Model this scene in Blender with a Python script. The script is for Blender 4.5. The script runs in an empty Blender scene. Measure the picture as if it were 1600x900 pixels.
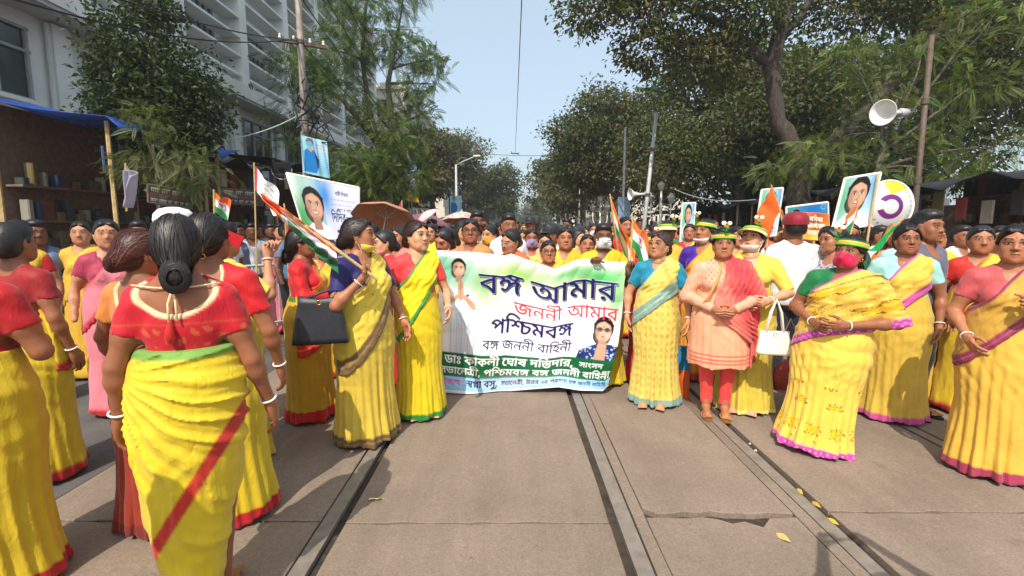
import bpy, math, random
import numpy as np
from mathutils import Vector, Matrix

# ------------------------------------------------------------------ camera, sky, sun, exposure
scene = bpy.context.scene
COL = scene.collection
PI = math.pi
CAM_H = 1.545
PITCH = math.radians(6.98)
FOC = 760.0            # focal length in photograph pixels (photograph 1600 wide)
cam_data = bpy.data.cameras.new('camera')
cam_data.sensor_width = 36.0
cam_data.lens = 36.0 * FOC / 1600.0
cam_data.clip_start = 0.05
cam_data.clip_end = 3000
cam = bpy.data.objects.new('camera', cam_data)
COL.objects.link(cam)
cam.location = (0, 0, CAM_H)
cam.rotation_euler = (PI / 2 - PITCH, 0, 0)
scene.camera = cam

SUN_ELEV = math.radians(50)
SUN_FROM = math.radians(196)     # compass bearing of the sun from +Y, clockwise: behind the camera, a little to its left
world = bpy.data.worlds.new('World')
scene.world = world
world.use_nodes = True
wn = world.node_tree
wn.nodes.clear()
w_out = wn.nodes.new('ShaderNodeOutputWorld')
w_bg = wn.nodes.new('ShaderNodeBackground')
w_sky = wn.nodes.new('ShaderNodeTexSky')
w_sky.sky_type = 'NISHITA'
w_sky.sun_disc = False
w_sky.sun_elevation = SUN_ELEV
w_sky.sun_rotation = SUN_FROM
w_sky.altitude = 10
w_sky.air_density = 1.0
w_sky.dust_density = 3.2
w_sky.ozone_density = 2.0
w_bg.inputs['Strength'].default_value = 0.11
w_haze = wn.nodes.new('ShaderNodeVectorMath'); w_haze.operation = 'ADD'      # even white haze over the whole sky
w_haze.inputs[1].default_value = (3.6, 4.25, 4.45)
wn.links.new(w_sky.outputs[0], w_haze.inputs[0])
wn.links.new(w_haze.outputs[0], w_bg.inputs['Color'])
wn.links.new(w_bg.outputs[0], w_out.inputs['Surface'])

sun_data = bpy.data.lights.new('sun', 'SUN')
sun_data.energy = 4.9
sun_data.angle = math.radians(0.53)
sun_data.color = (1.0, 0.94, 0.84)
sun = bpy.data.objects.new('sun', sun_data)
COL.objects.link(sun)
sx_, sy_ = math.sin(SUN_FROM), math.cos(SUN_FROM)
sdir = Vector((sx_ * math.cos(SUN_ELEV), sy_ * math.cos(SUN_ELEV), math.sin(SUN_ELEV)))
sun.location = sdir * 60
sun.rotation_euler = sdir.to_track_quat('Z', 'Y').to_euler()

scene.view_settings.view_transform = 'Standard'
scene.view_settings.look = 'None'
scene.view_settings.exposure = 0.06
scene.view_settings.gamma = 1.0
scene.view_settings.use_curve_mapping = False
scene.cycles.max_bounces = 6
scene.cycles.diffuse_bounces = 3
scene.cycles.transparent_max_bounces = 8

rnd = random.Random(7)
NR = np.random.RandomState(11)

def at(px, py, Y):
    """the place Y metres down the road that the photograph shows at pixel px, py"""
    a = (px - 800) / FOC
    b = (450 - py) / FOC
    dy = math.cos(PITCH) + b * math.sin(PITCH)
    dz = -math.sin(PITCH) + b * math.cos(PITCH)
    return Vector((a * Y / dy, Y, CAM_H + dz * Y / dy))

# ------------------------------------------------------------------ helpers
def lin(r, g, b):
    f = lambda c: c / 12.92 if c <= 0.04045 else ((c + 0.055) / 1.055) ** 2.4
    return (f(r / 255), f(g / 255), f(b / 255))

def tag(o, label=None, cat=None, group=None, kind=None):
    if label: o['label'] = label
    if cat: o['category'] = cat
    if group: o['group'] = group
    if kind: o['kind'] = kind
    return o

def thing(name, label, cat, loc=(0, 0, 0), rotz=0.0, group=None, scale=1.0):
    o = bpy.data.objects.new(name, None)
    COL.objects.link(o)
    o.empty_display_size = 0.2
    o.location = loc
    o.rotation_euler = (0, 0, rotz)
    o.scale = (scale,) * 3
    return tag(o, label, cat, group)

def mesh_np(name, V, F, mat, parent=None, colors=None, smooth=True):
    """one mesh object out of numpy vertices and faces (all of the same number of corners)"""
    me = bpy.data.meshes.new(name)
    V = np.asarray(V, np.float32)
    F = np.asarray(F, np.int32)
    n, k = F.shape
    me.vertices.add(len(V))
    me.vertices.foreach_set('co', V.ravel())
    me.loops.add(n * k)
    me.loops.foreach_set('vertex_index', F.ravel())
    me.polygons.add(n)
    me.polygons.foreach_set('loop_start', np.arange(0, n * k, k, dtype=np.int32))
    me.polygons.foreach_set('loop_total', np.full(n, k, np.int32))
    me.polygons.foreach_set('use_smooth', np.full(n, bool(smooth)))
    me.update(calc_edges=True)
    if colors is not None:
        c = np.ones((len(V), 4), np.float32)
        c[:, :3] = colors
        at_ = me.color_attributes.new('Col', 'FLOAT_COLOR', 'POINT')
        at_.data.foreach_set('color', c.ravel())
    me.materials.append(mat)
    o = bpy.data.objects.new(name, me)
    COL.objects.link(o)
    if parent is not None: o.parent = parent
    return o

class MB:
    """collects boxes, tubes and rings; build() links them as ONE mesh object"""
    def __init__(s):
        s.v = []; s.f = []
    def add(s, vs, fs):
        n = len(s.v)
        s.v += [tuple(p) for p in vs]
        s.f += [tuple(i + n for i in f) for f in fs]
        return s
    def box(s, c, d, rz=0.0, rx=0.0):
        m = Matrix.Rotation(rz, 3, 'Z') @ Matrix.Rotation(rx, 3, 'X')
        vs = [Vector(c) + m @ Vector((x * d[0] / 2, y * d[1] / 2, z * d[2] / 2)) for x in (-1, 1) for y in (-1, 1) for z in (-1, 1)]
        return s.add(vs, [(0, 1, 3, 2), (4, 6, 7, 5), (0, 4, 5, 1), (2, 3, 7, 6), (0, 2, 6, 4), (1, 5, 7, 3)])
    def bevbox(s, c, d, b=0.01):
        # box with chamfered vertical edges
        x, y, z = d[0] / 2, d[1] / 2, d[2] / 2
        ring = [(x - b, -y), (x, -y + b), (x, y - b), (x - b, y), (-x + b, y), (-x, y - b), (-x, -y + b), (-x + b, -y)]
        vs = [(c[0] + p[0], c[1] + p[1], c[2] - z) for p in ring] + [(c[0] + p[0], c[1] + p[1], c[2] + z) for p in ring]
        fs = [(i, (i + 1) % 8, 8 + (i + 1) % 8, 8 + i) for i in range(8)] + [tuple(range(7, -1, -1)), tuple(range(8, 16))]
        return s.add(vs, fs)
    def tube(s, pts, r, n=8, caps=True):
        pts = [Vector(p) for p in pts]
        rs = r if isinstance(r, (list, tuple)) else [r] * len(pts)
        base = len(s.v); up = Vector((0.13, 0.31, 0.94)).normalized()
        prev = None
        for i, p in enumerate(pts):
            d = (pts[min(i + 1, len(pts) - 1)] - pts[max(i - 1, 0)])
            if d.length < 1e-9: d = Vector((0, 0, 1))
            d.normalize()
            a = d.cross(up) if prev is None else prev - d * prev.dot(d)
            if a.length < 1e-4: a = d.cross(Vector((1, 0, 0)))
            a.normalize(); prev = a
            b = d.cross(a)
            for k in range(n):
                t = 2 * PI * k / n
                s.v.append(tuple(p + (a * math.cos(t) + b * math.sin(t)) * rs[i]))
        for i in range(len(pts) - 1):
            for k in range(n):
                k2 = (k + 1) % n
                s.f.append((base + i * n + k, base + i * n + k2, base + (i + 1) * n + k2, base + (i + 1) * n + k))
        if caps:
            s.f.append(tuple(base + k for k in range(n - 1, -1, -1)))
            e = base + (len(pts) - 1) * n
            s.f.append(tuple(e + k for k in range(n)))
        return s
    def lathe(s, prof, c=(0, 0, 0), n=16, axis='Z', sx=1.0, sy=1.0):
        base = len(s.v)
        for r, z in prof:
            for k in range(n):
                t = 2 * PI * k / n
                p = (r * math.cos(t) * sx, r * math.sin(t) * sy, z)
                if axis == 'Y': p = (p[0], p[2], p[1])
                if axis == 'X': p = (p[2], p[0], p[1])
                s.v.append((p[0] + c[0], p[1] + c[1], p[2] + c[2]))
        for i in range(len(prof) - 1):
            for k in range(n):
                k2 = (k + 1) % n
                s.f.append((base + i * n + k, base + i * n + k2, base + (i + 1) * n + k2, base + (i + 1) * n + k))
        return s
    def prism(s, poly, z0, z1):
        n = len(poly)
        vs = [(x, y, z0) for x, y in poly] + [(x, y, z1) for x, y in poly]
        fs = [(i, (i + 1) % n, n + (i + 1) % n, n + i) for i in range(n)] + [tuple(range(n - 1, -1, -1)), tuple(range(n, 2 * n))]
        return s.add(vs, fs)
    def torus(s, c, R, r, n=24, m=8, axis='Z', sx=1.0, sy=1.0, a0=0.0, a1=2 * PI):
        base = len(s.v); full = abs(a1 - a0 - 2 * PI) < 1e-6
        N = n if full else n + 1
        for i in range(N):
            t = a0 + (a1 - a0) * i / n
            for k in range(m):
                q = 2 * PI * k / m
                p = ((R + r * math.cos(q)) * math.cos(t) * sx, (R + r * math.cos(q)) * math.sin(t) * sy, r * math.sin(q))
                if axis == 'Y': p = (p[0], p[2], p[1])
                if axis == 'X': p = (p[2], p[0], p[1])
                s.v.append((p[0] + c[0], p[1] + c[1], p[2] + c[2]))
        for i in range(n):
            i2 = (i + 1) % N
            for k in range(m):
                k2 = (k + 1) % m
                s.f.append((base + i * m + k, base + i2 * m + k, base + i2 * m + k2, base + i * m + k2))
        return s
    def xform(s, M):
        s.v = [tuple(M @ Vector(p)) for p in s.v]
        return s
    def build(s, name, mat, parent=None, smooth=False, color=None):
        me = bpy.data.meshes.new(name)
        me.from_pydata(s.v, [], s.f)
        me.update()
        if smooth: me.polygons.foreach_set('use_smooth', np.full(len(me.polygons), True))
        if color is not None:
            c = np.ones((len(s.v), 4), np.float32); c[:, :3] = color
            at_ = me.color_attributes.new('Col', 'FLOAT_COLOR', 'POINT')
            at_.data.foreach_set('color', c.ravel())
        me.materials.append(mat)
        o = bpy.data.objects.new(name, me)
        COL.objects.link(o)
        if parent is not None: o.parent = parent
        return o

def child_copy(o, parent, loc=None):
    c = o.copy(); COL.objects.link(c); c.parent = parent
    if loc is not None: c.location = loc
    return c

def copy_tree(o, parent=None):
    c = o.copy(); COL.objects.link(c); c.parent = parent
    for ch in list(o.children): copy_tree(ch, c)
    return c

# ------------------------------------------------------------------ materials
def nt(name):
    m = bpy.data.materials.new(name); m.use_nodes = True
    n = m.node_tree; n.nodes.clear()
    out = n.nodes.new('ShaderNodeOutputMaterial')
    b = n.nodes.new('ShaderNodeBsdfPrincipled')
    n.links.new(b.outputs[0], out.inputs['Surface'])
    return m, n, b, out

def noise(n, scale, detail=4, rough=0.55, vec=None, dist=0.0):
    t = n.nodes.new('ShaderNodeTexNoise')
    t.inputs['Scale'].default_value = scale
    t.inputs['Detail'].default_value = detail
    t.inputs['Roughness'].default_value = rough
    t.inputs['Distortion'].default_value = dist
    if vec is not None: n.links.new(vec, t.inputs['Vector'])
    return t.outputs['Fac']

def ramp(n, fac, lo, hi, c0, c1):
    r = n.nodes.new('ShaderNodeMapRange'); r.clamp = True
    n.links.new(fac, r.inputs[0])
    r.inputs[1].default_value = lo; r.inputs[2].default_value = hi
    m = n.nodes.new('ShaderNodeMix'); m.data_type = 'RGBA'
    n.links.new(r.outputs[0], m.inputs[0])
    for sock, c in ((m.inputs[6], c0), (m.inputs[7], c1)):
        if isinstance(c, tuple): sock.default_value = (*c[:3], 1)
        else: n.links.new(c, sock)
    return m.outputs[2]

def mul(n, c, fac, lo, hi):
    """multiply a colour by a value that follows fac between lo and hi"""
    r = n.nodes.new('ShaderNodeMapRange')
    n.links.new(fac, r.inputs[0])
    r.inputs[1].default_value = 0.3; r.inputs[2].default_value = 0.7
    r.inputs[3].default_value = lo; r.inputs[4].default_value = hi
    v = n.nodes.new('ShaderNodeVectorMath'); v.operation = 'SCALE'
    if isinstance(c, tuple): v.inputs[0].default_value = c[:3]
    else: n.links.new(c, v.inputs[0])
    n.links.new(r.outputs[0], v.inputs['Scale'])
    return v.outputs[0]

def bump(n, b, fac, strength, dist=0.01):
    q = n.nodes.new('ShaderNodeBump')
    q.inputs['Strength'].default_value = strength
    q.inputs['Distance'].default_value = dist
    n.links.new(fac, q.inputs['Height'])
    n.links.new(q.outputs[0], b.inputs['Normal'])

def objco(n, scale=(1, 1, 1)):
    t = n.nodes.new('ShaderNodeTexCoord')
    m = n.nodes.new('ShaderNodeMapping')
    m.inputs['Scale'].default_value = scale
    n.links.new(t.outputs['Object'], m.inputs[0])
    return m.outputs[0]

def attr(n):
    a = n.nodes.new('ShaderNodeAttribute'); a.attribute_name = 'Col'
    return a.outputs['Color']

def plain(name, c, rough=0.6, metal=0.0, nscale=8.0, var=0.12, bmp=0.15, spec=0.5):
    m, n, b, o = nt(name)
    v = objco(n)
    f = noise(n, nscale, 5, vec=v)
    n.links.new(mul(n, c, f, 1 - var, 1 + var), b.inputs['Base Color'])
    b.inputs['Roughness'].default_value = rough
    b.inputs['Metallic'].default_value = metal
    b.inputs['Specular IOR Level'].default_value = spec
    if bmp: bump(n, b, noise(n, nscale * 6, 4, vec=v), bmp, 0.004)
    return m

def m_cloth():
    m, n, b, o = nt('cloth')
    v = objco(n)
    f = noise(n, 9, 4, vec=v)
    hv = n.nodes.new('ShaderNodeHueSaturation'); oi = n.nodes.new('ShaderNodeObjectInfo')
    for lo_, hi_, sock in ((.4965, .5045, 'Hue'), (.84, 1.1, 'Value')):
        r_ = n.nodes.new('ShaderNodeMapRange'); r_.inputs[3].default_value = lo_; r_.inputs[4].default_value = hi_
        n.links.new(oi.outputs['Random'], r_.inputs[0]); n.links.new(r_.outputs[0], hv.inputs[sock])
    n.links.new(mul(n, attr(n), f, 0.9, 1.08), hv.inputs['Color'])
    n.links.new(hv.outputs[0], b.inputs['Base Color'])
    b.inputs['Roughness'].default_value = 0.62
    b.inputs['Specular IOR Level'].default_value = 0.35
    b.inputs['Sheen Weight'].default_value = 0.15
    v2 = objco(n, (12, 12, 4.5))
    s = n.nodes.new('ShaderNodeMath'); s.operation = 'MULTIPLY_ADD'
    n.links.new(noise(n, 7.5, 3, vec=v2, dist=0.8), s.inputs[0]); s.inputs[1].default_value = 0.12
    n.links.new(noise(n, 1.6, 3, vec=v2, dist=1.2), s.inputs[2])
    bump(n, b, s.outputs[0], 0.5, 0.012)
    return m

def m_print(name='printed_sheet', rough=0.45, trans=0.0):
    m, n, b, o = nt(name)
    v = objco(n)
    n.links.new(mul(n, attr(n), noise(n, 5, 3, vec=v), 0.95, 1.04), b.inputs['Base Color'])
    b.inputs['Roughness'].default_value = rough
    b.inputs['Specular IOR Level'].default_value = 0.3
    bump(n, b, noise(n, 4.0, 4, vec=v, dist=1.0), 0.25, 0.02)
    return m

def m_skin():
    m, n, b, o = nt('skin')
    v = objco(n)
    c1 = mul(n, attr(n), noise(n, 9, 4, vec=v), 0.88, 1.08)
    n.links.new(mul(n, c1, noise(n, 70, 3, vec=v), 0.93, 1.05), b.inputs['Base Color'])
    b.inputs['Roughness'].default_value = 0.48
    b.inputs['Specular IOR Level'].default_value = 0.4
    bump(n, b, noise(n, 160, 3, vec=v), 0.12, 0.002)
    return m

def m_hair():
    m, n, b, o = nt('hair')
    v = objco(n, (1, .3, 0.4))
    f = noise(n, 210, 3, vec=v, dist=0.3)
    n.links.new(mul(n, attr(n), f, 0.6, 1.4), b.inputs['Base Color'])
    b.inputs['Roughness'].default_value = 0.46
    b.inputs['Specular IOR Level'].default_value = 0.5
    bump(n, b, f, 0.35, 0.0025)
    return m

def m_leaf():
    m, n, b, o = nt('leaf')
    a = attr(n)
    n.links.new(a, b.inputs['Base Color'])
    b.inputs['Roughness'].default_value = 0.5
    b.inputs['Specular IOR Level'].default_value = 0.35
    t = n.nodes.new('ShaderNodeBsdfTranslucent')
    g = n.nodes.new('ShaderNodeVectorMath'); g.operation = 'MULTIPLY'
    n.links.new(a, g.inputs[0]); g.inputs[1].default_value = (1.3, 1.5, 0.6)
    n.links.new(g.outputs[0], t.inputs[0])
    mx = n.nodes.new('ShaderNodeMixShader'); mx.inputs[0].default_value = 0.3
    n.links.new(b.outputs[0], mx.inputs[1]); n.links.new(t.outputs[0], mx.inputs[2])
    n.links.new(mx.outputs[0], o.inputs['Surface'])
    return m

def m_bark(name, c):
    m, n, b, o = nt(name)
    v = objco(n, (1, 1, 0.3))
    f = noise(n, 14, 6, 0.65, vec=v, dist=0.4)
    n.links.new(ramp(n, f, 0.3, 0.7, tuple(x * 0.45 for x in c), tuple(x * 1.35 for x in c)), b.inputs['Base Color'])
    b.inputs['Roughness'].default_value = 0.9
    bump(n, b, f, 0.8, 0.05)
    return m

def m_concrete(name, c, c2, scale=1.0, rough=0.88):
    m, n, b, o = nt(name)
    t = n.nodes.new('ShaderNodeTexCoord')
    g = n.nodes.new('ShaderNodeNewGeometry')
    big = noise(n, 0.9 * scale, 6, 0.6, vec=g.outputs['Position'], dist=0.4)
    fine = noise(n, 90 * scale, 5, 0.7, vec=g.outputs['Position'])
    mp = n.nodes.new('ShaderNodeMapping'); mp.inputs['Scale'].default_value = (7, 0.5, 1)
    n.links.new(g.outputs['Position'], mp.inputs[0])
    streak = noise(n, 1.1, 6, 0.65, vec=mp.outputs[0], dist=0.3)
    base = ramp(n, big, 0.3, 0.7, c, c2)
    base = mul(n, base, streak, 0.91, 1.07)
    base = mul(n, base, noise(n, 3.1 * scale, 5, 0.6, vec=g.outputs['Position']), 0.90, 1.08)
    base = mul(n, base, noise(n, 34 * scale, 4, 0.75, vec=g.outputs['Position']), 0.84, 1.14)
    base = mul(n, base, fine, 0.72, 1.24)
    st_ = n.nodes.new('ShaderNodeMapRange'); st_.inputs[1].default_value = .60; st_.inputs[2].default_value = .70
    st_.inputs[3].default_value = 1.0; st_.inputs[4].default_value = 0.74
    n.links.new(noise(n, 2.3, 7, 0.7, vec=g.outputs['Position'], dist=0.6), st_.inputs[0])
    sv = n.nodes.new('ShaderNodeVectorMath'); sv.operation = 'SCALE'
    n.links.new(base, sv.inputs[0]); n.links.new(st_.outputs[0], sv.inputs['Scale']); base = sv.outputs[0]
    sp = n.nodes.new('ShaderNodeTexVoronoi'); sp.inputs['Scale'].default_value = 7.0
    n.links.new(g.outputs['Position'], sp.inputs['Vector'])
    sr = n.nodes.new('ShaderNodeMapRange'); sr.inputs[1].default_value = 0.02; sr.inputs[2].default_value = 0.075
    sr.inputs[3].default_value = 0.62; sr.inputs[4].default_value = 1.0
    n.links.new(sp.outputs['Distance'], sr.inputs[0])
    vm = n.nodes.new('ShaderNodeVectorMath'); vm.operation = 'SCALE'
    n.links.new(base, vm.inputs[0]); n.links.new(sr.outputs[0], vm.inputs['Scale'])
    n.links.new(vm.outputs[0], b.inputs['Base Color'])
    b.inputs['Roughness'].default_value = rough
    s = n.nodes.new('ShaderNodeMath'); s.operation = 'MULTIPLY_ADD'
    n.links.new(fine, s.inputs[0]); s.inputs[1].default_value = 0.25
    n.links.new(noise(n, 22, 5, 0.7, vec=g.outputs['Position']), s.inputs[2])
    bump(n, b, s.outputs[0], 0.5, 0.006)
    return m

M = dict(
    cloth=m_cloth(), print=m_print(), skin=m_skin(), hair=m_hair(), leaf=m_leaf(),
    bark=m_bark('bark', (0.14, 0.11, 0.085)), bark_dark=m_bark('bark_dark', (0.075, 0.055, 0.045)),
    road=m_concrete('road_concrete', (0.190, 0.142, 0.104), (0.258, 0.196, 0.146)),
    asphalt=m_concrete('asphalt', (0.075, 0.070, 0.066), (0.115, 0.105, 0.097), 1.4),
    earth=m_concrete('packed_earth', (0.05, 0.042, 0.035), (0.085, 0.07, 0.057), 1.0),
    rail=plain('rail_steel', (0.200, 0.170, 0.140), 0.55, 0.0, 12, 0.22),
    rust=plain('groove_grime', (0.045, 0.032, 0.022), 0.9, 0, 18, 0.5),
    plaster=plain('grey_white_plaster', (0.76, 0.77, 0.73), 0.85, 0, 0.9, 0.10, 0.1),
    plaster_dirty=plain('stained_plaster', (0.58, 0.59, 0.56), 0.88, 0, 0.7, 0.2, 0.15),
    cream=plain('cream_plaster', (0.66, 0.60, 0.48), 0.85, 0, 0.6, 0.15, 0.1),
    glass=plain('dark_window_glass', (0.03, 0.035, 0.04), 0.12, 0, 3, 0.3, 0.0, 0.6),
    pole=plain('weathered_pole', (0.30, 0.25, 0.21), 0.7, 0.1, 5, 0.45, 0.3),
    frame=plain('window_frame', (0.30, 0.31, 0.30), 0.6),
    dark=plain('dark_tarpaulin', (0.022, 0.023, 0.030), 0.75, 0, 3, 0.35),
    blue=plain('blue_tarpaulin', (0.012, 0.055, 0.30), 0.5, 0, 3, 0.2, 0.3),
    metal=plain('painted_grey_metal', (0.45, 0.47, 0.46), 0.5, 0.1, 14, 0.15),
    white_metal=plain('white_enamelled_metal', (0.78, 0.78, 0.74), 0.4, 0.0, 10, 0.08),
    black=plain('black_plastic', (0.012, 0.012, 0.014), 0.4, 0, 20, 0.2),
    leather=plain('black_leather', (0.02, 0.022, 0.028), 0.42, 0, 30, 0.2, 0.4),
    cream_leather=plain('cream_leather', (0.80, 0.76, 0.60), 0.4, 0, 30, 0.05, 0.2),
    bamboo=plain('bamboo', (0.52, 0.36, 0.15), 0.55, 0, 30, 0.25, 0.3),
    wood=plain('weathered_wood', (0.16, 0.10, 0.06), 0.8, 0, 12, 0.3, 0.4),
    gold=plain('gold', (0.75, 0.48, 0.14), 0.3, 0.9, 20, 0.1),
    shell=plain('white_bangle', (0.85, 0.82, 0.74), 0.35, 0, 20, 0.05, 0.0),
    redplastic=plain('red_plastic', (0.55, 0.012, 0.02), 0.35, 0, 20, 0.05, 0.0),
    lamp=plain('frosted_lamp_glass', (0.72, 0.72, 0.66), 0.3, 0, 10, 0.05, 0.0),
    iron=plain('rusty_iron', (0.12, 0.085, 0.06), 0.7, 0.3, 25, 0.3),
)
# ------------------------------------------------------------------ smooth shapes: distance fields turned into meshes
def smin(a, b, k):
    h = np.maximum(k - np.abs(a - b), 0) / k
    return np.minimum(a, b) - h * h * k * 0.25

class Field:
    def __init__(s, lo, hi, h, base=None):
        s.h = h
        if base is not None:
            s.lo, s.x, s.y, s.z, s.F = base.lo, base.x, base.y, base.z, base.F.copy(); return
        s.lo = np.array(lo, np.float32)
        n = [int(math.ceil((b - a) / h)) + 1 for a, b in zip(lo, hi)]
        s.x = (lo[0] + h * np.arange(n[0], dtype=np.float32))[:, None, None]
        s.y = (lo[1] + h * np.arange(n[1], dtype=np.float32))[None, :, None]
        s.z = (lo[2] + h * np.arange(n[2], dtype=np.float32))[None, None, :]
        s.F = np.full(n, 1.0, np.float32)
    def copy(s): return Field(0, 0, s.h, s)
    def blank(s):
        f = s.copy(); f.F[:] = 1.0; return f
    def sl(s, bmin, bmax):
        r = []
        for a, q, w in zip((s.x.ravel(), s.y.ravel(), s.z.ravel()), bmin, bmax):
            i0 = int(np.searchsorted(a, q)); i1 = int(np.searchsorted(a, w))
            r.append(slice(max(0, i0 - 1), min(len(a), i1 + 1)))
        return tuple(r)
    def _xyz(s, sl):
        return s.x[sl[0]], s.y[:, sl[1]], s.z[:, :, sl[2]]
    def _put(s, sl, d, k, op):
        A = s.F[sl]
        if A.size == 0: return
        if op == 'add': s.F[sl] = smin(A, d, k)
        elif op == 'sub': s.F[sl] = -smin(-A, d, k)
    def ell(s, c, r, k=0.03, op='add', m=0.07):
        c = np.array(c, float); r = np.array(r, float)
        sl = s.sl(c - r - m, c + r + m); X, Y, Z = s._xyz(sl)
        if 0 in s.F[sl].shape: return s
        a, b, q = (X - c[0]), (Y - c[1]), (Z - c[2])
        k0 = np.sqrt((a / r[0]) ** 2 + (b / r[1]) ** 2 + (q / r[2]) ** 2)
        k1 = np.sqrt((a / r[0] ** 2) ** 2 + (b / r[1] ** 2) ** 2 + (q / r[2] ** 2) ** 2) + 1e-6
        s._put(sl, k0 * (k0 - 1) / k1, k, op); return s
    def cap(s, a, b, ra, rb=None, k=0.03, op='add', m=0.07):
        rb = ra if rb is None else rb
        a = np.array(a, float); b = np.array(b, float); R = max(ra, rb)
        sl = s.sl(np.minimum(a, b) - R - m, np.maximum(a, b) + R + m); X, Y, Z = s._xyz(sl)
        if 0 in s.F[sl].shape: return s
        d = b - a; L = float((d ** 2).sum()) + 1e-9
        t = np.clip(((X - a[0]) * d[0] + (Y - a[1]) * d[1] + (Z - a[2]) * d[2]) / L, 0, 1)
        dist = np.sqrt((X - a[0] - t * d[0]) ** 2 + (Y - a[1] - t * d[1]) ** 2 + (Z - a[2] - t * d[2]) ** 2) - (ra + (rb - ra) * t)
        s._put(sl, dist, k, op); return s
    def fn(s, f, k=0.02, op='add'):
        d = f(s.x, s.y, s.z)
        if op == 'add': s.F = smin(s.F, d, k)
        elif op == 'and': s.F = -smin(-s.F, -d, k)
        return s
    def mesh(s):
        F = s.F.copy()
        # close at the grid's faces
        F[0] = F[-1] = 1; F[:, 0] = F[:, -1] = 1; F[:, :, 0] = F[:, :, -1] = 1
        S = F < 0
        cnt = np.zeros(tuple(n - 1 for n in F.shape), np.int8)
        for i in (0, 1):
            for j in (0, 1):
                for k in (0, 1):
                    cnt += S[i:F.shape[0] - 1 + i, j:F.shape[1] - 1 + j, k:F.shape[2] - 1 + k]
        I = np.argwhere((cnt > 0) & (cnt < 8))
        if len(I) == 0: return np.zeros((0, 3)), np.zeros((0, 4), int)
        vid = np.full(cnt.shape, -1, np.int32)
        vid[I[:, 0], I[:, 1], I[:, 2]] = np.arange(len(I))
        acc = np.zeros((len(I), 3), np.float32); num = np.zeros(len(I), np.float32)
        co = [(i, j, k) for i in (0, 1) for j in (0, 1) for k in (0, 1)]
        vals = {c: F[I[:, 0] + c[0], I[:, 1] + c[1], I[:, 2] + c[2]] for c in co}
        for c in co:
            for ax in range(3):
                if c[ax]: continue
                d = list(c); d[ax] = 1; d = tuple(d)
                f0, f1 = vals[c], vals[d]
                mk = (f0 < 0) != (f1 < 0)
                t = np.where(mk, f0 / np.where(mk, f0 - f1, 1), 0)
                for q in range(3):
                    acc[:, q] += np.where(mk, c[q] + (t if q == ax else 0), 0)
                num += mk
        V = s.lo + (I + acc / num[:, None]) * s.h
        Q = []
        for ax in range(3):
            a = [slice(None)] * 3; b = [slice(None)] * 3
            a[ax] = slice(0, -1); b[ax] = slice(1, None)
            S0, S1 = S[tuple(a)], S[tuple(b)]
            E = np.argwhere(S0 != S1)
            u, v = [(1, 2), (2, 0), (0, 1)][ax]
            E = E[(E[:, u] > 0) & (E[:, v] > 0) & (E[:, u] < F.shape[u] - 1) & (E[:, v] < F.shape[v] - 1)]
            ins = S0[E[:, 0], E[:, 1], E[:, 2]]
            def g(du, dv):
                k = E.copy(); k[:, u] += du; k[:, v] += dv
                return vid[k[:, 0], k[:, 1], k[:, 2]]
            q = np.stack([g(-1, -1), g(0, -1), g(0, 0), g(-1, 0)], 1)
            q[~ins] = q[~ins][:, ::-1]
            Q.append(q)
        return V, np.concatenate(Q)

def join(parts):
    Vs, Fs, Cs, n = [], [], [], 0
    for V, F, C in parts:
        if len(V) == 0: continue
        Vs.append(V); Fs.append(F + n); Cs.append(np.broadcast_to(np.asarray(C, np.float32), (len(V), 3))); n += len(V)
    return np.concatenate(Vs), np.concatenate(Fs), np.concatenate(Cs)

def wob(x, y, z, s=0.0):
    """soft pseudo noise between about -1 and 1"""
    return (np.sin(5.1 * x + 3.7 * z + 1.3 + s) + np.sin(7.3 * y - 4.1 * z + 2.1 * s) + np.sin(11.7 * z + 6.1 * x - 5.3 * y + 0.7 * s) +
            0.6 * np.sin(19 * x - 13 * y + 17 * z + 3 * s)) / 3.2

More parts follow.
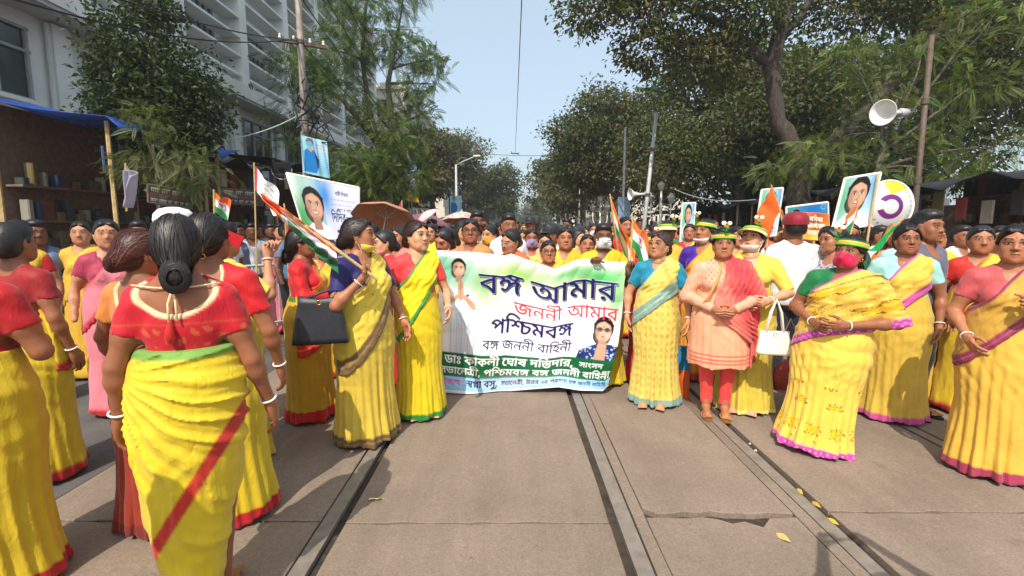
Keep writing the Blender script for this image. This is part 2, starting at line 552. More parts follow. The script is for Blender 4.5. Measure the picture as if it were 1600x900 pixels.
# ------------------------------------------------------------------ head, hands and feet, made once and placed on every figure
def head_template(h, v=0):
    R = random.Random(100 + v)
    jw, jl, nz, lp, ck, fw = [(1.0 + R.uniform(-a, a)) if v else 1.0 for a in (.09, .05, .16, .18, .2, .05)]
    nl = R.uniform(-.004, .003) if v else 0.0
    f = Field((-.105, -.135, -.15), (.105, .125, .125), h)
    f.ell((0, .018, .030), (.074, .090, .082), .01)
    f.ell((0, -.018, -.028), (.059 * fw, .068, .080 * jl), .04)
    f.cap((-.030 * jw, -.052, -.070 * jl), (.030 * jw, -.052, -.070 * jl), .026, k=.03)
    f.ell((0, -.066, -.094 * jl), (.021 * jw, .019, .017), .022)
    for s_ in (-1, 1):
        f.ell((s_ * .036, -.052, -.026), (.026 * ck, .024, .026), .025)
        f.cap((s_ * .055, .0, -.045), (s_ * .034, -.04, -.088), .016, .012, .03)
    f.cap((-.034, -.073, .026), (.034, -.073, .026), .012, k=.022)
    for s_ in (-1, 1):
        f.ell((s_ * .031, -.094, .006), (.019, .016, .011), .012, 'sub')
        f.ell((s_ * .031, -.070, .006), (.0155, .0145, .0125), .004)
        f.cap((s_ * .018, -.083, .013), (s_ * .044, -.076, .012), .0028, k=.004)
    f.cap((0, -.078, .014), (0, -.0965, -.024 + nl), .0070 * nz, .0105 * nz, .016)
    for s_ in (-1, 1):
        f.ell((s_ * .0120 * nz, -.087, -.028 + nl), (.0075, .0085, .0065), .008)
        f.ell((s_ * .0065, -.091, -.0365), (.0035, .005, .0035), .003, 'sub')
    f.cap((-.021, -.074, -.058), (-.006, -.087, -.054), .0035, .0058 * lp, .006)
    f.cap((.021, -.074, -.058), (.006, -.087, -.054), .0035, .0058 * lp, .006)
    f.cap((-.018, -.075, -.0655), (.018, -.075, -.0655), .006, k=.008)
    f.ell((0, -.081, -.0665), (.012, .008, .0068 * lp), .006)
    f.cap((-.020, -.088, -.0605), (.020, -.088, -.0605), .0022, k=.004, op='sub')
    for s_ in (-1, 1):
        f.ell((s_ * .075, .006, -.004), (.009, .018, .030), .010)
        f.ell((s_ * .085, -.002, .002), (.006, .009, .014), .008, 'sub')
        f.ell((s_ * .071, .0, -.030), (.007, .009, .010), .008)
    f.cap((0, .018, -.07), (0, .022, -.165), .050, .050, .03)
    V, Q = f.mesh()
    x, y, z = V[:, 0], V[:, 1], V[:, 2]
    w = {}
    front = y < -.045
    ax = np.abs(x)
    lid = z - (.006 - 90 * (ax - .031) ** 2 * .12)
    eye = front & (((ax - .031) / .0135) ** 2 + ((z - .0045) / .0048) ** 2 < 1)
    iris = front & (((ax - .031) / .0060) ** 2 + ((z - .006) / .0066) ** 2 < 1)
    pup = front & (((ax - .031) / .003) ** 2 + ((z - .006) / .003) ** 2 < 1)
    rim = front & ~eye & (((ax - .031) / .0170) ** 2 + ((z - .0085) / .0070) ** 2 < 1) & (z > .006)
    arch = .027 + .004 * np.sin(np.clip((ax - .014) / .036, 0, 1) * PI)
    brow = front & (ax > .013) & (ax < .050) & (np.abs(z - arch) < .0042)
    lips = front & (y < -.066) & ((x / .0235) ** 2 + ((z + .0605) / .0115) ** 2 < 1)
    mouth = front & (y < -.066) & (ax < .021) & (np.abs(z + .0605) < .0018)
    bindi = front & ((x / .0048) ** 2 + ((z - .036) / .0048) ** 2 < 1)
    nost = front & (((ax - .0065) / .0042) ** 2 + ((z + .038) / .0038) ** 2 < 1)
    cheek = np.exp(-(((ax - .04) / .02) ** 2 + ((z + .03) / .02) ** 2)) * front
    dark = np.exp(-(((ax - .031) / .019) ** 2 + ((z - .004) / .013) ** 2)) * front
    return V, Q, dict(eye=eye, iris=iris, pup=pup, rim=rim, brow=brow, lips=lips, mouth=mouth, bindi=bindi, nost=nost, cheek=cheek, dark=dark)

def head_colors(T, skin, bindi=True, lips=(0.38, 0.07, 0.06), closed=False):
    V, Q, w = T
    s = np.array(skin, np.float32)
    C = np.tile(s, (len(V), 1))
    C += (w['cheek'][:, None] * np.array([.05, -.005, -.005])) * s[0]
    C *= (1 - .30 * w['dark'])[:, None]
    C[w['lips']] = np.array(lips) * .55 + s * .45
    C[w['mouth']] = s * .22
    C[w['nost']] = s * .25
    C[w['rim']] = (0.02, 0.014, 0.012)
    C[w['brow']] = s * .10
    C[w['eye']] = np.array((0.40, 0.34, 0.30)) * .75 + s * .25
    C[w['iris']] = (0.045, 0.022, 0.012)
    C[w['pup']] = (0.006, 0.005, 0.005)
    if bindi: C[w['bindi']] = (0.45, 0.01, 0.02)
    return C

def hand_template(h, curl):
    """right hand, wrist at the origin, fingers along +X, palm facing -Z, thumb towards +Y"""
    f = Field((-.04, -.06, -.095), (.20, .095, .05), h)
    f.ell((.045, 0, 0), (.050, .036, .0145), .01)
    f.cap((-.02, 0, 0), (.03, 0, 0), .0225, .024, .02)
    f.cap((.02, .022, -.004), (.045, .032, -.010), .016, .014, .015)
    lens = [(.030, (.040, .025, .020)), (.011, (.045, .029, .022)), (-.009, (.042, .027, .021)), (-.028, (.032, .020, .018))]
    for i, (y, L) in enumerate(lens):
        p = np.array([.080 - abs(y - .008) * .22, y, .001]); a = 0.0
        r = (.0088, .0082, .0074, .0062) if i < 3 else (.0078, .0072, .0066, .0055)
        f.cap((.05, y * .8, 0), p, r[0] + .002, r[0], .012)
        for j in range(3):
            a += curl * (0.9, 1.25, 0.85)[j] * (1 + .07 * i)
            q = p + L[j] * np.array([math.cos(a), (y - .002) * 1.0 * (1 - curl) , -math.sin(a)])
            f.cap(p, q, r[j], r[j + 1], .003); p = q
    p = np.array([.030, .030, -.006]); a = .85 - .3 * curl
    for j, (L, r0, r1) in enumerate(((.034, .0125, .0105), (.028, .0105, .0095), (.022, .0095, .0072))):
        q = p + L * np.array([math.cos(a), math.sin(a) * (1 - .45 * curl * j), -.25 - curl * .55])
        f.cap(p, q, r0, r1, .005); p = q; a -= .28 + curl * .35
    V, Q = f.mesh()
    return V, Q

def foot_template(h):
    """foot pointing to -Y, ankle above the origin"""
    f = Field((-.06, -.20, -.01), (.06, .08, .14), h)
    f.cap((0, 0, .12), (0, .005, .055), .034, .036, .02)
    f.ell((0, .028, .032), (.030, .038, .030), .02)
    f.cap((0, -.01, .045), (.002, -.105, .024), .034, .024, .02)
    f.ell((0, -.085, .020), (.040, .050, .018), .02)
    for i in range(5):
        x = -.030 + i * .0155
        L = (.040, .036, .031, .026, .020)[i]
        f.cap((x, -.125, .016), (x * 1.05, -.125 - L, .012), (.0125 if i == 0 else .0085), (.0105 if i == 0 else .007), .006)
    f.fn(lambda x, y, z: .008 - z + 0 * x + 0 * y, .006, 'and')
    V, Q = f.mesh()
    return V, Q

HEAD_HI = [head_template(.0037, v) for v in range(5)]
HEAD_MID = [head_template(.0052, v) for v in range(5)]
HEAD_LO = [head_template(.010, v) for v in range(3)]
HANDS = {('hi', 'relax'): hand_template(.0036, .30), ('hi', 'grip'): hand_template(.0036, 1.05),
         ('mid', 'relax'): hand_template(.006, .30), ('mid', 'grip'): hand_template(.006, 1.05)}
FOOT = foot_template(.006)

def hair_field(style, h):
    f = Field((-.16, -.16, -.36), (.16, .24, .17), h)
    f.ell((0, .020, .034), (.0805, .0965, .0845), .01)
    f.ell((0, .040, -.020), (.075, .075, .075), .03)
    c0 = -.0205 if style != 'man' else -.006
    def cutp(x, y, z):
        # hairline: forehead to ear, then down behind the ear; a shallow dip at the parting
        d = .839 * y + .544 * z - c0 + .20 * np.maximum(np.abs(x) - .045, 0) * np.where(z > .03, 1, -.3)
        d = d - .010 * np.exp(-(x / .012) ** 2)
        return -d
    f.fn(cutp, .008, 'and')
    lowz = -.100 if style != 'man' else -.062
    f.fn(lambda x, y, z: lowz - z + 0 * x + 0 * y, .02, 'and')
    if style != 'man':
        f.cap((0, -.055, .122), (0, .07, .122), .0065, k=.012, op='sub')
        for s_ in (-1, 1):
            f.cap((s_ * .030, -.058, .078), (s_ * .074, -.008, .010), .015, .013, .012)
    else:
        f.ell((0, -.012, .088), (.066, .074, .040), .03)
    if style == 'bun':
        f.ell((0, .115, -.045), (.050, .038, .046), .02)
    elif style == 'lowbun':
        f.cap((0, .080, -.03), (0, .096, -.080), .050, .040, .03)
        f.ell((0, .116, -.108), (.047, .038, .050), .012)
    elif style == 'pony':
        f.cap((0, .09, -.03), (0, .125, -.12), .034, .030, .03)
        f.cap((0, .125, -.12), (0, .115, -.30), .030, .014, .03)
    elif style == 'loose':
        for s_ in (-1, 1):
            f.cap((s_ * .070, .02, -.02), (s_ * .082, .045, -.20), .028, .030, .03)
        f.cap((0, .07, -.04), (0, .085, -.26), .058, .050, .04)
    # wisps and strand ridges
    f.F = f.F + (.0007 * np.sin(np.arctan2(f.x, f.y - .02) * 26 + 6 * f.z) + 0 * f.x).astype(np.float32)
    f.F = f.F + (.003 * wob(f.x * 4, f.y * 4, f.z * 4, 1.0)).astype(np.float32)
    V, Q = f.mesh()
    return V, Q
HAIRS = {}
def hair(style, lod):
    k = (style, lod)
    if k not in HAIRS:
        HAIRS[k] = hair_field(style, {'hi': .0052, 'mid': .0075, 'lo': .013}[lod])
    return HAIRS[k]

def strands(style, n, seed=0):
    """thin locks combed from the hairline over the crown to the knot; ribbons lying just above the hair mass"""
    R = np.random.RandomState(seed)
    V, F, C = [], [], []
    from mathutils.bvhtree import BVHTree
    hV, hQ = hair(style, 'hi')
    bv = BVHTree.FromPolygons([tuple(p) for p in hV.tolist()], [tuple(q) for q in hQ.tolist()])
    K = 9
    end = {'bun': (0, .085, -.045), 'lowbun': (0, .085, -.06), 'pony': (0, .085, -.04), 'loose': (0, .06, -.09)}.get(style)
    for i in range(n):
        side = 1 if R.rand() < .5 else -1
        a = R.rand()
        # start on the hairline, from the parting (a=0) to the ear (a=1)
        st = np.array((side * (.003 + .072 * a ** .8), -.074 + .070 * a ** 1.3, .080 - .085 * a ** 1.4))
        if R.rand() < .35:
            q = R.rand(); st = np.array((side * (.004 + .01 * R.rand()), -.06 + .12 * q, .10 + .02 * math.sin(q * 3)))
        e = np.array(end) + R.normal(size=3) * np.array((.016, .006, .018)) + np.array((side * .014, 0, 0))
        if style == 'loose': e = np.array((side * .082, .03 + .03 * R.rand(), -.16 - .08 * R.rand()))
        pts = []
        off = R.uniform(.0005, .0035) if R.rand() < .93 else R.uniform(.004, .009)
        for k in range(K):
            t = k / (K - 1)
            p = st * (1 - t) + e * t
            c = np.array((0, .020, .030 - .05 * t))
            d = p - c; rr = math.sqrt((d[0] / .0805) ** 2 + (d[1] / .0965) ** 2 + (d[2] / (.0845 + .012 * t)) ** 2) + 1e-6
            if style == 'loose' and t > .6: q2 = p
            else:
                dn = Vector(d).normalized()
                hit = bv.ray_cast(Vector(c) + dn * .30, -dn)[0]
                q2 = (np.array(hit) if hit is not None else c + d / rr) + np.array(dn) * off
            pts.append(q2)
        w_ = R.uniform(.0008, .0022)
        b0 = len(V); sh = R.uniform(.5, 2.6); col = np.array((.013, .010, .009)) * sh
        for k in range(K):
            d = pts[min(k + 1, K - 1)] - pts[max(k - 1, 0)]; nrm = pts[k] - np.array((0, .02, .02)); s_ = np.cross(d, nrm); s_ = s_ / (np.linalg.norm(s_) + 1e-9) * w_ * math.sin(PI * (k + .6) / K)
            V += [pts[k] - s_, pts[k] + s_]; C += [col, col]
        for k in range(K - 1): F.append((b0 + 2 * k, b0 + 2 * k + 1, b0 + 2 * k + 3, b0 + 2 * k + 2))
    if style in ('bun', 'lowbun'):
        cs = {'bun': ((0, .115, -.045), .044), 'lowbun': ((0, .118, -.108), .048)}[style]
        for i in range(n // 4):
            c = np.array(cs[0]); r = cs[1] * R.uniform(.55, 1.04); a0 = R.rand() * 6.28; L = R.uniform(1.5, 3.5); yy = math.sqrt(max(0, 1 - (r / (cs[1] * 1.06)) ** 2)) * .040 + R.uniform(0, .004)
            b0 = len(V); sh = R.uniform(.5, 2.4); col = np.array((.013, .010, .009)) * sh; w_ = R.uniform(.0008, .0022)
            for k in range(K):
                a = a0 + L * k / (K - 1); rr = r * (1 + .05 * math.sin(3 * a + i))
                d = np.array((math.cos(a), 0, math.sin(a) * (1.25 if style == 'lowbun' else .95)))
                p = c + d * rr + np.array((0, yy, 0)); V += [p - d * w_, p + d * w_ + np.array((0, -.001, 0))]; C += [col, col]
            for k in range(K - 1): F.append((b0 + 2 * k, b0 + 2 * k + 1, b0 + 2 * k + 3, b0 + 2 * k + 2))
    return np.array(V), np.array(F), np.array(C)
STR = {}
# ------------------------------------------------------------------ ground, tram road
def sheet(name, x0, x1, y0, y1, z, mat, nx=1, ny=1):
    xs = np.linspace(x0, x1, nx + 1); ys = np.linspace(y0, y1, ny + 1)
    V = np.array([(x, y, z) for y in ys for x in xs]); F = []
    for j in range(ny):
        for i in range(nx):
            a = j * (nx + 1) + i; F.append((a, a + 1, a + nx + 2, a + nx + 1))
    return mesh_np(name, V, F, mat, smooth=False)

tag(sheet('ground', -900, 900, -300, 1500, -.055, M['earth']), kind='structure')
road = tag(sheet('road', -6.2, 8.5, -6, 160, -.035, M['rust']), kind='structure')

def slab(x0, x1, y0, y1, mat, rag=.006, chips=0.0, top=0.0, jx=.004):
    """one cast slab with slightly ragged edges, proud of the joints round it"""
    r = rnd
    n = max(2, int((x1 - x0) / .07)); m_ = 10
    ring = []
    for i in range(n): ring.append((x0 + (x1 - x0) * i / n, y0 + r.uniform(-rag, rag) + (chips * r.random() ** 4)))
    for i in range(m_): ring.append((x1 + r.uniform(-jx, jx), y0 + (y1 - y0) * i / m_))
    for i in range(n): ring.append((x1 - (x1 - x0) * i / n, y1 + r.uniform(-rag, rag) - (chips * r.random() ** 4)))
    for i in range(m_): ring.append((x0 + r.uniform(-jx, jx), y1 - (y1 - y0) * i / m_))
    b = MB(); k = len(ring)
    ins = []
    cx, cy = (x0 + x1) / 2, (y0 + y1) / 2
    for (x, y) in ring: ins.append((x + (.004 if x < cx else -.004), y + (.004 if y < cy else -.004)))
    vs = [(x, y, top - .034) for x, y in ring] + [(x, y, top - .003) for x, y in ring] + [(x, y, top) for x, y in ins]
    fs = [(i, (i + 1) % k, k + (i + 1) % k, k + i) for i in range(k)] + [(k + i, k + (i + 1) % k, 2 * k + (i + 1) % k, 2 * k + i) for i in range(k)] + [tuple(range(2 * k, 3 * k))]
    b.add(vs, fs)
    return b.build('slab', mat, road)

JY = [-4.6, -.6, 2.40, 6.3, 10.2, 14.1, 18.0, 22.0, 26, 30, 34, 38, 44, 50]
strips = [(-2.62, -1.022), (-.882, .517), (.725, 1.535), (1.744, 3.05), (3.18, 4.7)]
for (xa, xb) in strips:
    sh_ = {(-.882, .517): 0.0, (.725, 1.535): .07, (-2.62, -1.022): .02}.get((xa, xb), .10)
    for i in range(len(JY) - 1):
        big = (xa, xb) == (.725, 1.535)
        g = .019 if big else .005
        slab(xa, xb, JY[i] + sh_ + g, JY[i + 1] + sh_ - g, M['road'], .007 if big else .004, .09 if big and i in (1, 2) else .014, 0, .005)
# narrow concrete margin beside each rail
for (xa, xb) in ((.655, .718), (1.542, 1.612)):
    MB().box(((xa + xb) / 2, 22, -.0185), (xb - xa, 56, .031)).build('margin_strip', M['road'], road)
for xc in (-.970, .604, 1.659, 3.115):
    m = MB()
    m.box((xc, 22, -.0160), (.078, 56, .028))
    m.build('rail', M['rail'], road)
# asphalt carriageways beside the tracks (each a thin layer over the ground)
for (xa, xb, nm) in ((-6.2, -2.635, 'asphalt'), (4.715, 8.5, 'asphalt')):
    o = MB().box(((xa + xb) / 2, 77, -.022), (xb - xa, 166, .030)).build(nm, M['asphalt'], road)
for y0_ in (52,):
    MB().box((1.05, 106, -.02), (7.3, 106, .028)).build('asphalt', M['asphalt'], road)
# raised pavements
for (xa, xb) in ((-9.4, -6.2), (8.5, 12.5)):
    o = MB().box(((xa + xb) / 2, 60, .03), (xb - xa, 132, .15)).build('pavement', M['asphalt']); tag(o, kind='structure')
    k0 = 0
    for i in range(40):
        MB().bevbox(((xb if xa < 0 else xa) + (.07 if xa < 0 else -.07), -5 + i * 1.6 + .8, .035), (.13, 1.58, .15), .012).build('kerb_stone', M['plaster_dirty'], o)

# fallen leaves and scraps in and beside the grooves
def scrap(x, y, z, L, W, rz, c, label, cat, name, group=None):
    m = MB(); n = 7
    pts = []
    for i in range(n):
        t = i / (n - 1); w_ = W * math.sin(PI * min(1, t + .05)) ** .7 * .5
        pts += [((t - .5) * L, -w_ * (1 + .3 * math.sin(5 * i)), .004 + .008 * math.sin(t * 3)), ((t - .5) * L, w_, .002 + .006 * math.cos(t * 4))]
    m.add(pts, [(2 * i, 2 * i + 2, 2 * i + 3, 2 * i + 1) for i in range(n - 1)])
    m.xform(Matrix.Rotation(rz, 4, 'Z'))
    o = m.build(name, M['cloth'], None, False, c); o.location = (x, y, z)
    return tag(o, label, cat, group)
g1 = at(588, 770, 2.62); scrap(g1.x, 2.62, 0.003, .085, .03, .1, lin(225, 190, 110), 'yellow leaf lying flat on the concrete between the two nearest rails', 'leaf', 'leaf')
g1 = at(1262, 845, 2.28); scrap(1.36, 2.27, 0.003, .085, .03, 1.9, lin(205, 160, 95), 'brown leaf lying on the slab left of the right hand rail groove', 'leaf', 'leaf')
for i, (px, Y) in enumerate(((1245, 2.72), (1270, 2.58), (1308, 2.42), (1147, 3.36), (1168, 3.25))):
    scrap(1.708 + (i % 2) * .012, Y, -.008, .075 if i < 3 else .03, .02, 1.45 + .2 * (i % 3), lin(205, 170, 40) if i < 3 else lin(200, 190, 170),
          ['farthest of the three yellow leaves in the right hand rail groove', 'middle one of the three yellow leaves in the right hand rail groove', 'nearest of the three yellow leaves in the right hand rail groove', 'tiny pale scrap in the right hand groove, nearer one', 'tiny pale scrap in the right hand groove, farther from the leaves'][i], 'leaf' if i < 3 else 'litter', 'leaf' if i < 3 else 'paper_scrap',
          'leaves in the rail groove' if i < 3 else 'scraps in the rail groove')

# ------------------------------------------------------------------ the long office building on the left
def building():
    b = thing('office_building', 'long grey white office building with rows of sun fins behind the left hand trees', 'building', (-9.0, 18, 0))
    def part(mb, n, m, par=b, smooth=False):
        o = mb.build(n, m, None, smooth)
        o.parent = par; o.location = (0, 0, 0)
        return o
    Y0, Y1 = -14.0, 17.0        # local: world 4 .. 35
    part(MB().box((-3.9, (Y0 + Y1) / 2, 3.0), (6.6, Y1 - Y0, 6.0)), 'wall', M['plaster'])
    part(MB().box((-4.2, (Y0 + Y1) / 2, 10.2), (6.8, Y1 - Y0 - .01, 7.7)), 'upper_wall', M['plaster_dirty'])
    part(MB().box((-.35, (Y0 + Y1) / 2, 6.05), (1.1, Y1 - Y0 + .3, .42)), 'ledge', M['plaster'])
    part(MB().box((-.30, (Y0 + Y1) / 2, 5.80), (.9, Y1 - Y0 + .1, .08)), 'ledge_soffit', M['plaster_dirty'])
    part(MB().box((-.5, (Y0 + Y1) / 2, 14.2), (1.2, Y1 - Y0 + .3, .5)), 'parapet', M['plaster'])
    pil0 = None
    PY = [-4 + 3.25 * k for k in range(-3, 7)]
    for y in PY:
        mb = MB().box((-.43, 0, 10.1), (.84, .42, 7.66))
        if pil0 is None: pil0 = part(mb, 'pilaster', M['plaster']); pil0.location = (0, y, 0)
        else: child_copy(pil0, b, (0, y, 0))
    fin = None; nf = 0
    for y in PY[:-1]:
        for k in range(12):
            z = 6.62 + .62 * k
            if fin is None:
                fin = part(MB().box((-.30, 0, 0), (.56, 2.80, .075), 0, 0), 'sun_fin', M['plaster'])
                fin.location = (0, y + 1.625, z)
            else: child_copy(fin, b, (0, y + 1.625, z + rnd.uniform(-.006, .006)))
    # windows behind the fins and below the ledge
    wfr = pane = None
    def window(y, z, w_, h_, x):
        f = MB()
        for dx in (-w_ / 2, -w_ / 6, w_ / 6, w_ / 2): f.box((0, dx, 0), (.09, .06, h_))
        for dz in (-h_ / 2, h_ / 2, h_ * .18): f.box((.012, 0, dz), (.09, w_ + .1, .055))
        o = f.build('window', M['frame'], b); o.location = (x, y, z)
        p = MB().box((-.02, 0, 0), (.02, w_, h_)).build('pane', M['glass'], o)
        s_ = MB().box((.09, 0, -h_ / 2 - .07), (.22, w_ + .24, .08)).build('sill', M['plaster'], o)
        return o
    for y in PY[:-1]:
        for z in (7.9, 10.75, 13.0):
            window(y + 1.1, z, 1.1, 1.35, -.775)
            window(y + 2.3, z, .9, 1.35, -.775)
        window(y + 1.62, 4.75, 1.9, 1.35, -.575)
        o = MB().tube([(-.49, y + 3.0, 0), (-.49, y + 3.0, 5.7)], .055, 8).build('drain_pipe', M['plaster_dirty'], b)
    for y in PY: part(MB().box((-.53, y, 2.92), (.22, .40, 5.6)), 'lower_pilaster', M['plaster'])
building()

def small_building(name, label, loc, dims, mat, rows, cols, side=1):
    """far building: facade with framed windows, floor bands and a parapet; side = +1 when its street face looks to +X"""
    b = thing(name, label, 'building', loc)
    w_, L, H_ = dims
    MB().box((-side * w_ / 2, L / 2, H_ / 2), (w_, L, H_)).build('wall', mat, b)
    MB().box((-side * w_ / 2, L / 2, H_ + .2), (w_ + .3, L + .3, .4)).build('parapet', mat, b)
    for r in range(rows):
        z = H_ * (r + .55) / rows
        MB().box((side * .12, L / 2, H_ * (r + 1) / rows - .1), (.24, L + .1, .16)).build('floor_band', mat, b)
        for c in range(cols):
            y = L * (c + .5) / cols
            f = MB()
            for dy in (-.5, 0, .5): f.box((side * .03, y + dy, z), (.08, .06, 1.3))
            for dz in (-.65, .65): f.box((side * .035, y, z + dz), (.09, 1.08, .06))
            o = f.build('window', M['frame'], b)
            MB().box((side * .012, y, z), (.02, 1.0, 1.3)).build('pane', M['glass'], o)
        for c in range(2):      # the end that faces the camera
            x = -side * w_ * (c + .5) / 2
            o = MB().box((x, -.03, z), (1.1, .07, 1.3)).build('window', M['frame'], b)
            MB().box((x, -.07, z), (.95, .02, 1.15)).build('pane', M['glass'], o)
    return b
small_building('apartment_building', 'cream building beyond the feathery tree on the left side of the street', (-7.9, 37, 0), (7, 13, 11.6), M['cream'], 4, 4)
small_building('apartment_building', 'small far cream block behind the left hand trees near the vanishing point', (-8.5, 62, 0), (8, 16, 9.5), M['cream'], 3, 4)
small_building('apartment_building', 'pale building showing through the trees on the right side of the street', (8.2, 46, 0), (8, 18, 8.5), M['cream'], 3, 5, -1)
small_building('apartment_building', 'white far building low between the right hand tree trunks', (9.0, 78, 0), (8, 22, 8.0), M['plaster'], 3, 5, -1)

# ------------------------------------------------------------------ stalls along both pavements
def stall(label, x, y, L, z, depth, mat, side, tilt=.35, goods=True, group=None):
    """a lean-to street stall: posts, rear boards, counter, sagging tarpaulin roof. side=+1 opens towards +X"""
    t = thing('market_stall', label, 'stall', (x, y, 0.1), 0, group)
    for i, (dx, dy) in enumerate(((0, .05), (0, L - .05), (-side * depth, .05), (-side * depth, L - .05))):
        MB().tube([(dx, dy, 0), (dx, dy, z - .1 + (tilt if dx else 0))], .03, 6).build('post', M['bamboo'], t)
    n = 10; V = []; F = []
    for i in range(n + 1):
        for j in range(n + 1):
            u, v = i / n, j / n
            V.append((side * .35 - side * (depth + .35) * u, -.15 + (L + .3) * v, z - .1 + tilt * u - .10 * math.sin(PI * u) * (1 + .5 * math.sin(9 * v)) - (.10 * (1 + math.sin(17 * v + x)) if i == 0 else 0) + .03 * math.sin(7 * v + 5 * u)))
    for i in range(n):
        for j in range(n): F.append((i * (n + 1) + j, (i + 1) * (n + 1) + j, (i + 1) * (n + 1) + j + 1, i * (n + 1) + j + 1))
    o = mesh_np('tarpaulin', V, F, mat, t)
    so = o.modifiers.new('thick', 'SOLIDIFY'); so.thickness = .006
    MB().box((-side * depth, L / 2, (z + tilt) / 2 - .1), (.04, L - .1, z + tilt - .2)).build('rear_panel', M['wood'], t)
    if y < 16:
        cs = [lin(104, 50, 42), lin(50, 60, 86), lin(150, 144, 126), lin(104, 92, 56), lin(56, 66, 60), lin(120, 84, 56)]
        for r in range(3):
            zz = 1.05 + .5 * r
            MB().box((-side * (depth - .16), L / 2, zz), (.26, L - .2, .03)).build('shelf', M['wood'], t)
            for i in range(13):
                hh = .10 + .26 * rnd.random() ** 1.5
                MB().bevbox((-side * (depth - .17 + .05 * rnd.random()), .2 + (L - .4) * (i + .4 * rnd.random()) / 13, zz + .016 + hh / 2), (.14, .06 + .12 * rnd.random(), hh), .015).build('shelf_goods', M['cloth'], t, False, cs[(i * 5 + r * 2 + int(y)) % 6])
    MB().box((-side * depth * .45, L / 2, .80), (depth * .5, L - .3, .05)).build('counter', M['wood'], t)
    MB().box((-side * depth * .45, L / 2, .39), (depth * .45, L - .4, .75)).build('counter_front', M['wood'], t)
    if goods:
        cs = [lin(150, 60, 50), lin(60, 80, 130), lin(190, 180, 160), lin(120, 110, 60), lin(70, 60, 60)]
        for i in range(9):
            yy = .25 + (L - .5) * i / 8; hh = .18 + .12 * rnd.random()
            MB().bevbox((-side * depth * .4, yy, .83 + hh / 2), (.28, .22, hh), .02).build('goods', M['cloth'], t, False, cs[i % 5])
        for i in range(8):
            yy = .2 + (L - .4) * i / 7; zz = z - .45 - .2 * rnd.random()
            MB().bevbox((-side * .15, yy, zz), (.04, .20, .36), .012).build('hanging_goods', M['cloth'], t, False, cs[(i * 3 + 1) % 5])
    return t
stall('street stall under a bright blue tarpaulin at the far left', -5.6, 6.9, 2.6, 3.02, 1.6, M['blue'], 1)
stall('street stall under a sagging black tarpaulin behind the small sign board', -6.1, 9.8, 3.0, 3.0, 2.0, M['dark'], 1)
stall('dark street stall behind the barricade on the left pavement', -6.3, 13.1, 3.4, 3.35, 2.0, M['dark'], 1)
stall('dark street stall below the hanging blue poster', -6.3, 17.0, 4.2, 3.3, 2.0, M['dark'], 1)
stall('brown roofed street stall beyond the umbrellas', -5.6, 22.0, 5.0, 3.0, 2.4, M['wood'], 1)
stall('brown roofed street stall farthest up the left pavement', -5.4, 28.0, 6.0, 2.9, 2.4, M['wood'], 1)
stall('dark roofed stall behind the posters at the far right', 7.3, 6.6, 3.6, 2.35, 2.0, M['dark'], -1, .25)
stall('dark roofed stall behind the orange printed sheet', 7.1, 10.6, 4.0, 2.40, 2.2, M['dark'], -1, .25)
stall('dark stall under the trees on the right, left of the leaning trunk', 6.9, 15.0, 4.5, 2.3, 2.4, M['dark'], -1, .2)
stall('dark stall deep under the right hand trees beside the lamp standards', 6.7, 20.2, 5.5, 2.3, 2.4, M['wood'], -1, .2)
# a brick park wall closes the shade behind the right hand stalls
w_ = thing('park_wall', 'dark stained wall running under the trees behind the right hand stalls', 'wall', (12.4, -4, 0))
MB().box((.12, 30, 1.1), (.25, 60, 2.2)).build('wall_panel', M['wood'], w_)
for i in range(20): MB().box((0, i * 3.0 + .4, 1.2), (.4, .4, 2.4)).build('pier', M['plaster_dirty'], w_)

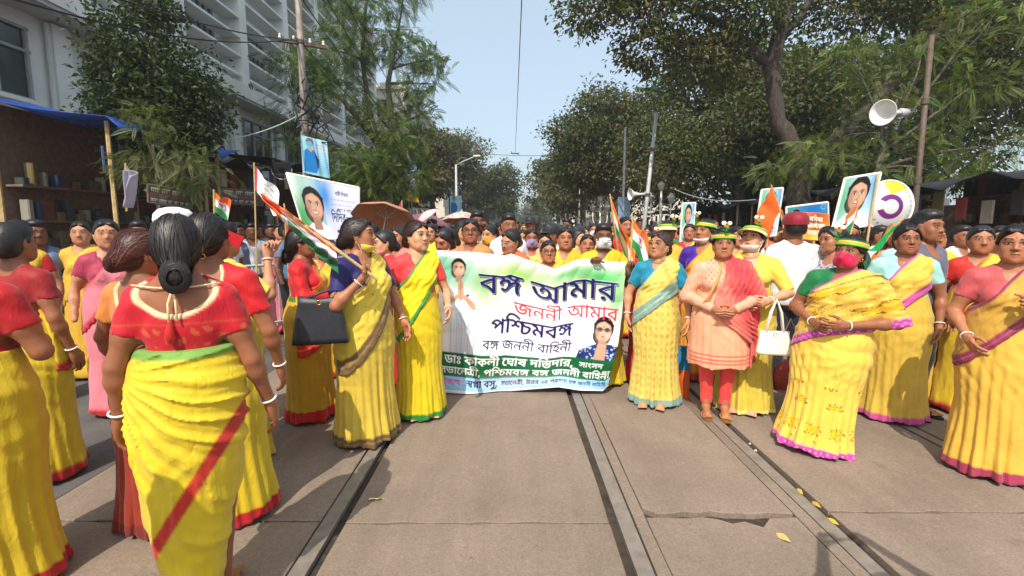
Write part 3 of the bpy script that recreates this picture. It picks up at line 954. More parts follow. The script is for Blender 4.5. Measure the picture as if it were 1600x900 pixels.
# ------------------------------------------------------------------ trees
def leaf_mesh(name, blobs, n, size, cols, parent, style='broad', clump=26, seed=0, gap=.38, droop=.3, spread=.24):
    R = np.random.RandomState(seed)
    bl = np.array(blobs, float)                      # x y z rx ry rz
    wgt = (bl[:, 3] * bl[:, 4] + bl[:, 4] * bl[:, 5] + bl[:, 3] * bl[:, 5]); wgt /= wgt.sum()
    nc = max(4, n // clump)
    bi = R.choice(len(bl), nc, p=wgt)
    d = R.normal(size=(nc, 3)); d /= np.linalg.norm(d, axis=1)[:, None]
    rr = R.uniform(.25, 1.08, nc) ** .55
    cc = bl[bi, :3] + d * bl[bi, 3:6] * rr[:, None]
    ci = R.randint(0, nc, n)
    sp = spread * np.minimum(bl[bi[ci], 3], 2.2)[:, None]
    P0 = cc[ci] + R.normal(size=(n, 3)) * sp * np.array([1, 1, .55])
    outw = P0 - bl[bi[ci], :3]; outw /= np.linalg.norm(outw, axis=1)[:, None] + 1e-6
    dr = outw * .7 + R.normal(size=(n, 3)) * .7 + np.array([0, 0, -droop]); dr /= np.linalg.norm(dr, axis=1)[:, None]
    up = np.array([0, 0, 1.0]) + R.normal(size=(n, 3)) * .55
    sd = np.cross(dr, up); sd /= np.linalg.norm(sd, axis=1)[:, None] + 1e-6
    nm = np.cross(sd, dr)
    cols = np.array(cols, np.float32)
    cl = cols[R.randint(0, len(cols), nc)][ci] * R.uniform(.75, 1.25, (n, 1))
    L = size * R.uniform(.7, 1.3, n)[:, None]
    if style == 'broad':
        W = L * .27
        V = np.stack([P0, P0 + dr * L * .45 + sd * W + nm * W * .35, P0 + dr * L - nm * L * .08, P0 + dr * L * .45 - sd * W + nm * W * .35], 1)
        C = np.repeat(cl[:, None, :], 4, 1)
        F = np.arange(n * 4).reshape(n, 4)
        return mesh_np(name, V.reshape(-1, 3), F, M['leaf'], parent, C.reshape(-1, 3), smooth=False)
    # feathery: each leaf is a frond of paired leaflets along a drooping stalk
    K = 13; Vs = []; Cs = []
    for k in range(K):
        t = (k + .8) / K
        base = P0 + dr * L * t + np.array([0, 0, -1.0]) * L * .28 * t * t
        ll = L * .20 * math.sin(PI * min(.95, t * .8 + .12))
        for s_ in (-1, 1):
            dl = sd * s_ * .92 + dr * .45 - np.array([0, 0, .12]); wv = dr * .030 * L
            Vs.append(np.stack([base - wv * .6, base + dl * ll * .5 - wv, base + dl * ll, base + dl * ll * .5 + wv * 1.3], 1)); Cs.append(np.repeat(cl[:, None, :], 4, 1))
    V = np.concatenate(Vs).reshape(-1, 3); C = np.concatenate(Cs).reshape(-1, 3)
    return mesh_np(name, V, np.arange(len(V)).reshape(-1, 4), M['leaf'], parent, C, smooth=False)

def tree(name, label, base, trunk, blobs, n, size, cols, style='broad', bark='bark', twigs=3, seed=0, limb_r=.06, group=None, clump=26, droop=.3, bare=None, spread=.24):
    """trunk = list of polylines [(x,y,z,r)...] relative to base; limbs grow from it into every blob"""
    t = thing(name, label, 'tree', base, 0, group)
    R = random.Random(seed + 5)
    m = MB(); allp = []
    for pl in trunk:
        # refine with a little wander
        pts, rs = [], []
        for i in range(len(pl) - 1):
            for k in range(4):
                u = k / 4
                pts.append([pl[i][q] * (1 - u) + pl[i + 1][q] * u + (R.uniform(-.25, .25) * pl[i][3] if (i or k) else 0) for q in range(3)]); rs.append((pl[i][3] * (1 - u) + pl[i + 1][3] * u) * R.uniform(.93, 1.07))
        pts.append(list(pl[-1][:3])); rs.append(pl[-1][3])
        m.tube(pts, rs, 10)
        allp += [(Vector(p), r) for p, r in zip(pts, rs)]
    for b in blobs:
        c = Vector(b[:3])
        cand = sorted(allp, key=lambda q: (q[0] - c).length + max(0, q[0].z - c.z) * 1.5)[:4]
        p, r = R.choice(cand[:2])
        r0 = min(limb_r, r * .7)
        mid = p.lerp(c, .5) + Vector((R.uniform(-.15, .15), R.uniform(-.15, .15), R.uniform(-.05, .25))) * (c - p).length * .6
        cur = []
        for k in range(7):
            u = k / 6; cur.append(p * (1 - u) ** 2 + mid * 2 * u * (1 - u) + c * u * u)
        m.tube(cur, [r0 * (1 - .72 * k / 6) for k in range(7)], 7)
        for k in range(twigs):
            s0 = cur[R.randint(3, 6)]
            e = c + Vector((R.uniform(-1, 1) * b[3], R.uniform(-1, 1) * b[4], R.uniform(-.7, 1) * b[5])) * .85
            md = s0.lerp(e, .5) + Vector((R.uniform(-.1, .1), R.uniform(-.1, .1), R.uniform(0, .15))) * (e - s0).length
            m.tube([s0, md, e], [r0 * .33, r0 * .22, r0 * .08], 5)
    m.build('trunk', M[bark], t, True)
    if n:
        leaf_mesh('crown', blobs, n, size, cols, t, style, clump, seed, droop=droop, spread=spread)
    return t

DG = [(.052, .082, .022), (.066, .098, .026), (.092, .115, .030), (.042, .064, .020)]
OLV = [(.095, .108, .032), (.118, .122, .036), (.072, .090, .026), (.140, .115, .042)]
BRN = [(.12, .085, .035), (.09, .075, .03), (.07, .07, .03), (.14, .10, .045)]
BRI = [(.10, .16, .02), (.13, .19, .025), (.08, .13, .02), (.16, .19, .03)]
FEA = [(.085, .13, .028), (.10, .15, .03), (.065, .105, .024), (.13, .165, .04)]
def rblobs(seed, box, n, r0, r1, flat=.75):
    R = random.Random(seed); out = []
    for _ in range(n):
        r = R.uniform(r0, r1)
        out.append((R.uniform(box[0], box[1]), R.uniform(box[2], box[3]), R.uniform(box[4], box[5]), r, r, r * flat))
    return out

# left pavement: small dense dark tree
tree('pavement_tree', 'small dense dark green tree with a thin trunk in front of the white office building', (-5.35, 7.7, .1),
     [[(-.25, 0, 0, .06), (-.15, 0, 1.6, .055), (-.1, 0, 2.9, .045), (0, 0, 4.2, .03)]],
     [(-.35, 0, 4.25, .55, .5, .45), (-.05, .1, 3.8, .75, .6, .5), (.3, 0, 3.35, .6, .5, .42), (-.5, 0, 3.2, .55, .5, .45), (.45, -.1, 2.95, .42, .4, .32), (.15, 0, 2.75, .5, .4, .3), (-.1, .2, 4.75, .35, .35, .3), (-.75, .2, 3.7, .4, .4, .3), (0, 0, 3.4, .6, .5, .5)],
     14500, .088, [(.030, .050, .016), (.038, .060, .019), (.052, .075, .022)], seed=3, limb_r=.03, clump=14)
tree('sapling', 'slim sapling with pale yellowish leaves under the small dark tree', (-5.0, 7.0, .1),
     [[(0, 0, 0, .035), (.02, 0, 1.5, .03), (-.03, 0, 2.6, .02)]],
     [(.15, 0, 2.55, .42, .3, .28), (.5, 0, 2.25, .4, .3, .22), (-.35, .1, 2.35, .35, .3, .2), (.3, 0, 2.0, .3, .25, .15), (-.1, 0, 2.95, .25, .25, .2)],
     1000, .19, [(.12, .14, .045), (.16, .17, .06), (.09, .11, .035)], 'feather', seed=4, limb_r=.02, clump=6)
# feathery tree
tree('feathery_tree', 'tall feathery leaved tree reaching over the street on the left', (-4.45, 17, .1),
     [[(0, 0, 0, .20), (-.1, 0, 2.2, .17), (.05, 0, 3.8, .14), (-.35, .1, 5.2, .10), (-.55, 0, 7.0, .07), (-.3, 0, 9.0, .04)],
      [(.0, 0, 3.3, .13), (.45, -.2, 4.7, .10), (.35, -.2, 6.2, .08), (.7, 0, 8.0, .05)],
      [(-.2, 0, 4.4, .10), (-1.1, -.4, 5.6, .07), (-2.0, -.5, 6.3, .045)],
      [(.05, 0, 3.6, .09), (-1.2, -.6, 3.9, .07), (-2.2, -1.0, 3.8, .04)]],
     [(.8, 0, 7.2, 1.0, 1, .55), (1.45, -.2, 6.2, .8, .8, .4), (1.1, .2, 5.2, .8, .8, .4), (-.2, 0, 7.8, 1.1, 1, .6), (-1.4, -.3, 7.2, 1.0, 1, .6), (-2.4, -.4, 6.6, .9, .9, .5), (-1.2, -.2, 5.9, 1.0, .9, .5),
      (-2.6, -.8, 5.2, .8, .8, .4), (.2, 0, 8.9, 1.1, 1, .5), (-.9, -.3, 8.7, 1.0, .9, .5), (.9, 0, 9.6, .9, .9, .4), (-2.7, -.9, 4.1, .9, .8, .4), (1.7, 0, 7.0, .6, .6, .35), (0.1, -.3, 5.0, .9, .7, .4), (1.3, 0, 4.6, .5, .5, .3)],
     3900, .38, FEA + BRI[:2], 'feather', bark='bark_dark', seed=7, limb_r=.07, clump=8, twigs=4)
tree('low_green_tree', 'bright green low foliage at the foot of the feathery tree', (-3.7, 14.5, .1),
     [[(0, 0, 0, .10), (.1, 0, 1.8, .08), (.0, 0, 2.9, .05)]],
     [(0, 0, 3.1, .75, .6, .4), (-.9, 0, 3.3, .8, .6, .45), (.6, .2, 2.9, .6, .6, .35), (-.3, 0, 2.6, .8, .6, .35), (.5, 0, 3.7, .5, .5, .3), (-1.3, .2, 2.7, .6, .5, .35), (.3, 0, 4.2, .4, .4, .3)],
     2100, .34, BRI + FEA, 'feather', seed=9, limb_r=.04, clump=8)
tree('brown_leaved_tree', 'brownish dry leaved tree beyond the hanging poster on the left', (-5.0, 30, .1),
     [[(0, 0, 0, .22), (.2, 0, 2.5, .18), (.1, 0, 5.0, .10)]],
     rblobs(21, (-1.8, 1.5, -1, 1, 3.2, 6.8), 13, .8, 1.25), 9500, .24, BRN + OLV, seed=21, limb_r=.08)
tree('bare_topped_tree', 'tall tree with a pale half bare top standing over the left hand row', (-4.9, 41, .1),
     [[(0, 0, 0, .26), (.1, 0, 4, .2), (.2, 0, 8.0, .10)]],
     rblobs(22, (-2.4, 2.4, -1.5, 1.5, 3.5, 8.2), 16, 1.0, 1.5), 8500, .26, OLV, seed=22, limb_r=.10)
tree('bare_crown_tree', 'leafless twiggy crown above the middle of the left hand trees', (-4.4, 45, .1),
     [[(0, 0, 0, .22), (0, 0, 6, .14), (.1, 0, 8, .1)]],
     rblobs(23, (-2, 2, -1, 1, 8.2, 10.2), 12, .9, 1.3), 1500, .2, OLV, seed=23, limb_r=.10, twigs=14)
tree('dark_round_tree', 'dark round tree at the right end of the left hand row', (-2.6, 50, .1),
     [[(0, 0, 0, .26), (.1, 0, 3.5, .2), (.2, 0, 6.0, .10)]],
     rblobs(24, (-2.5, 2.6, -1.5, 1.5, 3.6, 7.0), 16, 1.0, 1.5), 9500, .27, DG + OLV, seed=24, limb_r=.10)
tree('far_tree', 'far left tree nearest the end of the street', (-3.9, 72, .1), [[(0, 0, 0, .3), (0, 0, 4, .2)]],
     rblobs(25, (-3, 3.4, -2, 2, 3.5, 7), 14, 1.2, 1.8), 6000, .4, DG + OLV, seed=25)
tree('far_tree', 'hazy tree closing the very end of the street', (4.5, 120, .1), [[(0, 0, 0, .3), (0, 0, 4, .2)]],
     rblobs(26, (-4, 6, -2, 2, 2.5, 6.5), 14, 1.5, 2.2), 5000, .6, OLV, seed=26)
tree('far_tree', 'hazy tree on the left at the very end of the street', (-4.5, 130, .1), [[(0, 0, 0, .3), (0, 0, 4, .2)]],
     rblobs(27, (-7, 5, -2, 2, 2.5, 6.0), 14, 1.5, 2.2), 5000, .6, OLV, seed=27)
# left filler trees behind
tree('background_tree', 'dark tree between the feathery tree and the brown leaved tree', (-6.0, 24, .1), [[(0, 0, 0, .2), (0, 0, 4, .12)]],
     rblobs(28, (-1.2, 1.3, -1, 1, 2.8, 4.8), 9, .7, 1.1), 6500, .22, DG, seed=28, limb_r=.07)

# right side: the great dark tree and its leaning limbs
tree('great_tree', 'great dark leaved tree with leaning forked trunks spreading over the right side', (6.6, 11.2, .05),
     [[(0, 0, 0, .34), (-.05, 0, 1.6, .28), (-.15, 0, 2.9, .22), (-.65, 0, 3.9, .17), (-.95, -.1, 5.0, .15), (-.75, -.1, 6.2, .15), (-.75, -.2, 7.6, .10)],
      [(-.1, 0, 2.5, .18), (.55, .1, 3.3, .16), (1.4, .1, 4.1, .15), (2.4, .1, 5.4, .12), (3.6, 0, 6.6, .08)],
      [(-.95, -.1, 5.0, .10), (-2.0, -.2, 5.8, .08), (-3.4, -.3, 6.3, .05), (-4.6, -.3, 6.3, .03)],
      [(-.72, 0, 5.6, .09), (-.3, -.1, 6.2, .08), (.5, -.2, 7.4, .05)]],
     [(-4.9, -.4, 6.1, .75, .8, .5), (-4.1, -.3, 6.9, .9, .9, .6), (-3.2, -.4, 6.1, 1.0, .9, .65), (-2.3, -.3, 7.1, 1.1, 1, .7), (-1.6, -.3, 6.0, .9, .8, .6), (-3.7, -.2, 5.3, .65, .7, .4), (-2.4, 0, 5.1, .8, .8, .5),
      (-.6, .4, 7.4, 1.2, 1, .8), (.8, .5, 6.7, 1.2, 1, .8), (2.2, .5, 7.1, 1.2, 1, .8), (3.6, .5, 6.4, 1.3, 1, .9), (4.9, .3, 5.6, 1.2, 1, .9), (-3.2, -.2, 7.7, 1.0, 1, .5), (6.0, .2, 6.6, 1.3, 1, .9), (4.6, .2, 7.8, 1.2, 1, .8)],
     42000, .115, DG + OLV + OLV + [(.14, .115, .05), (.16, .12, .05)], bark='bark_dark', seed=31, limb_r=.07, clump=22, twigs=4)
tree('fern_leaved_tree', 'bright fern leaved tree in front of the forked trunk on the right', (7.6, 10.2, .05),
     [[(0, 0, 0, .10), (-.2, 0, 2, .08), (0, 0, 3.4, .05)]],
     [(-1.3, -.2, 2.95, .7, .5, .3), (-.6, 0, 3.4, .7, .5, .35), (.3, 0, 3.0, .7, .5, .35), (1.0, 0, 3.5, .7, .5, .35), (-.2, 0, 4.2, .7, .5, .4), (1.6, 0, 4.3, .7, .5, .4), (.8, .3, 5.0, .7, .6, .4), (-.8, 0, 4.9, .5, .5, .3), (2.2, 0, 3.1, .7, .5, .35), (1.8, .2, 5.6, .8, .6, .4), (-2.0, .1, 2.7, .5, .5, .25), (-.3, 0, 2.5, .6, .5, .25), (1.2, 0, 2.6, .7, .5, .3)],
     2700, .27, BRI + FEA + OLV, 'feather', seed=33, limb_r=.04, clump=8, twigs=4)
tree('broad_tree', 'broad olive green tree left of the tall grey pole on the right side', (5.0, 22, .05),
     [[(0, 0, 0, .24), (-.2, 0, 2.6, .2), (.1, 0, 5, .12)], [(-.2, 0, 2.6, .12), (-1.5, 0, 4.5, .08)]],
     rblobs(34, (-3.0, 1.8, -1.5, 1.5, 3.4, 7.2), 20, .8, 1.25), 24000, .16, OLV + DG + BRN[:1], seed=34, limb_r=.08)
tree('broad_tree', 'dark tree under the great tree beside the three armed lamp', (7.8, 17.5, .05),
     [[(0, 0, 0, .24), (.2, 0, 2.6, .2), (.1, 0, 5, .12)], [(.1, 0, 2.4, .12), (1.2, 0, 4.2, .08)]],
     rblobs(35, (-2.6, 2.6, -1.5, 1.5, 3.0, 7.6), 20, .9, 1.4), 30000, .155, DG + OLV + OLV, seed=35, limb_r=.08)
tree('broad_tree', 'dark tree filling the background at the far right edge', (12.6, 15.5, .05),
     [[(0, 0, 0, .28), (.2, 0, 3, .2), (.1, 0, 6, .12)]],
     rblobs(36, (-3.0, 3.6, -1.5, 1.5, 2.8, 9.0), 22, 1.1, 1.6), 19000, .20, DG + OLV + OLV, seed=36, limb_r=.09)
tree('broad_tree', 'mid distance tree on the right with pale brown patches', (6.2, 31, .05),
     [[(0, 0, 0, .26), (-.2, 0, 3, .2), (.1, 0, 6, .12)]],
     rblobs(37, (-3.0, 2.6, -1.5, 1.5, 3.0, 8.6), 20, 1.0, 1.6), 17000, .21, OLV + BRN[:2], seed=37, limb_r=.09)
tree('broad_tree', 'farther tree on the right beside the pale building', (6.4, 43, .05),
     [[(0, 0, 0, .26), (-.2, 0, 3, .2), (.1, 0, 6, .12)]],
     rblobs(38, (-3.2, 3, -1.5, 1.5, 3.2, 9.5), 18, 1.2, 1.8), 8500, .34, OLV, seed=38, limb_r=.09)
tree('broad_tree', 'far tree on the right close to the end of the street', (6.0, 62, .05),
     [[(0, 0, 0, .26), (-.2, 0, 3, .2), (.1, 0, 6, .12)]],
     rblobs(39, (-3.0, 5, -1.5, 1.5, 3.0, 9.5), 16, 1.4, 2.2), 6500, .45, OLV + DG, seed=39, limb_r=.09)
tree('background_tree', 'dense dark tree behind the leaning limb on the far right', (10.0, 21, .05),
     [[(0, 0, 0, .3), (0, 0, 6, .16)]], rblobs(40, (-3, 3, -1, 1, 2.4, 8.5), 18, 1.2, 1.9), 11000, .27, DG, seed=40, limb_r=.09)
tree('background_tree', 'dense dark tree deep behind the orange printed sheet', (14.5, 24, .05),
     [[(0, 0, 0, .3), (0, 0, 6, .16)]], rblobs(41, (-4, 4, -1, 1, 2.4, 9.5), 18, 1.4, 2.2), 9500, .32, DG, seed=41, limb_r=.09)
# ------------------------------------------------------------------ people
LOD = {'hi': .0082, 'mid': .015, 'lo': .026}
YEL = lin(214, 184, 32); YEL2 = lin(218, 190, 76); RED = lin(182, 20, 28); GREEN = lin(20, 120, 50)
SK = dict(a=lin(190, 132, 98), b=lin(172, 112, 79), c=lin(148, 93, 64), d=lin(206, 152, 116), e=lin(116, 74, 53))
BLACKHAIR = (0.012, 0.010, 0.010)

def mixc(C, c, t):
    t = np.clip(t, 0, 1)[:, None].astype(np.float32)
    return C * (1 - t) + np.array(c, np.float32)[:3] * t

def torso(F, w, g=0.0, female=True, low=.80):
    b = 1.0 + (w - 1) * 1.15
    F.ell((0, .005, .885), (.162 * w + g, .122 * b + g, .125 + g), .04)
    F.ell((0, .045, .865), (.125 * w + g, .098 * b + g, .105 + g), .05)
    F.ell((0, -.015, 1.02), (.140 * w + g, .108 * b + g, .125 + g), .06)
    F.ell((0, .010, 1.165), (.148 * w + g, .098 * b + g, .150 + g), .05)
    if female:
        for s_ in (-1, 1): F.ell((s_ * .066 * w, -.078 * b, 1.150), (.062 * w + g, .058 + g, .060 + g), .035)
    else:
        F.ell((0, -.045, 1.19), (.130 * w + g, .065 + g, .08 + g), .05)
    F.cap((-.118 * w, .012, 1.262), (.118 * w, .012, 1.262), .050 + g, k=.05)
    for s_ in (-1, 1): F.cap((s_ * .120 * w, .018, 1.268), (s_ * .02, .020, 1.335), .034 + g, .040 + g, .05)
    return F

def prof(z, table, i):
    t = sorted(table)
    return np.interp(z, [r[0] for r in t], [r[i] for r in t]).astype(np.float32)

SKIRT = [(1.06, .148, .118, 0, -.008), (.97, .172, .142, 0, 0), (.88, .194, .162, 0, .005), (.72, .200, .168, 0, 0), (.45, .192, .168, 0, 0), (.22, .206, .182, 0, 0), (.02, .232, .205, 0, 0)]

def skirt_fn(table, w, pleat=.013, swag=.006, seed=0.0, n=17, grow=0.0, drape=0.0):
    def f(x, y, z):
        ww = w if w < 1 else 1 + (w - 1) * np.clip((z - .0) / .7, .55, 1)
        a = prof(z, table, 1) * ww + grow; b = prof(z, table, 2) * ww + grow
        X = x - prof(z, table, 3); Y = y - prof(z, table, 4)
        k0 = np.sqrt((X / a) ** 2 + (Y / b) ** 2)
        th = np.arctan2(X, -Y)
        d = (k0 - 1) * np.minimum(a, b)
        low = np.clip((1.0 - z) / .95, 0, 1)
        env = .30 + .70 * np.exp(-(th / .95) ** 2)
        ph = n * th + seed + 1.6 * np.sin(2.3 * z + seed + 2 * th) + 1.5 * np.sin(3 * th + 1.7 * seed)
        amp = .30 + .70 * np.clip(.5 + .9 * np.sin(2.3 * th + 2.1 * seed) * np.sin(4.1 * th + seed), 0, 1)
        d = d - pleat * low * env * amp * (1.5 * np.abs(np.sin(ph * .5)) - .95)
        d = d - pleat * 1.3 * np.clip((.30 - z) / .30, 0, 1) * np.sin(ph * .5 + .6 * np.sin(5 * th + seed)) * (.45 + .55 * env)
        d = d - pleat * .45 * low * np.sin(2.7 * n * .5 * th + 3 * z + seed * 2)
        d = d - pleat * .28 * low * (1 - 1.6 * np.abs(np.sin(15.5 * th + 2.2 * np.sin(4 * z + 3 * th + seed)))) * (.5 + .5 * np.sin(5 * th + 3 * z + seed))
        win = np.exp(-((z - .74) / .24) ** 2)
        wb = wob(x * 1.1, y * 1.1, z * .8, seed + 2)
        d = d - swag * .33 * win * (1 - 1.8 * np.abs(np.sin(39 * (z + .10 * np.sin(th + .3 + seed)) - 3 * th + 2.5 * wb + 1.5 * np.sin(3 * th)))) * (.5 + .5 * np.sin(2 * th + 9 * z + seed))
        sw = np.sin(25 * (z + .16 * np.sin(th + .5)) + 2.2 * th + 2.6 * wb + 1.3 * np.sin(2.1 * th + seed))
        d = d - swag * win * (np.abs(sw) - .4) * (.35 + .65 * np.clip(.5 + 1.1 * wob(x * 1.4, y * 1.3, z * 1.5, seed + 4), 0, 1)) - .006 * wob(x * 1.7, y * 1.7, z * 1.2, seed)
        if drape:
            # long curved folds gathered at one hip and fanning down across the seat
            gx, gz = .22, 1.02
            ang = np.arctan2(gz - z, (gx - x) + .02); rad = np.sqrt((gx - x) ** 2 + (gz - z) ** 2)
            q = ang * 15 + 2.2 * wob(x * .9, y * .9, z * .9, seed) + 5 * rad
            m_ = np.clip(rad * 5, 0, 1) * np.clip((z - .10) * 3, .25, 1)
            d = d - drape * m_ * (np.abs(np.sin(q)) ** .7 * -1.3 + .7) - drape * .4 * m_ * (.6 - np.abs(np.sin(q * 2.3 + 1.5 * wob(x * 2, y, z * 2, 1.0))))
        return d
    return f

def Rmat(yaw, pitch, roll):
    """yaw>0 turns the face towards +X, pitch>0 looks up"""
    y, p, r = map(math.radians, (yaw, pitch, roll))
    return np.array(Matrix.Rotation(y, 3, 'Z') @ Matrix.Rotation(-p, 3, 'X') @ Matrix.Rotation(r, 3, 'Y'))

def frame_hand(elbow, wrist, palm, side):
    x = np.array(wrist) - np.array(elbow); x = x / np.linalg.norm(x)
    z = -np.array(palm, float); z = z - x * z.dot(x); z /= np.linalg.norm(z) + 1e-9
    y = np.cross(z, x)
    if side == 'L': y = -y
    return np.stack([x, y, z], 1)

ARM = {
    'down': ((.235, .03, 1.03), (.245, -.05, .81), 'relax', (-1, 0, 0)),
    'fwd': ((.235, .01, 1.03), (.20, -.19, .90), 'relax', (-1, 0, 0)),
    'clasp': ((.245, .0, 1.03), (.075, -.205, .955), 'relax', (-.3, .8, .2)),
    'banner': ((.225, -.06, 1.06), (.21, -.25, 1.19), 'grip', (0, .2, -1)),
    'chest': ((.235, -.02, 1.03), (.09, -.22, 1.12), 'grip', (-.8, .4, 0)),
    'back': ((.235, .10, 1.03), (.20, .16, .82), 'relax', (-1, 0, 0)),
}
def arm(spec, side):
    if isinstance(spec, str): spec = ARM[spec]
    e, w, m, p = spec
    if side == 'R': e = (-e[0], e[1], e[2]); w = (-w[0], w[1], w[2]); p = (-p[0], p[1], p[2])
    return np.array(e), np.array(w), m, p

def person(label, cat, x, y, rot, H=1.56, w=1.0, lod='hi', skin=SK['b'], hairstyle='bun', haircol=BLACKHAIR,
           head=(0, 0, 0), L='down', R='down', kind='saree', cloth=YEL, border=RED, top=RED, sleeve=.55,
           skirt=None, pleat=.014, swag=.006, low=(.20, 1.16, -.22, .68), up=(-.19, 1.05, .05, 1.35), wide=False,
           pat=None, acc=(), feet=True, group=None, hem=.085, bord=.05, neck=(0, -.115, 1.335, .085, .10, .095), pants=(0.02, 0.02, 0.03),
           lean=(0, 0), hs=1.0, bindi=True, seed=None, pallu=True, bangle='shell', legs=None, backneck=None, petti=None, waist=1.045, face=None, toe=.0, drape=0.0, z0=0.0, shoe=None):
    h = LOD[lod]
    seed = rnd.random() * 6 if seed is None else seed
    root = thing('person', label, cat, (x, y, z0), math.radians(rot), group, H / 1.58)
    female = kind != 'man'
    aL, aR = arm(L, 'L'), arm(R, 'R')
    sh = {'L': np.array((.150 * w, .012, 1.258)), 'R': np.array((-.150 * w, .012, 1.258))}
    for q, A in (('L', aL), ('R', aR)):
        if w > 1.05:
            A[0][0] += (.045 * (w - 1) / .2) * (1 if q == 'L' else -1) * .8
    pts = np.array([aL[0], aL[1], aR[0], aR[1], (-.25 * w, -.24, 0), (.25 * w, .22, 1.40)])
    lo, hi = pts.min(0) - .09, pts.max(0) + .09; lo[2] = 0.0
    ka = 1.0 + (w - 1) * .8
    # ---- body: one continuous surface
    B = Field(lo, hi, h * 1.3 if lod == 'hi' else h)
    torso(B, w, 0.0, female)
    for q, (e, wr, md, pl) in (('L', aL), ('R', aR)):
        B.cap(sh[q], e, .046 * ka, .036 * ka, .035)
        B.cap(e, wr, .036 * ka, max(.0225, h * 1.1), .012)
        B.ell(e + (wr - e) * .27, (.037 * ka,) * 3, .025)
        B.ell(e + (sh[q] - e) * .5, (.046 * ka,) * 3, .03)
    for s_ in (-1, 1):
        lx = s_ * .085
        kx, ky, ax_, ay_ = (s_ * .085, -.01, s_ * .075, .015) if legs is None else legs[0 if s_ < 0 else 1]
        B.cap((lx, 0, .84), (kx, ky, .45), .088 * ka, .056, .05)
        B.cap((kx, ky, .45), (ax_, ay_, .09), .054, .034, .02)
        B.ell((kx + (ax_ - kx) * .3, ky + .022, .34), (.045, .050, .09), .03)
    Rh = Rmat(*head) * hs * 1.07
    jn = np.array((0 + lean[0], .016 + lean[1], 1.335))
    hc = jn + Rh @ np.array((0, -.012, .135))
    B.cap((0, .018, 1.26), jn + (0, 0, .01), .056, .050, .04)
    B.cap(jn, hc + Rh @ np.array((0, .016, -.06)), .050, .048, .03)
    V, Q = B.mesh()
    parts = [(V, Q, skin)]
    T = {'hi': HEAD_HI, 'mid': HEAD_MID, 'lo': HEAD_LO}[lod]; T = T[(rnd.randrange(len(T)) if face is None else face) % len(T)]
    hcCol = head_colors(T, skin, bindi and female)
    parts.append((T[0] @ Rh.T + hc, T[1], hcCol))
    if lod != 'lo':
        for q, (e, wr, md, pl) in (('L', aL), ('R', aR)):
            if md is None: continue
            HV, HQ = HANDS[(lod, md)]
            Fm = frame_hand(e, wr, pl, q)
            hq = HQ[:, ::-1] if q == 'L' else HQ
            parts.append((HV @ Fm.T + wr, hq, tuple(c * 1.04 for c in skin)))
        if feet:
            FV, FQ = FOOT
            for s_ in (-1, 1):
                k = legs[0 if s_ < 0 else 1] if legs is not None else (0, 0, s_ * .075, .015)
                fv = FV.copy()
                if s_ > 0: fv[:, 0] *= -1
                parts.append((fv + np.array((k[2], k[3] - (.02 if legs is None else 0) - toe, .012)), FQ if s_ < 0 else FQ[:, ::-1], tuple(c * .95 for c in skin)))
    V, Q, C = join(parts)
    mesh_np('body', V, Q, M['skin'], root, C)
    # ---- hair
    HM = Matrix.Translation(Vector(hc)) @ Matrix(Rh.tolist()).to_4x4()
    if hairstyle:
        HV, HQ = hair(hairstyle, lod)
        HC = np.tile(np.array(haircol, np.float32), (len(HV), 1))
        if female and lod != 'lo' and hairstyle != 'man' and rnd.random() < .3:
            mk = (np.abs(HV[:, 0]) < .004) & (HV[:, 1] < -.035) & (HV[:, 2] > .06)
            HC[mk] = (.35, .015, .012)
        o = mesh_np('hair', HV, HQ, M['hair'], root, HC)
        o.matrix_local = HM
        if female and lod == 'hi' and hairstyle != 'man':
            if hairstyle not in STR: STR[hairstyle] = strands(hairstyle, 620, len(STR))
            SV, SF, SC = STR[hairstyle]
            o2 = mesh_np('hair_strands', SV, SF, M['hair'], root, SC * (np.array(haircol) / .011)[None]); o2.parent = o; o2['kind'] = 'stuff'
    # ---- clothes
    T0 = skirt or SKIRT
    zb = 1.045
    if kind in ('saree',):
        S = Field((-.36, -.36, 0), (.36, .36, 1.16), h)
        if skirt:
            m = max(abs(r[3]) for r in T0) + .36; S = Field((-m, -.42, 0), (m, .42, 1.16), h)
        S.fn(skirt_fn(T0, w, pleat, swag, seed, drape=drape))
        S.F[:, :, :] = np.maximum(S.F, .022 + .012 * np.sin(6 * np.arctan2(S.x, S.y) + seed) - S.z)
        S.F = np.maximum(S.F, S.z - waist)
        V, Q = S.mesh()
        C = np.tile(np.array(cloth, np.float32), (len(V), 1))
        C = mixc(C, border, (hem - V[:, 2]) / h + .5)
        if petti is not None: C = mixc(C, petti, (V[:, 2] - waist + .035) / h + .5)
        if pat: C = pat(V, C, 'skirt')
        mesh_np('saree_skirt', V, Q, M['cloth'], root, C)
    if kind in ('kurta',):
        S = Field((-.34, -.36, .38), (.34, .36, 1.12), h)
        S.fn(skirt_fn(T0, w, pleat * .8, swag * .5, seed))
        S.F = np.maximum(np.maximum(S.F, .455 + .01 * np.sin(5 * np.arctan2(S.x, S.y)) - S.z), S.z - 1.06)
        # side slit
        S.F = np.maximum(S.F, -(np.maximum(np.abs(S.y) - .012 - .06 * np.clip(.80 - S.z, 0, 1), S.z - .80) + 0 * S.x))
        tors = S.blank(); torso(tors, w, .012, female)
        S.F = smin(S.F, np.maximum(tors.F, .9 - S.z), .02)
        S.F = np.maximum(S.F, S.z - 1.07)
    # upper garment
    Bl = Field((lo[0], -.26, .92 if kind in ('saree', 'blouse') else .76), (hi[0], .26, 1.40), h)
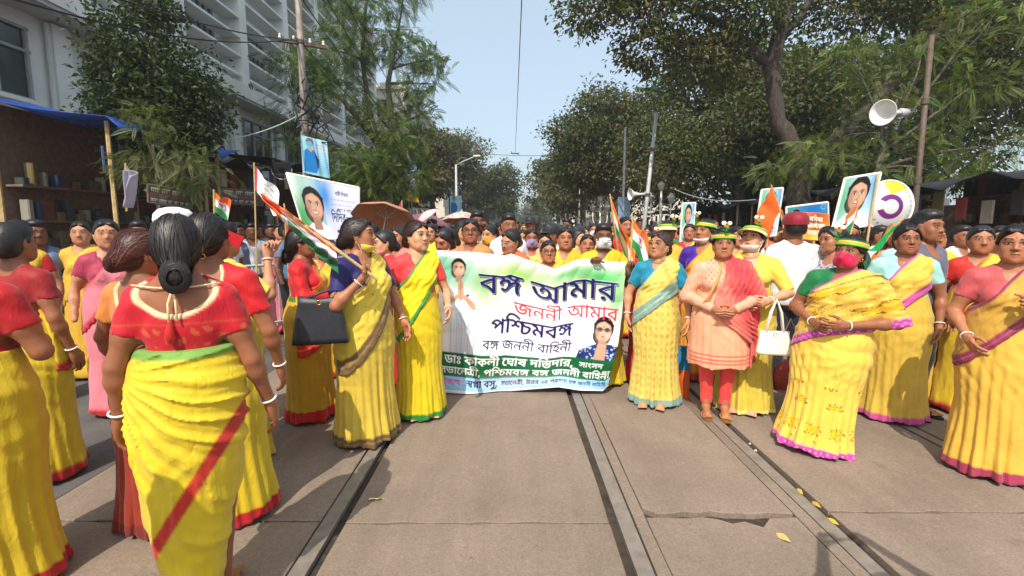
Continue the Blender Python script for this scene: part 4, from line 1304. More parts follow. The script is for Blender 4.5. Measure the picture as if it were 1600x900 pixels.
    if kind in ('saree', 'blouse', 'kurta', 'man'):
        if True:
            g = .009 if kind != 'man' else .020
            lo2 = lo.copy(); hi2 = hi.copy(); lo2[2] = {'saree': 1.0, 'blouse': .92, 'kurta': 1.0, 'man': .74}[kind] if sleeve < 1 else .74; hi2[2] = max(1.40, hi[2])
            Bl = Field(lo2, hi2, h)
            torso(Bl, w, g, female)
            if kind == 'man':
                Bl.cap((0, .01, .80), (0, .01, 1.1), .135 * w, .13 * w, .05)
            Bl.F = np.maximum(Bl.F, {'saree': 1.03, 'blouse': .95, 'kurta': 1.03, 'man': .80}[kind] - Bl.z)
            for q, (e, wr, md, pl) in (('L', aL), ('R', aR)):
                f_ = min(sleeve, 1.0)
                tip = sh[q] + (e - sh[q]) * f_
                gs = .011 if kind != 'man' else .020
                Bl.cap(sh[q], tip, .047 * ka + gs, (.049 - .010 * f_) * ka + gs, .03)
                if sleeve > 1: Bl.cap(e, e + (wr - e) * (sleeve - 1), .038 * ka + .011, .027 + .010, .015)
                # flat cuff
                d = (e - sh[q]) if sleeve <= 1 else (wr - e)
                if sleeve <= 1:
                    dn = d / np.linalg.norm(d); tt = tip
                    sel = Bl.sl(tip - .16, tip + .16)
                    X, Y, Z = Bl._xyz(sel)
                    pd = (X - tt[0]) * dn[0] + (Y - tt[1]) * dn[1] + (Z - tt[2]) * dn[2]
                    near = np.sqrt((X - tt[0]) ** 2 + (Y - tt[1]) ** 2 + (Z - tt[2]) ** 2) < .085 * ka
                    Bl.F[sel] = np.where(near, np.maximum(Bl.F[sel], pd), Bl.F[sel])
            Bl.F = Bl.F - (.0022 * wob(Bl.x * 5, Bl.y * 5, Bl.z * 5, seed) + .0018 * np.sin(80 * Bl.z + 40 * np.abs(Bl.x) + seed) * np.clip(np.abs(Bl.x) * 7 - .6, 0, 1)).astype(np.float32)
            if kind == 'man': Bl.F = Bl.F - (.006 * wob(Bl.x * 2.2, Bl.y * 2, Bl.z * 2.5, seed)).astype(np.float32)
            nk = neck
            Bl.ell(nk[:3], nk[3:], .006, 'sub', .03)
            Bl.cap((0, .02, 1.30), (0, .02, 1.46), .066, .085, .01, 'sub')
            if backneck is not None: Bl.ell(backneck[:3], backneck[3:], .006, 'sub', .03)
            V, Q = Bl.mesh()
            C = np.tile(np.array(top, np.float32), (len(V), 1))
            if backneck is not None:
                b = backneck
                dd = np.sqrt(((V[:, 0] - b[0]) / b[3]) ** 2 + ((V[:, 1] - b[1]) / b[4]) ** 2 + ((V[:, 2] - b[2]) / b[5]) ** 2)
                C = mixc(C, lin(236, 205, 160), np.clip((1.085 - dd) / .05 + .5, 0, 1) * (V[:, 1] > .03))
            if pat: C = pat(V, C, 'top')
            mesh_np('shirt' if kind == 'man' else ('kurta_top' if kind == 'kurta' else 'blouse'), V, Q, M['cloth'], root, C)
    if kind == 'kurta':
        V, Q = S.mesh()
        C = np.tile(np.array(cloth, np.float32), (len(V), 1))
        if pat: C = pat(V, C, 'skirt')
        mesh_np('kurta', V, Q, M['cloth'], root, C)
    if kind in ('kurta', 'man'):
        Pn = Field((-.24, -.2, .06), (.24, .2, .92), h)
        for s_ in (-1, 1):
            kx, ky, ax_, ay_ = (s_ * .085, -.01, s_ * .075, .015) if legs is None else legs[0 if s_ < 0 else 1]
            g = .016 if kind == 'man' else .010
            Pn.cap((s_ * .085, 0, .84), (kx, ky, .45), .088 * ka + g, .056 + g, .04)
            Pn.cap((kx, ky, .45), (ax_, ay_, .10), .054 + g, .036 + g * 1.2, .02)
        Pn.F = Pn.F - (.004 * wob(Pn.x * 3, Pn.y * 3, Pn.z * 4, seed)).astype(np.float32)
        Pn.F = np.maximum(Pn.F, .095 - Pn.z)
        V, Q = Pn.mesh()
        mesh_np('trousers', V, Q, M['cloth'], root, np.tile(np.array(pants, np.float32), (len(V), 1)))
    if kind == 'saree' and pallu:
        mx = .34 if not wide else max(.34, aL[0][0] + .10)
        D = Field((-.34 * max(1, w), -.36, .40), (mx * max(1, w), .32, 1.42), h)
        t2 = D.blank(); torso(t2, w, .021, True)
        s2 = skirt_fn(T0, w, pleat * .5, swag * .8, seed, grow=.011)(D.x, D.y, D.z)
        s2 = np.maximum(s2, D.z - 1.10)
        D.F = smin(t2.F, s2.astype(np.float32), .04)
        if wide:
            D.cap(sh['L'], aL[0], .052 * ka + .022, .045 * ka + .026, .05)
            D.cap((.10, -.02, 1.10), aL[0] * np.array((.8, 1, 1)), .07, .05, .06)
        x0, z0_, x1, z1 = low; sl = (z0_ - z1) / (x0 - x1); nl = math.hypot(1, sl)
        u0, uz0, u1, uz1 = up; su = (uz1 - uz0) / (u1 - u0); nu = math.hypot(1, su)
        sc = w
        dl = (z1 + sl * (D.x / sc - x1) + .015 * np.sin(9 * D.x + seed) - D.z) / nl          # >0 below the lower edge
        du = (D.z - (uz0 + su * (D.x / sc - u0)) - .012 * np.sin(14 * D.x + seed)) / nu     # >0 above the upper edge
        D.F = D.F - (.0065 * (np.abs(np.sin(du * 62 + 1.5 * wob(D.x * 2, D.y, D.z * 2, seed))) - .5) * np.clip(.2 + (D.z - .75) * 3, .3, 1)).astype(np.float32)
        D.F = D.F - (.0025 * (1 - 1.7 * np.abs(np.sin(dl * 88 - 30 * D.x + 2 * wob(D.x, D.y * 2, D.z, seed + 1)))) * (.5 + .5 * np.sin(11 * D.x + 7 * D.z + seed))).astype(np.float32)
        D.F = np.maximum(D.F, np.maximum(dl, du) + 0 * D.y)
        # at the back the free end hangs from the left shoulder only
        D.F = np.maximum(D.F, np.where(D.y > .03, (.02 * w - D.x) - (1.10 - D.z) * .1 + 0 * D.y, -1))
        nk = (0, -.03, 1.40, .062, .13, .085); D.ell(nk[:3], nk[3:], .01, 'sub', .03)
        V, Q = D.mesh()
        C = np.tile(np.array(cloth, np.float32), (len(V), 1))
        dl = (z1 + sl * (V[:, 0] / sc - x1) + .015 * np.sin(9 * V[:, 0] + seed) - V[:, 2]) / nl
        du = (V[:, 2] - (uz0 + su * (V[:, 0] / sc - u0)) - .012 * np.sin(14 * V[:, 0] + seed)) / nu
        C = mixc(C, border, (dl + bord) / h + .5)
        C = mixc(C, border, (du + .013) / h + .5)
        C = mixc(C, tuple(min(1, c * 1.6 + .06) for c in border), (.004 - np.abs(dl + bord * .5)) / .005 + .25)
        if pat: C = pat(V, C, 'pallu', dl, du)
        mesh_np('saree_pallu', V, Q, M['cloth'], root, C)
    # ---- worn things
    info = dict(root=root, HM=HM, aL=aL, aR=aR, ka=ka, hc=hc, toe=toe)
    if bangle and lod != 'lo':
        for q, (e, wr, md, pl) in (('L', aL), ('R', aR)):
            if md is None: continue
            d = Vector(wr - e).normalized()
            t = MB().torus((0, 0, 0), .031, .0042, 20, 6)
            t.xform(Matrix.Translation(Vector(wr) - d * .02) @ d.to_track_quat('Z', 'Y').to_matrix().to_4x4())
            t.build('bangle', M[bangle], root, True)
    for a in acc: wear(a, info, lod)
    return info

def place(o, info):
    o.parent = info['root']; o.matrix_local = info['HM']; return o

MASKS = {}
def mask_mesh(style):
    if style not in MASKS:
        f = Field((-.10, -.14, -.17), (.10, .08, .06), .0055)
        f.ell((0, -.018, -.028), (.070, .084, .092), .04)
        f.cap((0, -.086, -.012), (0, -.104, -.045), .018, .016, .03)
        f.cap((-.030, -.052, -.075), (.030, -.052, -.075), .036, k=.03)
        if style == 'face':
            f.fn(lambda x, y, z: np.maximum(z - (-.008 + .22 * y + .10 - .012) * 0 - (-.007 - 2.2 * x * x), -.104 - z) + 0 * y, .004, 'and')
        else:
            f.fn(lambda x, y, z: np.maximum(z + .074 - .3 * (y + .08), -.125 - z) + 0 * x, .004, 'and')
        f.fn(lambda x, y, z: y + .012 - .15 * (z + .05) + 0 * x, .004, 'and')
        MASKS[style] = f.mesh()
    return MASKS[style]

def wear(a, info, lod):
    k = a[0]; root = info['root']
    if k == 'mask':
        V, Q = mask_mesh(a[2] if len(a) > 2 else 'face')
        C = np.tile(np.array(a[1], np.float32), (len(V), 1))
        if len(a) > 3:
            st = (np.sin(V[:, 2] * 330) > .55) & (V[:, 2] < -.02); C[st] = a[3]
        o = place(mesh_np('face_mask', V, Q, M['cloth'], None, C), info)
        if lod == 'hi':
            m = MB(); chin = len(a) > 2 and a[2] != 'face'
            for s_ in (-1, 1):
                m.tube([(s_ * .058, -.02, -.03 if not chin else -.09), (s_ * .078, .0, .02), (s_ * .082, .02, .015)], .0016, 5)
                m.tube([(s_ * .060, -.02, -.08 if not chin else -.11), (s_ * .078, .005, -.03), (s_ * .082, .02, .0)], .0016, 5)
            m.build('mask_strap', M['shell'], o)
    elif k == 'glasses':
        m = MB()
        for s_ in (-1, 1):
            m.torus((s_ * .033, -.097, .004), .021, .0019, 20, 5, 'Y', 1.12, .86)
            m.tube([(s_ * .056, -.092, .008), (s_ * .078, -.05, .010), (s_ * .082, .01, .012)], .0017, 5)
        m.tube([(-.010, -.099, .008), (0, -.102, .010), (.010, -.099, .008)], .0017, 5)
        place(m.build('spectacles', M[a[1]] if len(a) > 1 else M['black']), info)
    elif k == 'sunglasses':
        m = MB()
        for s_ in (-1, 1):
            m.lathe([(.001, -.004), (.016, -.0045), (.022, -.002), (.023, .001), (.001, .0025)], (s_ * .034, -.098, .003), 16, 'Y', 1.12, .9)
            m.tube([(s_ * .056, -.092, .008), (s_ * .078, -.05, .010), (s_ * .082, .01, .012)], .0022, 5)
        m.tube([(-.010, -.099, .008), (0, -.102, .010), (.010, -.099, .008)], .002, 5)
        place(m.build('sunglasses', M['black'], None, True), info)
    elif k == 'earring':
        for s_ in (-1, 1):
            m = MB().torus((s_ * .078, .002, -.046), .009, .0022, 12, 5, 'Y')
            place(m.build('earring', M['gold'], None, True), info)
    elif k in ('band', 'visor'):
        cols = [lin(30, 140, 40), lin(150, 200, 40), lin(240, 150, 50), lin(235, 200, 90), lin(20, 105, 40)]
        V, F, C = [], [], []
        rows = 11; n = 40
        for r in range(rows):
            t = r / (rows - 1); z = .030 + .042 * t
            for i in range(n):
                q = 2 * PI * i / n
                rr = 1.0 + .012 * math.sin(t * PI)
                V.append((.0945 * math.cos(q) * rr * (1 - .05 * t), .016 + .112 * math.sin(q) * rr * (1 - .05 * t), z + .012 * -math.sin(q)))
                C.append(cols[min(4, int(t * 5))] if k == 'band' else [cols[3], lin(240, 235, 215), cols[2], cols[0], cols[1]][min(4, int(t * 5))])
        for r in range(rows - 1):
            for i in range(n):
                F.append((r * n + i, r * n + (i + 1) % n, (r + 1) * n + (i + 1) % n, (r + 1) * n + i))
        b = place(mesh_np('headband' if k == 'band' else 'visor_band', V, F, M['cloth'], None, C), info)
        if k == 'visor':
            V, F, C = [], [], []
            for i in range(19):
                q = -PI + PI * i / 18
                for j in range(6):
                    t = j / 5
                    ex = .085 * t * (abs(math.sin(q)) ** .7)
                    V.append((.096 * math.cos(q) * (1 + .25 * t * abs(math.sin(q))), .016 + .112 * math.sin(q) - ex, .034 - .012 * math.sin(q) - .018 * t * t))
                    C.append(lin(240, 232, 200) if t < .75 else lin(235, 190, 90))
            F = [(i * 6 + j, i * 6 + j + 1, (i + 1) * 6 + j + 1, (i + 1) * 6 + j) for i in range(18) for j in range(5)]
            vb = mesh_np('visor_brim', V, F, M['cloth'], None, C)
            so = vb.modifiers.new('thick', 'SOLIDIFY'); so.thickness = .003
            vb.parent = b
        if len(a) > 1 and a[1]:
            x0, y0 = a[1]
            m = MB()
            m.tube([(x0, y0, .06), (x0 + .006, y0 - .004, .10), (x0 - .003, y0, .150)], .0035, 6)
            m.tube([(x0, y0, .09), (x0 + .02, y0 - .004, .125), (x0 + .025, y0, .150)], .003, 6)
            for i in range(11):
                t = i * 2.4; zz = .068 + .0075 * i; L = .034
                c = Vector((x0, y0, zz)); d = Vector((math.cos(t), math.sin(t) * .7, .45)).normalized(); s_ = d.cross(Vector((0, 0, 1))).normalized()
                m.add([c, c + d * L * .5 + s_ * .011, c + d * L + Vector((0, 0, -.004)), c + d * L * .5 - s_ * .011, c + d * L * .5 + Vector((0, 0, .006))],
                      [(0, 1, 4), (1, 2, 4), (2, 3, 4), (3, 0, 4)])
            m.build('headband_leaves', M['cloth'], b, False, lin(50, 165, 45))
            for (fx, fz, c) in ((-.014, .158, lin(248, 244, 225)), (.026, .156, lin(250, 240, 210)), (.004, .136, lin(245, 130, 60))):
                m = MB()
                for i in range(6):
                    q = i * PI / 3
                    m.lathe([(.0005, -.006), (.009, -.003), (.0095, .003), (.0005, .007)], (x0 + fx + .010 * math.cos(q), y0 - .004, fz + .010 * math.sin(q)), 8)
                m.lathe([(.0005, -.010), (.010, 0), (.0005, .010)], (x0 + fx, y0 - .008, fz), 8)
                m.build('flower', M['cloth'], b, True, c)
    elif k == 'cap':
        m = MB().lathe([(.096, .022), (.098, .055), (.092, .088), (.070, .115), (.030, .128), (.001, .130)], (0, .018, 0), 28, 'Z', 1.0, 1.16)
        place(m.build('cap', M['cloth'], None, True, a[1]), info)
        m = MB(); V = []
        for i in range(13):
            q = -PI + PI * i / 12
            for j in range(4):
                t = j / 3
                V.append((.094 * math.cos(q) * (1 - .1 * t), .018 + .107 * math.sin(q) - .075 * t * abs(math.sin(q)) ** .6, .036 - .012 * t))
        F = [(i * 4 + j, i * 4 + j + 1, (i + 1) * 4 + j + 1, (i + 1) * 4 + j) for i in range(12) for j in range(3)]
        o = mesh_np('cap_brim', V, F, M['cloth'], None, np.tile(np.array(a[1]), (len(V), 1)))
        so = o.modifiers.new('thick', 'SOLIDIFY'); so.thickness = .003
        place(o, info)
    elif k == 'sandal':
        for s_ in (-1, 1):
            m = MB()
            sole = [(s_ * .075 + .044 * math.sin(2 * PI * i / 20) * (1.0 if math.cos(2 * PI * i / 20) < 0 else .8), -.075 - info.get('toe', 0) + .125 * math.cos(2 * PI * i / 20) * 1.0) for i in range(20)]
            m.prism(sole, .0, .018)
            for yy in (-.06 - info.get('toe', 0), -.125 - info.get('toe', 0)):
                m.tube([(s_ * .075 - .043, yy, .018), (s_ * .075 - .028, yy, .045), (s_ * .075, yy, .056 + (yy + .06 + info.get('toe', 0)) * .2), (s_ * .075 + .028, yy, .045), (s_ * .075 + .043, yy, .018)], .006, 6)
            m.build('sandal', M['gold'] if len(a) < 2 else M[a[1]], root)
    elif k == 'thread':
        m = MB().torus((0, .0, 1.345), .072, .003, 28, 6, 'Z', 1.0, 1.05)
        m.build('necklace', M['gold'], root, True)
# ------------------------------------------------------------------ lettering outlines (shaped Bengali glyph rows) and printed sheets
TEXTS = {
  'vanga_amar': [42, 307, 3, 9, 44, 54, 46],
  'janani_amar': [27, 39, 39, 56, 3, 9, 44, 54, 46],
  'paschim': [40, 55, 416, 44, 42, 307],
  'vahini': [42, 307, 3, 27, 39, 39, 56, 3, 42, 54, 55, 51, 39, 56],
  'line5': [32, 54, 7, 3, 20, 54, 20, 47, 56, 3, 61, 23, 54, 49, 3, 37, 55, 435, 37, 54, 46, 597],
  'sangsad': [50, 54, 6, 50, 37],
  'line6': [50, 43, 54, 61, 39, 219, 56, 597, 3, 40, 55, 416, 44, 42, 307, 3, 42, 307, 3, 27, 39, 39, 56, 3, 42, 54, 55, 51, 39, 56],
  'sauj': [61, 50, 67, 27, 61, 153, 45, 3, 611],
  'swapna': [275, 377, 54, 3, 42, 50, 57, 597],
  'line7': [50, 43, 54, 61, 39, 219, 56, 597, 3, 12, 339, 46, 3, 77, 79, 3, 40, 46, 22, 34, 54, 3, 42, 307, 3, 27, 39, 39, 56, 3, 42, 54, 55, 51, 39, 56],
  'nari': [39, 54, 46, 56, 3, 55, 37, 42, 61, 50],
  'didir': [55, 37, 55, 37, 46],
  'sathe': [50, 54, 61, 36, 3, 9, 44, 46, 54],
  'bangla': [42, 54, 6, 47, 54, 3, 55, 39, 61, 27, 46],
  'meye': [61, 44, 61, 70, 61, 20, 10, 3, 25, 54, 70],
  'dabi': [42, 54, 6, 47, 54, 46, 3, 27, 70],
}
GLYPHS = {
  3: (87, ''),
  6: (146, '41,105 55,96 68,86 81,74 93,63 104,50 115,37 125,24 134,10 141,-3 120,-14 111,0 102,12 92,24 83,35 73,46 63,55 51,65 39,74 24,83|26,162 28,175 32,186 39,195 49,202 60,206 73,207 86,206 97,202 107,195 114,186 118,175 120,162 118,149 114,138 107,129 97,122 86,118 73,116 60,118 49,122 39,129 32,138 28,149|49,162 51,152 56,144 64,140 73,138 83,140 90,144 95,152 97,162 95,172 90,180 83,184 73,186 64,184 56,179 51,172'),
  7: (146, '26,162 28,175 32,186 39,195 49,202 60,206 73,207 86,206 97,202 107,195 114,186 118,175 120,162 118,149 114,138 107,129 97,122 86,118 73,116 60,118 49,122 39,129 32,138 28,149|49,162 51,152 56,144 64,140 73,138 83,140 90,144 95,152 97,162 95,172 90,179 83,184 73,186 64,184 56,179 51,172|26,46 28,58 32,70 39,79 49,85 60,90 73,91 86,90 97,86 107,79 114,70 118,59 120,46 118,33 114,22 107,12 97,6 86,1 73,0 60,1 49,6 39,12 32,22 28,33|49,46 51,36 56,28 64,23 73,22 83,23 90,28 95,36 97,46 95,56 90,63 83,68 73,69 64,68 56,63 51,55'),
  9: (386, '299,207 299,184 266,184 266,0 240,0 233,13 225,24 216,34 207,44 196,52 186,60 194,82 207,73 220,62 232,49 241,36 241,41 241,46 241,50 240,55 240,60 240,65 240,184 -3,184 -3,207|125,30 110,32 96,35 82,41 69,50 56,62 43,77 31,96 20,120 10,147 34,155 42,134 51,115 59,98 68,85 78,74 89,66 106,58 126,56 143,57 156,62 165,68 172,77 175,88 177,100 174,118 166,131 154,140 140,143 130,142 123,138 119,132 118,124 118,121 118,118 119,114 120,110 95,105 93,112 92,118 91,124 90,129 92,141 97,150 105,157 115,162 126,166 138,167 156,164 172,158 184,147 194,134 200,117 202,98 200,81 194,64 183,51 168,40 149,33|115,155 111,165 105,174 95,181 81,185 89,200 104,196 120,188 131,180 138,169 141,156|389,207 389,184 354,184 354,0 329,0 329,160 323,171 316,178 308,182 299,184 296,184 296,207 299,207 308,206 316,202 324,196 330,186 330,189 329,194 329,200 329,204 329,229 346,229 354,207'),
  10: (177, '119,207 118,219 113,227 105,232 93,233 69,233 49,234 35,236 24,240 15,245 7,253 1,262 -2,274 -3,286 -3,291 -3,295 -2,299 -2,304 23,302 22,299 22,295 22,292 22,290 22,283 23,277 25,272 28,267 34,263 42,260 52,258 67,257 86,257 102,256 114,254 123,251 131,245 136,238 140,230 142,220 143,207|81,167 104,164 123,158 137,148 147,136 153,122 155,108 153,91 146,77 136,65 121,56 102,50 79,47 82,51 97,45 114,38 130,30 147,20 159,13 169,5 180,-3 165,-21 151,-11 139,-2 127,6 115,13 104,19 93,25 76,33 58,40 45,44 31,48 15,51 20,74 32,71 43,70 55,68 69,68 90,69 106,74 116,80 123,88 127,97 128,107 125,122 115,134 101,141 82,143 72,143 63,141 57,138 52,134 50,129 49,123 50,121 50,118 51,115 51,113 27,108 26,113 24,118 24,123 23,128 25,139 31,149 39,157 51,162 65,166|58,155 55,165 48,174 38,181 24,185 32,200 48,196 64,188 75,180 82,169 85,156|180,207 180,184 -3,184 -3,207'),
  12: (237, '169,207 168,219 163,227 155,232 143,233 96,233 77,234 62,236 52,240 42,245 34,253 29,262 25,274 24,286 24,291 25,295 25,299 26,304 51,302 50,299 50,295 49,292 49,290 50,283 51,277 53,272 56,267 61,263 69,260 80,258 94,257 136,257 152,256 164,254 173,251 181,245 186,238 190,230 192,220 193,207|241,207 241,184 119,184 119,124 119,116 122,110 126,106 131,105 137,106 144,109 151,114 159,122 167,132 176,144 196,147 206,131 213,115 217,98 219,82 216,62 210,44 202,34 193,25 182,18 163,10 139,8 118,10 98,16 86,22 74,30 63,40 53,53 43,68 34,86 25,106 17,129 10,155 35,162 43,133 52,108 62,87 72,70 83,56 95,46 108,39 122,35 138,33 154,35 168,39 179,47 190,62 193,81 192,95 189,107 184,116 178,124 194,131 184,115 173,103 163,93 152,86 142,82 131,81 124,81 117,83 111,86 106,89 101,95 97,102 94,114 93,131 93,184 -3,184 -3,207'),
  20: (269, '272,207 272,184 164,184 164,163 164,158 164,0 138,0 131,13 122,25 111,37 99,48 86,58 72,66 57,73 41,78 25,81 12,113 34,125 55,136 77,146 99,156 122,164 146,172 138,158 138,184 -3,184 -3,207|138,156 145,146 128,141 110,134 92,126 75,118 58,109 43,101 62,96 82,87 95,80 107,72 118,62 128,52 136,41 143,30 140,29 139,37 139,45 138,53 138,63|254,96 253,85 249,75 244,66 235,59 223,54 208,53 203,53 198,53 193,54 189,54 191,78 193,78 196,78 199,78 202,78 215,79 223,84 226,91 228,99 223,115 210,129 197,136 180,142 160,146 161,171 177,168 193,164 207,158 220,151 232,142 241,132 250,115'),
  22: (219, '161,0 161,142 168,121 157,136 146,150 137,161 127,170 118,177 108,182 98,184 88,185 72,183 59,176 49,166 40,155 35,152 41,156 50,160 60,162 72,162 86,161 97,156 105,150 111,141 114,132 115,123 112,104 102,88 91,78 78,67 61,57 44,82 61,90 75,99 85,109 89,122 87,128 83,134 76,138 67,139 58,138 50,137 43,134 34,131 7,153 18,169 29,183 42,194 55,203 69,208 85,210 101,208 116,204 129,197 142,186 151,178 160,168 169,157 163,161 162,167 162,175 161,185 161,195 161,229 179,229 187,207 222,207 222,184 187,184 187,0'),
  23: (210, '214,207 214,184 179,184 179,0 153,0 145,9 136,19 126,27 114,36 101,43 87,49 72,54 56,58 39,60 28,89 35,94 42,100 50,105 57,110 65,114 73,119 92,117 88,116 84,115 81,114 78,114 60,116 46,119 34,125 26,134 20,144 19,156 21,170 28,182 40,194 57,205 80,194 64,186 54,177 48,167 46,157 48,147 54,140 64,136 75,135 82,135 91,137 100,141 110,147 125,127 112,120 100,111 87,103 74,94 63,86 52,78 48,84 72,79 93,72 111,64 126,54 141,43 154,31 153,36 153,42 153,49 153,55 153,184 -3,184 -3,207'),
  25: (189, '192,207 192,184 57,184 57,174 56,153 57,148 57,141 57,133 57,126 57,68 58,56 59,48 61,42 63,39 71,34 81,32 94,34 106,38 117,45 126,54 135,64 141,75 145,87 146,99 144,108 140,113 132,116 123,116 121,116 107,117 96,119 87,122 78,126 71,130 64,136 58,142 54,149 57,178 64,167 72,158 80,151 91,145 104,142 120,141 126,141 137,141 145,139 152,137 157,134 164,129 169,122 171,113 172,102 170,82 163,63 156,51 148,41 138,32 125,22 111,14 96,10 79,8 68,9 58,12 50,16 44,21 39,28 35,36 33,48 32,64 32,184 -3,184 -3,207'),
  27: (306, '134,21 114,23 96,28 84,34 73,41 62,50 52,62 42,76 33,92 25,110 17,131 10,155 35,162 43,136 51,114 60,95 70,80 81,67 93,58 105,52 119,48 135,46 156,49 172,57 182,70 185,89 184,99 182,107 179,114 177,119 197,119 187,110 177,102 167,95 156,90 143,87 130,86 118,87 107,91 98,97 92,105 87,116 86,128 89,143 96,158 105,168 116,176 131,184 124,184 116,184 108,184 99,184 -3,184 -3,207 309,207 309,184 205,184 197,184 190,184 184,184 178,185 161,176 147,169 136,162 124,152 117,143 113,135 112,127 113,119 117,113 123,110 129,109 141,111 152,115 162,122 174,132 203,122 206,114 208,105 210,95 210,85 208,69 202,54 193,40 178,30 166,25 151,22|267,68 268,52 270,37 273,21 279,3 254,-2 248,17 244,36 242,54 241,74 242,91 244,106 248,119 252,129 228,131 208,136 192,143 179,154 168,166 158,181 184,186 190,177 197,169 207,162 218,157 233,154 250,153 255,153 259,153 264,154 269,154 282,131 275,116 270,101 268,86'),
  32: (237, '241,207 241,184 119,184 119,124 119,116 122,110 126,106 131,105 137,106 144,109 151,114 159,122 167,132 176,144 196,147 206,131 213,115 217,98 219,82 216,62 210,44 202,34 193,25 182,18 163,10 139,8 118,10 98,16 86,22 74,30 63,40 53,53 43,68 34,86 25,106 17,129 10,155 35,162 43,133 52,108 62,87 72,70 83,56 95,46 108,39 122,35 138,33 154,35 168,39 179,47 190,62 193,81 192,95 189,107 184,116 178,124 194,131 184,115 173,103 163,93 152,86 142,82 131,81 124,81 117,83 111,86 106,89 101,95 97,102 94,114 93,131 93,184 -3,184 -3,207'),
  34: (207, '210,207 210,184 175,184 175,0 149,0 149,142 156,121 146,135 136,147 127,158 114,170 100,178 87,184 74,185 64,184 56,181 50,177 45,170 42,163 41,154 42,144 46,136 52,130 62,125 75,121 92,118 90,91 69,94 50,100 35,109 23,121 16,136 13,154 15,171 21,184 31,195 42,203 56,208 70,210 87,208 102,204 116,196 129,186 138,178 147,168 157,158 151,159 150,166 150,174 149,183 149,192 149,229 167,229 175,207'),
  36: (215, '218,207 218,184 183,184 183,0 158,0 149,12 139,23 128,34 116,45 102,54 88,62 73,70 56,75 38,79 31,110 48,99 66,95 82,89 97,83 111,76 123,68 134,59 148,46 158,32 158,40 158,48 158,56 158,64 158,229 175,229 183,207|70,208 90,207 105,201 118,193 126,182 132,169 133,155 131,138 124,124 112,112 96,103 76,96 53,92 37,95 31,110 56,113 75,118 90,126 99,134 105,144 106,155 104,168 97,177 86,183 70,185 55,183 46,178 40,172 39,165 39,160 41,156 45,152 50,149 35,128 29,133 24,138 19,143 16,150 13,157 13,166 14,177 19,187 28,196 39,202 53,207'),
  37: (201, '204,207 204,184 53,184 53,84 48,91 58,101 68,110 79,119 90,127 103,135 116,143 129,150 144,156 158,162 180,141 174,129 170,118 166,107 164,95 163,82 162,68 163,52 165,37 169,21 174,3 149,-2 144,17 140,36 137,54 136,74 137,87 138,100 141,111 144,121 147,130 151,137 155,135 142,130 130,123 118,116 106,109 94,100 83,91 71,81 59,70 47,58 27,72 27,184 -3,184 -3,207'),
  39: (201, '205,207 205,184 170,184 170,0 144,0 144,81 149,62 138,77 125,90 112,101 99,110 85,115 72,117 61,115 51,110 45,102 43,91 44,82 50,74 59,67 71,61 59,38 46,44 35,51 27,60 18,75 15,92 17,107 23,120 32,129 43,136 55,140 68,141 85,140 100,135 114,128 126,119 139,108 150,95 146,93 145,101 144,108 144,116 144,124 144,184 -3,184 -3,207'),
  40: (239, '242,207 242,184 207,184 207,0 181,0 181,132 189,111 180,123 171,135 164,145 153,158 142,168 132,176 122,181 111,184 99,185 87,184 75,180 65,174 55,167 47,158 39,149 36,148 41,151 46,153 52,155 58,155 75,152 86,144 93,133 95,119 95,115 95,112 95,109 94,107 88,109 92,113 96,117 100,121 104,125 108,129 112,133 154,172 170,154 75,65 56,83 83,109 71,95 61,87 66,93 70,100 72,106 73,114 72,122 68,128 62,131 53,133 48,132 43,131 38,130 33,127 7,151 16,162 25,172 35,182 49,193 64,202 80,208 97,210 115,208 131,203 145,194 160,182 169,172 179,160 189,147 183,149 182,157 182,166 181,176 181,186 181,229 199,229 207,207'),
  42: (199, '202,207 202,184 167,184 167,0 141,0 134,13 125,25 114,37 102,47 88,57 74,65 58,72 42,77 25,81 12,113 34,125 56,137 78,148 102,158 125,167 149,175 141,161 141,184 -3,184 -3,207|141,158 148,149 131,143 113,136 95,128 77,120 60,111 43,101 62,96 82,88 95,81 107,73 119,63 130,53 139,42 146,29 143,29 142,37 142,45 141,53 141,63'),
  43: (240, '141,14 120,16 100,21 88,27 76,35 64,45 54,57 44,71 34,88 26,107 17,130 10,155 35,162 43,134 52,111 62,91 73,75 84,62 96,52 110,45 124,41 140,40 156,41 170,46 181,54 189,64 194,75 196,89 196,98 194,107 192,115 188,122 185,128 181,133 197,159 204,147 211,135 215,123 220,106 221,89 219,69 212,51 205,40 196,32 185,24 172,19 157,15|128,95 109,97 95,105 86,118 83,134 84,142 85,149 88,156 90,162 117,154 115,150 113,146 111,141 111,135 112,128 116,122 121,119 129,118 136,119 143,121 150,125 158,132 166,141 176,155 197,159 194,141 185,127 175,116 165,107 154,100 142,96|244,207 244,184 -3,184 -3,207'),
  44: (207, '211,207 211,184 176,184 176,0 150,0 150,45 156,27 148,39 140,50 132,60 120,74 108,84 94,91 79,94 67,92 58,87 51,79 49,68 51,58 57,50 67,43 81,37 73,11 56,18 44,27 34,36 27,46 23,58 22,69 24,84 30,96 39,105 50,112 62,116 74,118 93,116 110,110 124,102 136,91 147,78 157,63 151,62 151,70 150,78 150,85 150,94 150,184 -3,184 -3,207|100,108 100,106 100,104 99,102 99,100 74,107 72,125 67,138 59,149 48,156 33,161 13,165 17,189 32,184 47,182 61,178 72,172 82,163 90,153 95,140 99,125'),
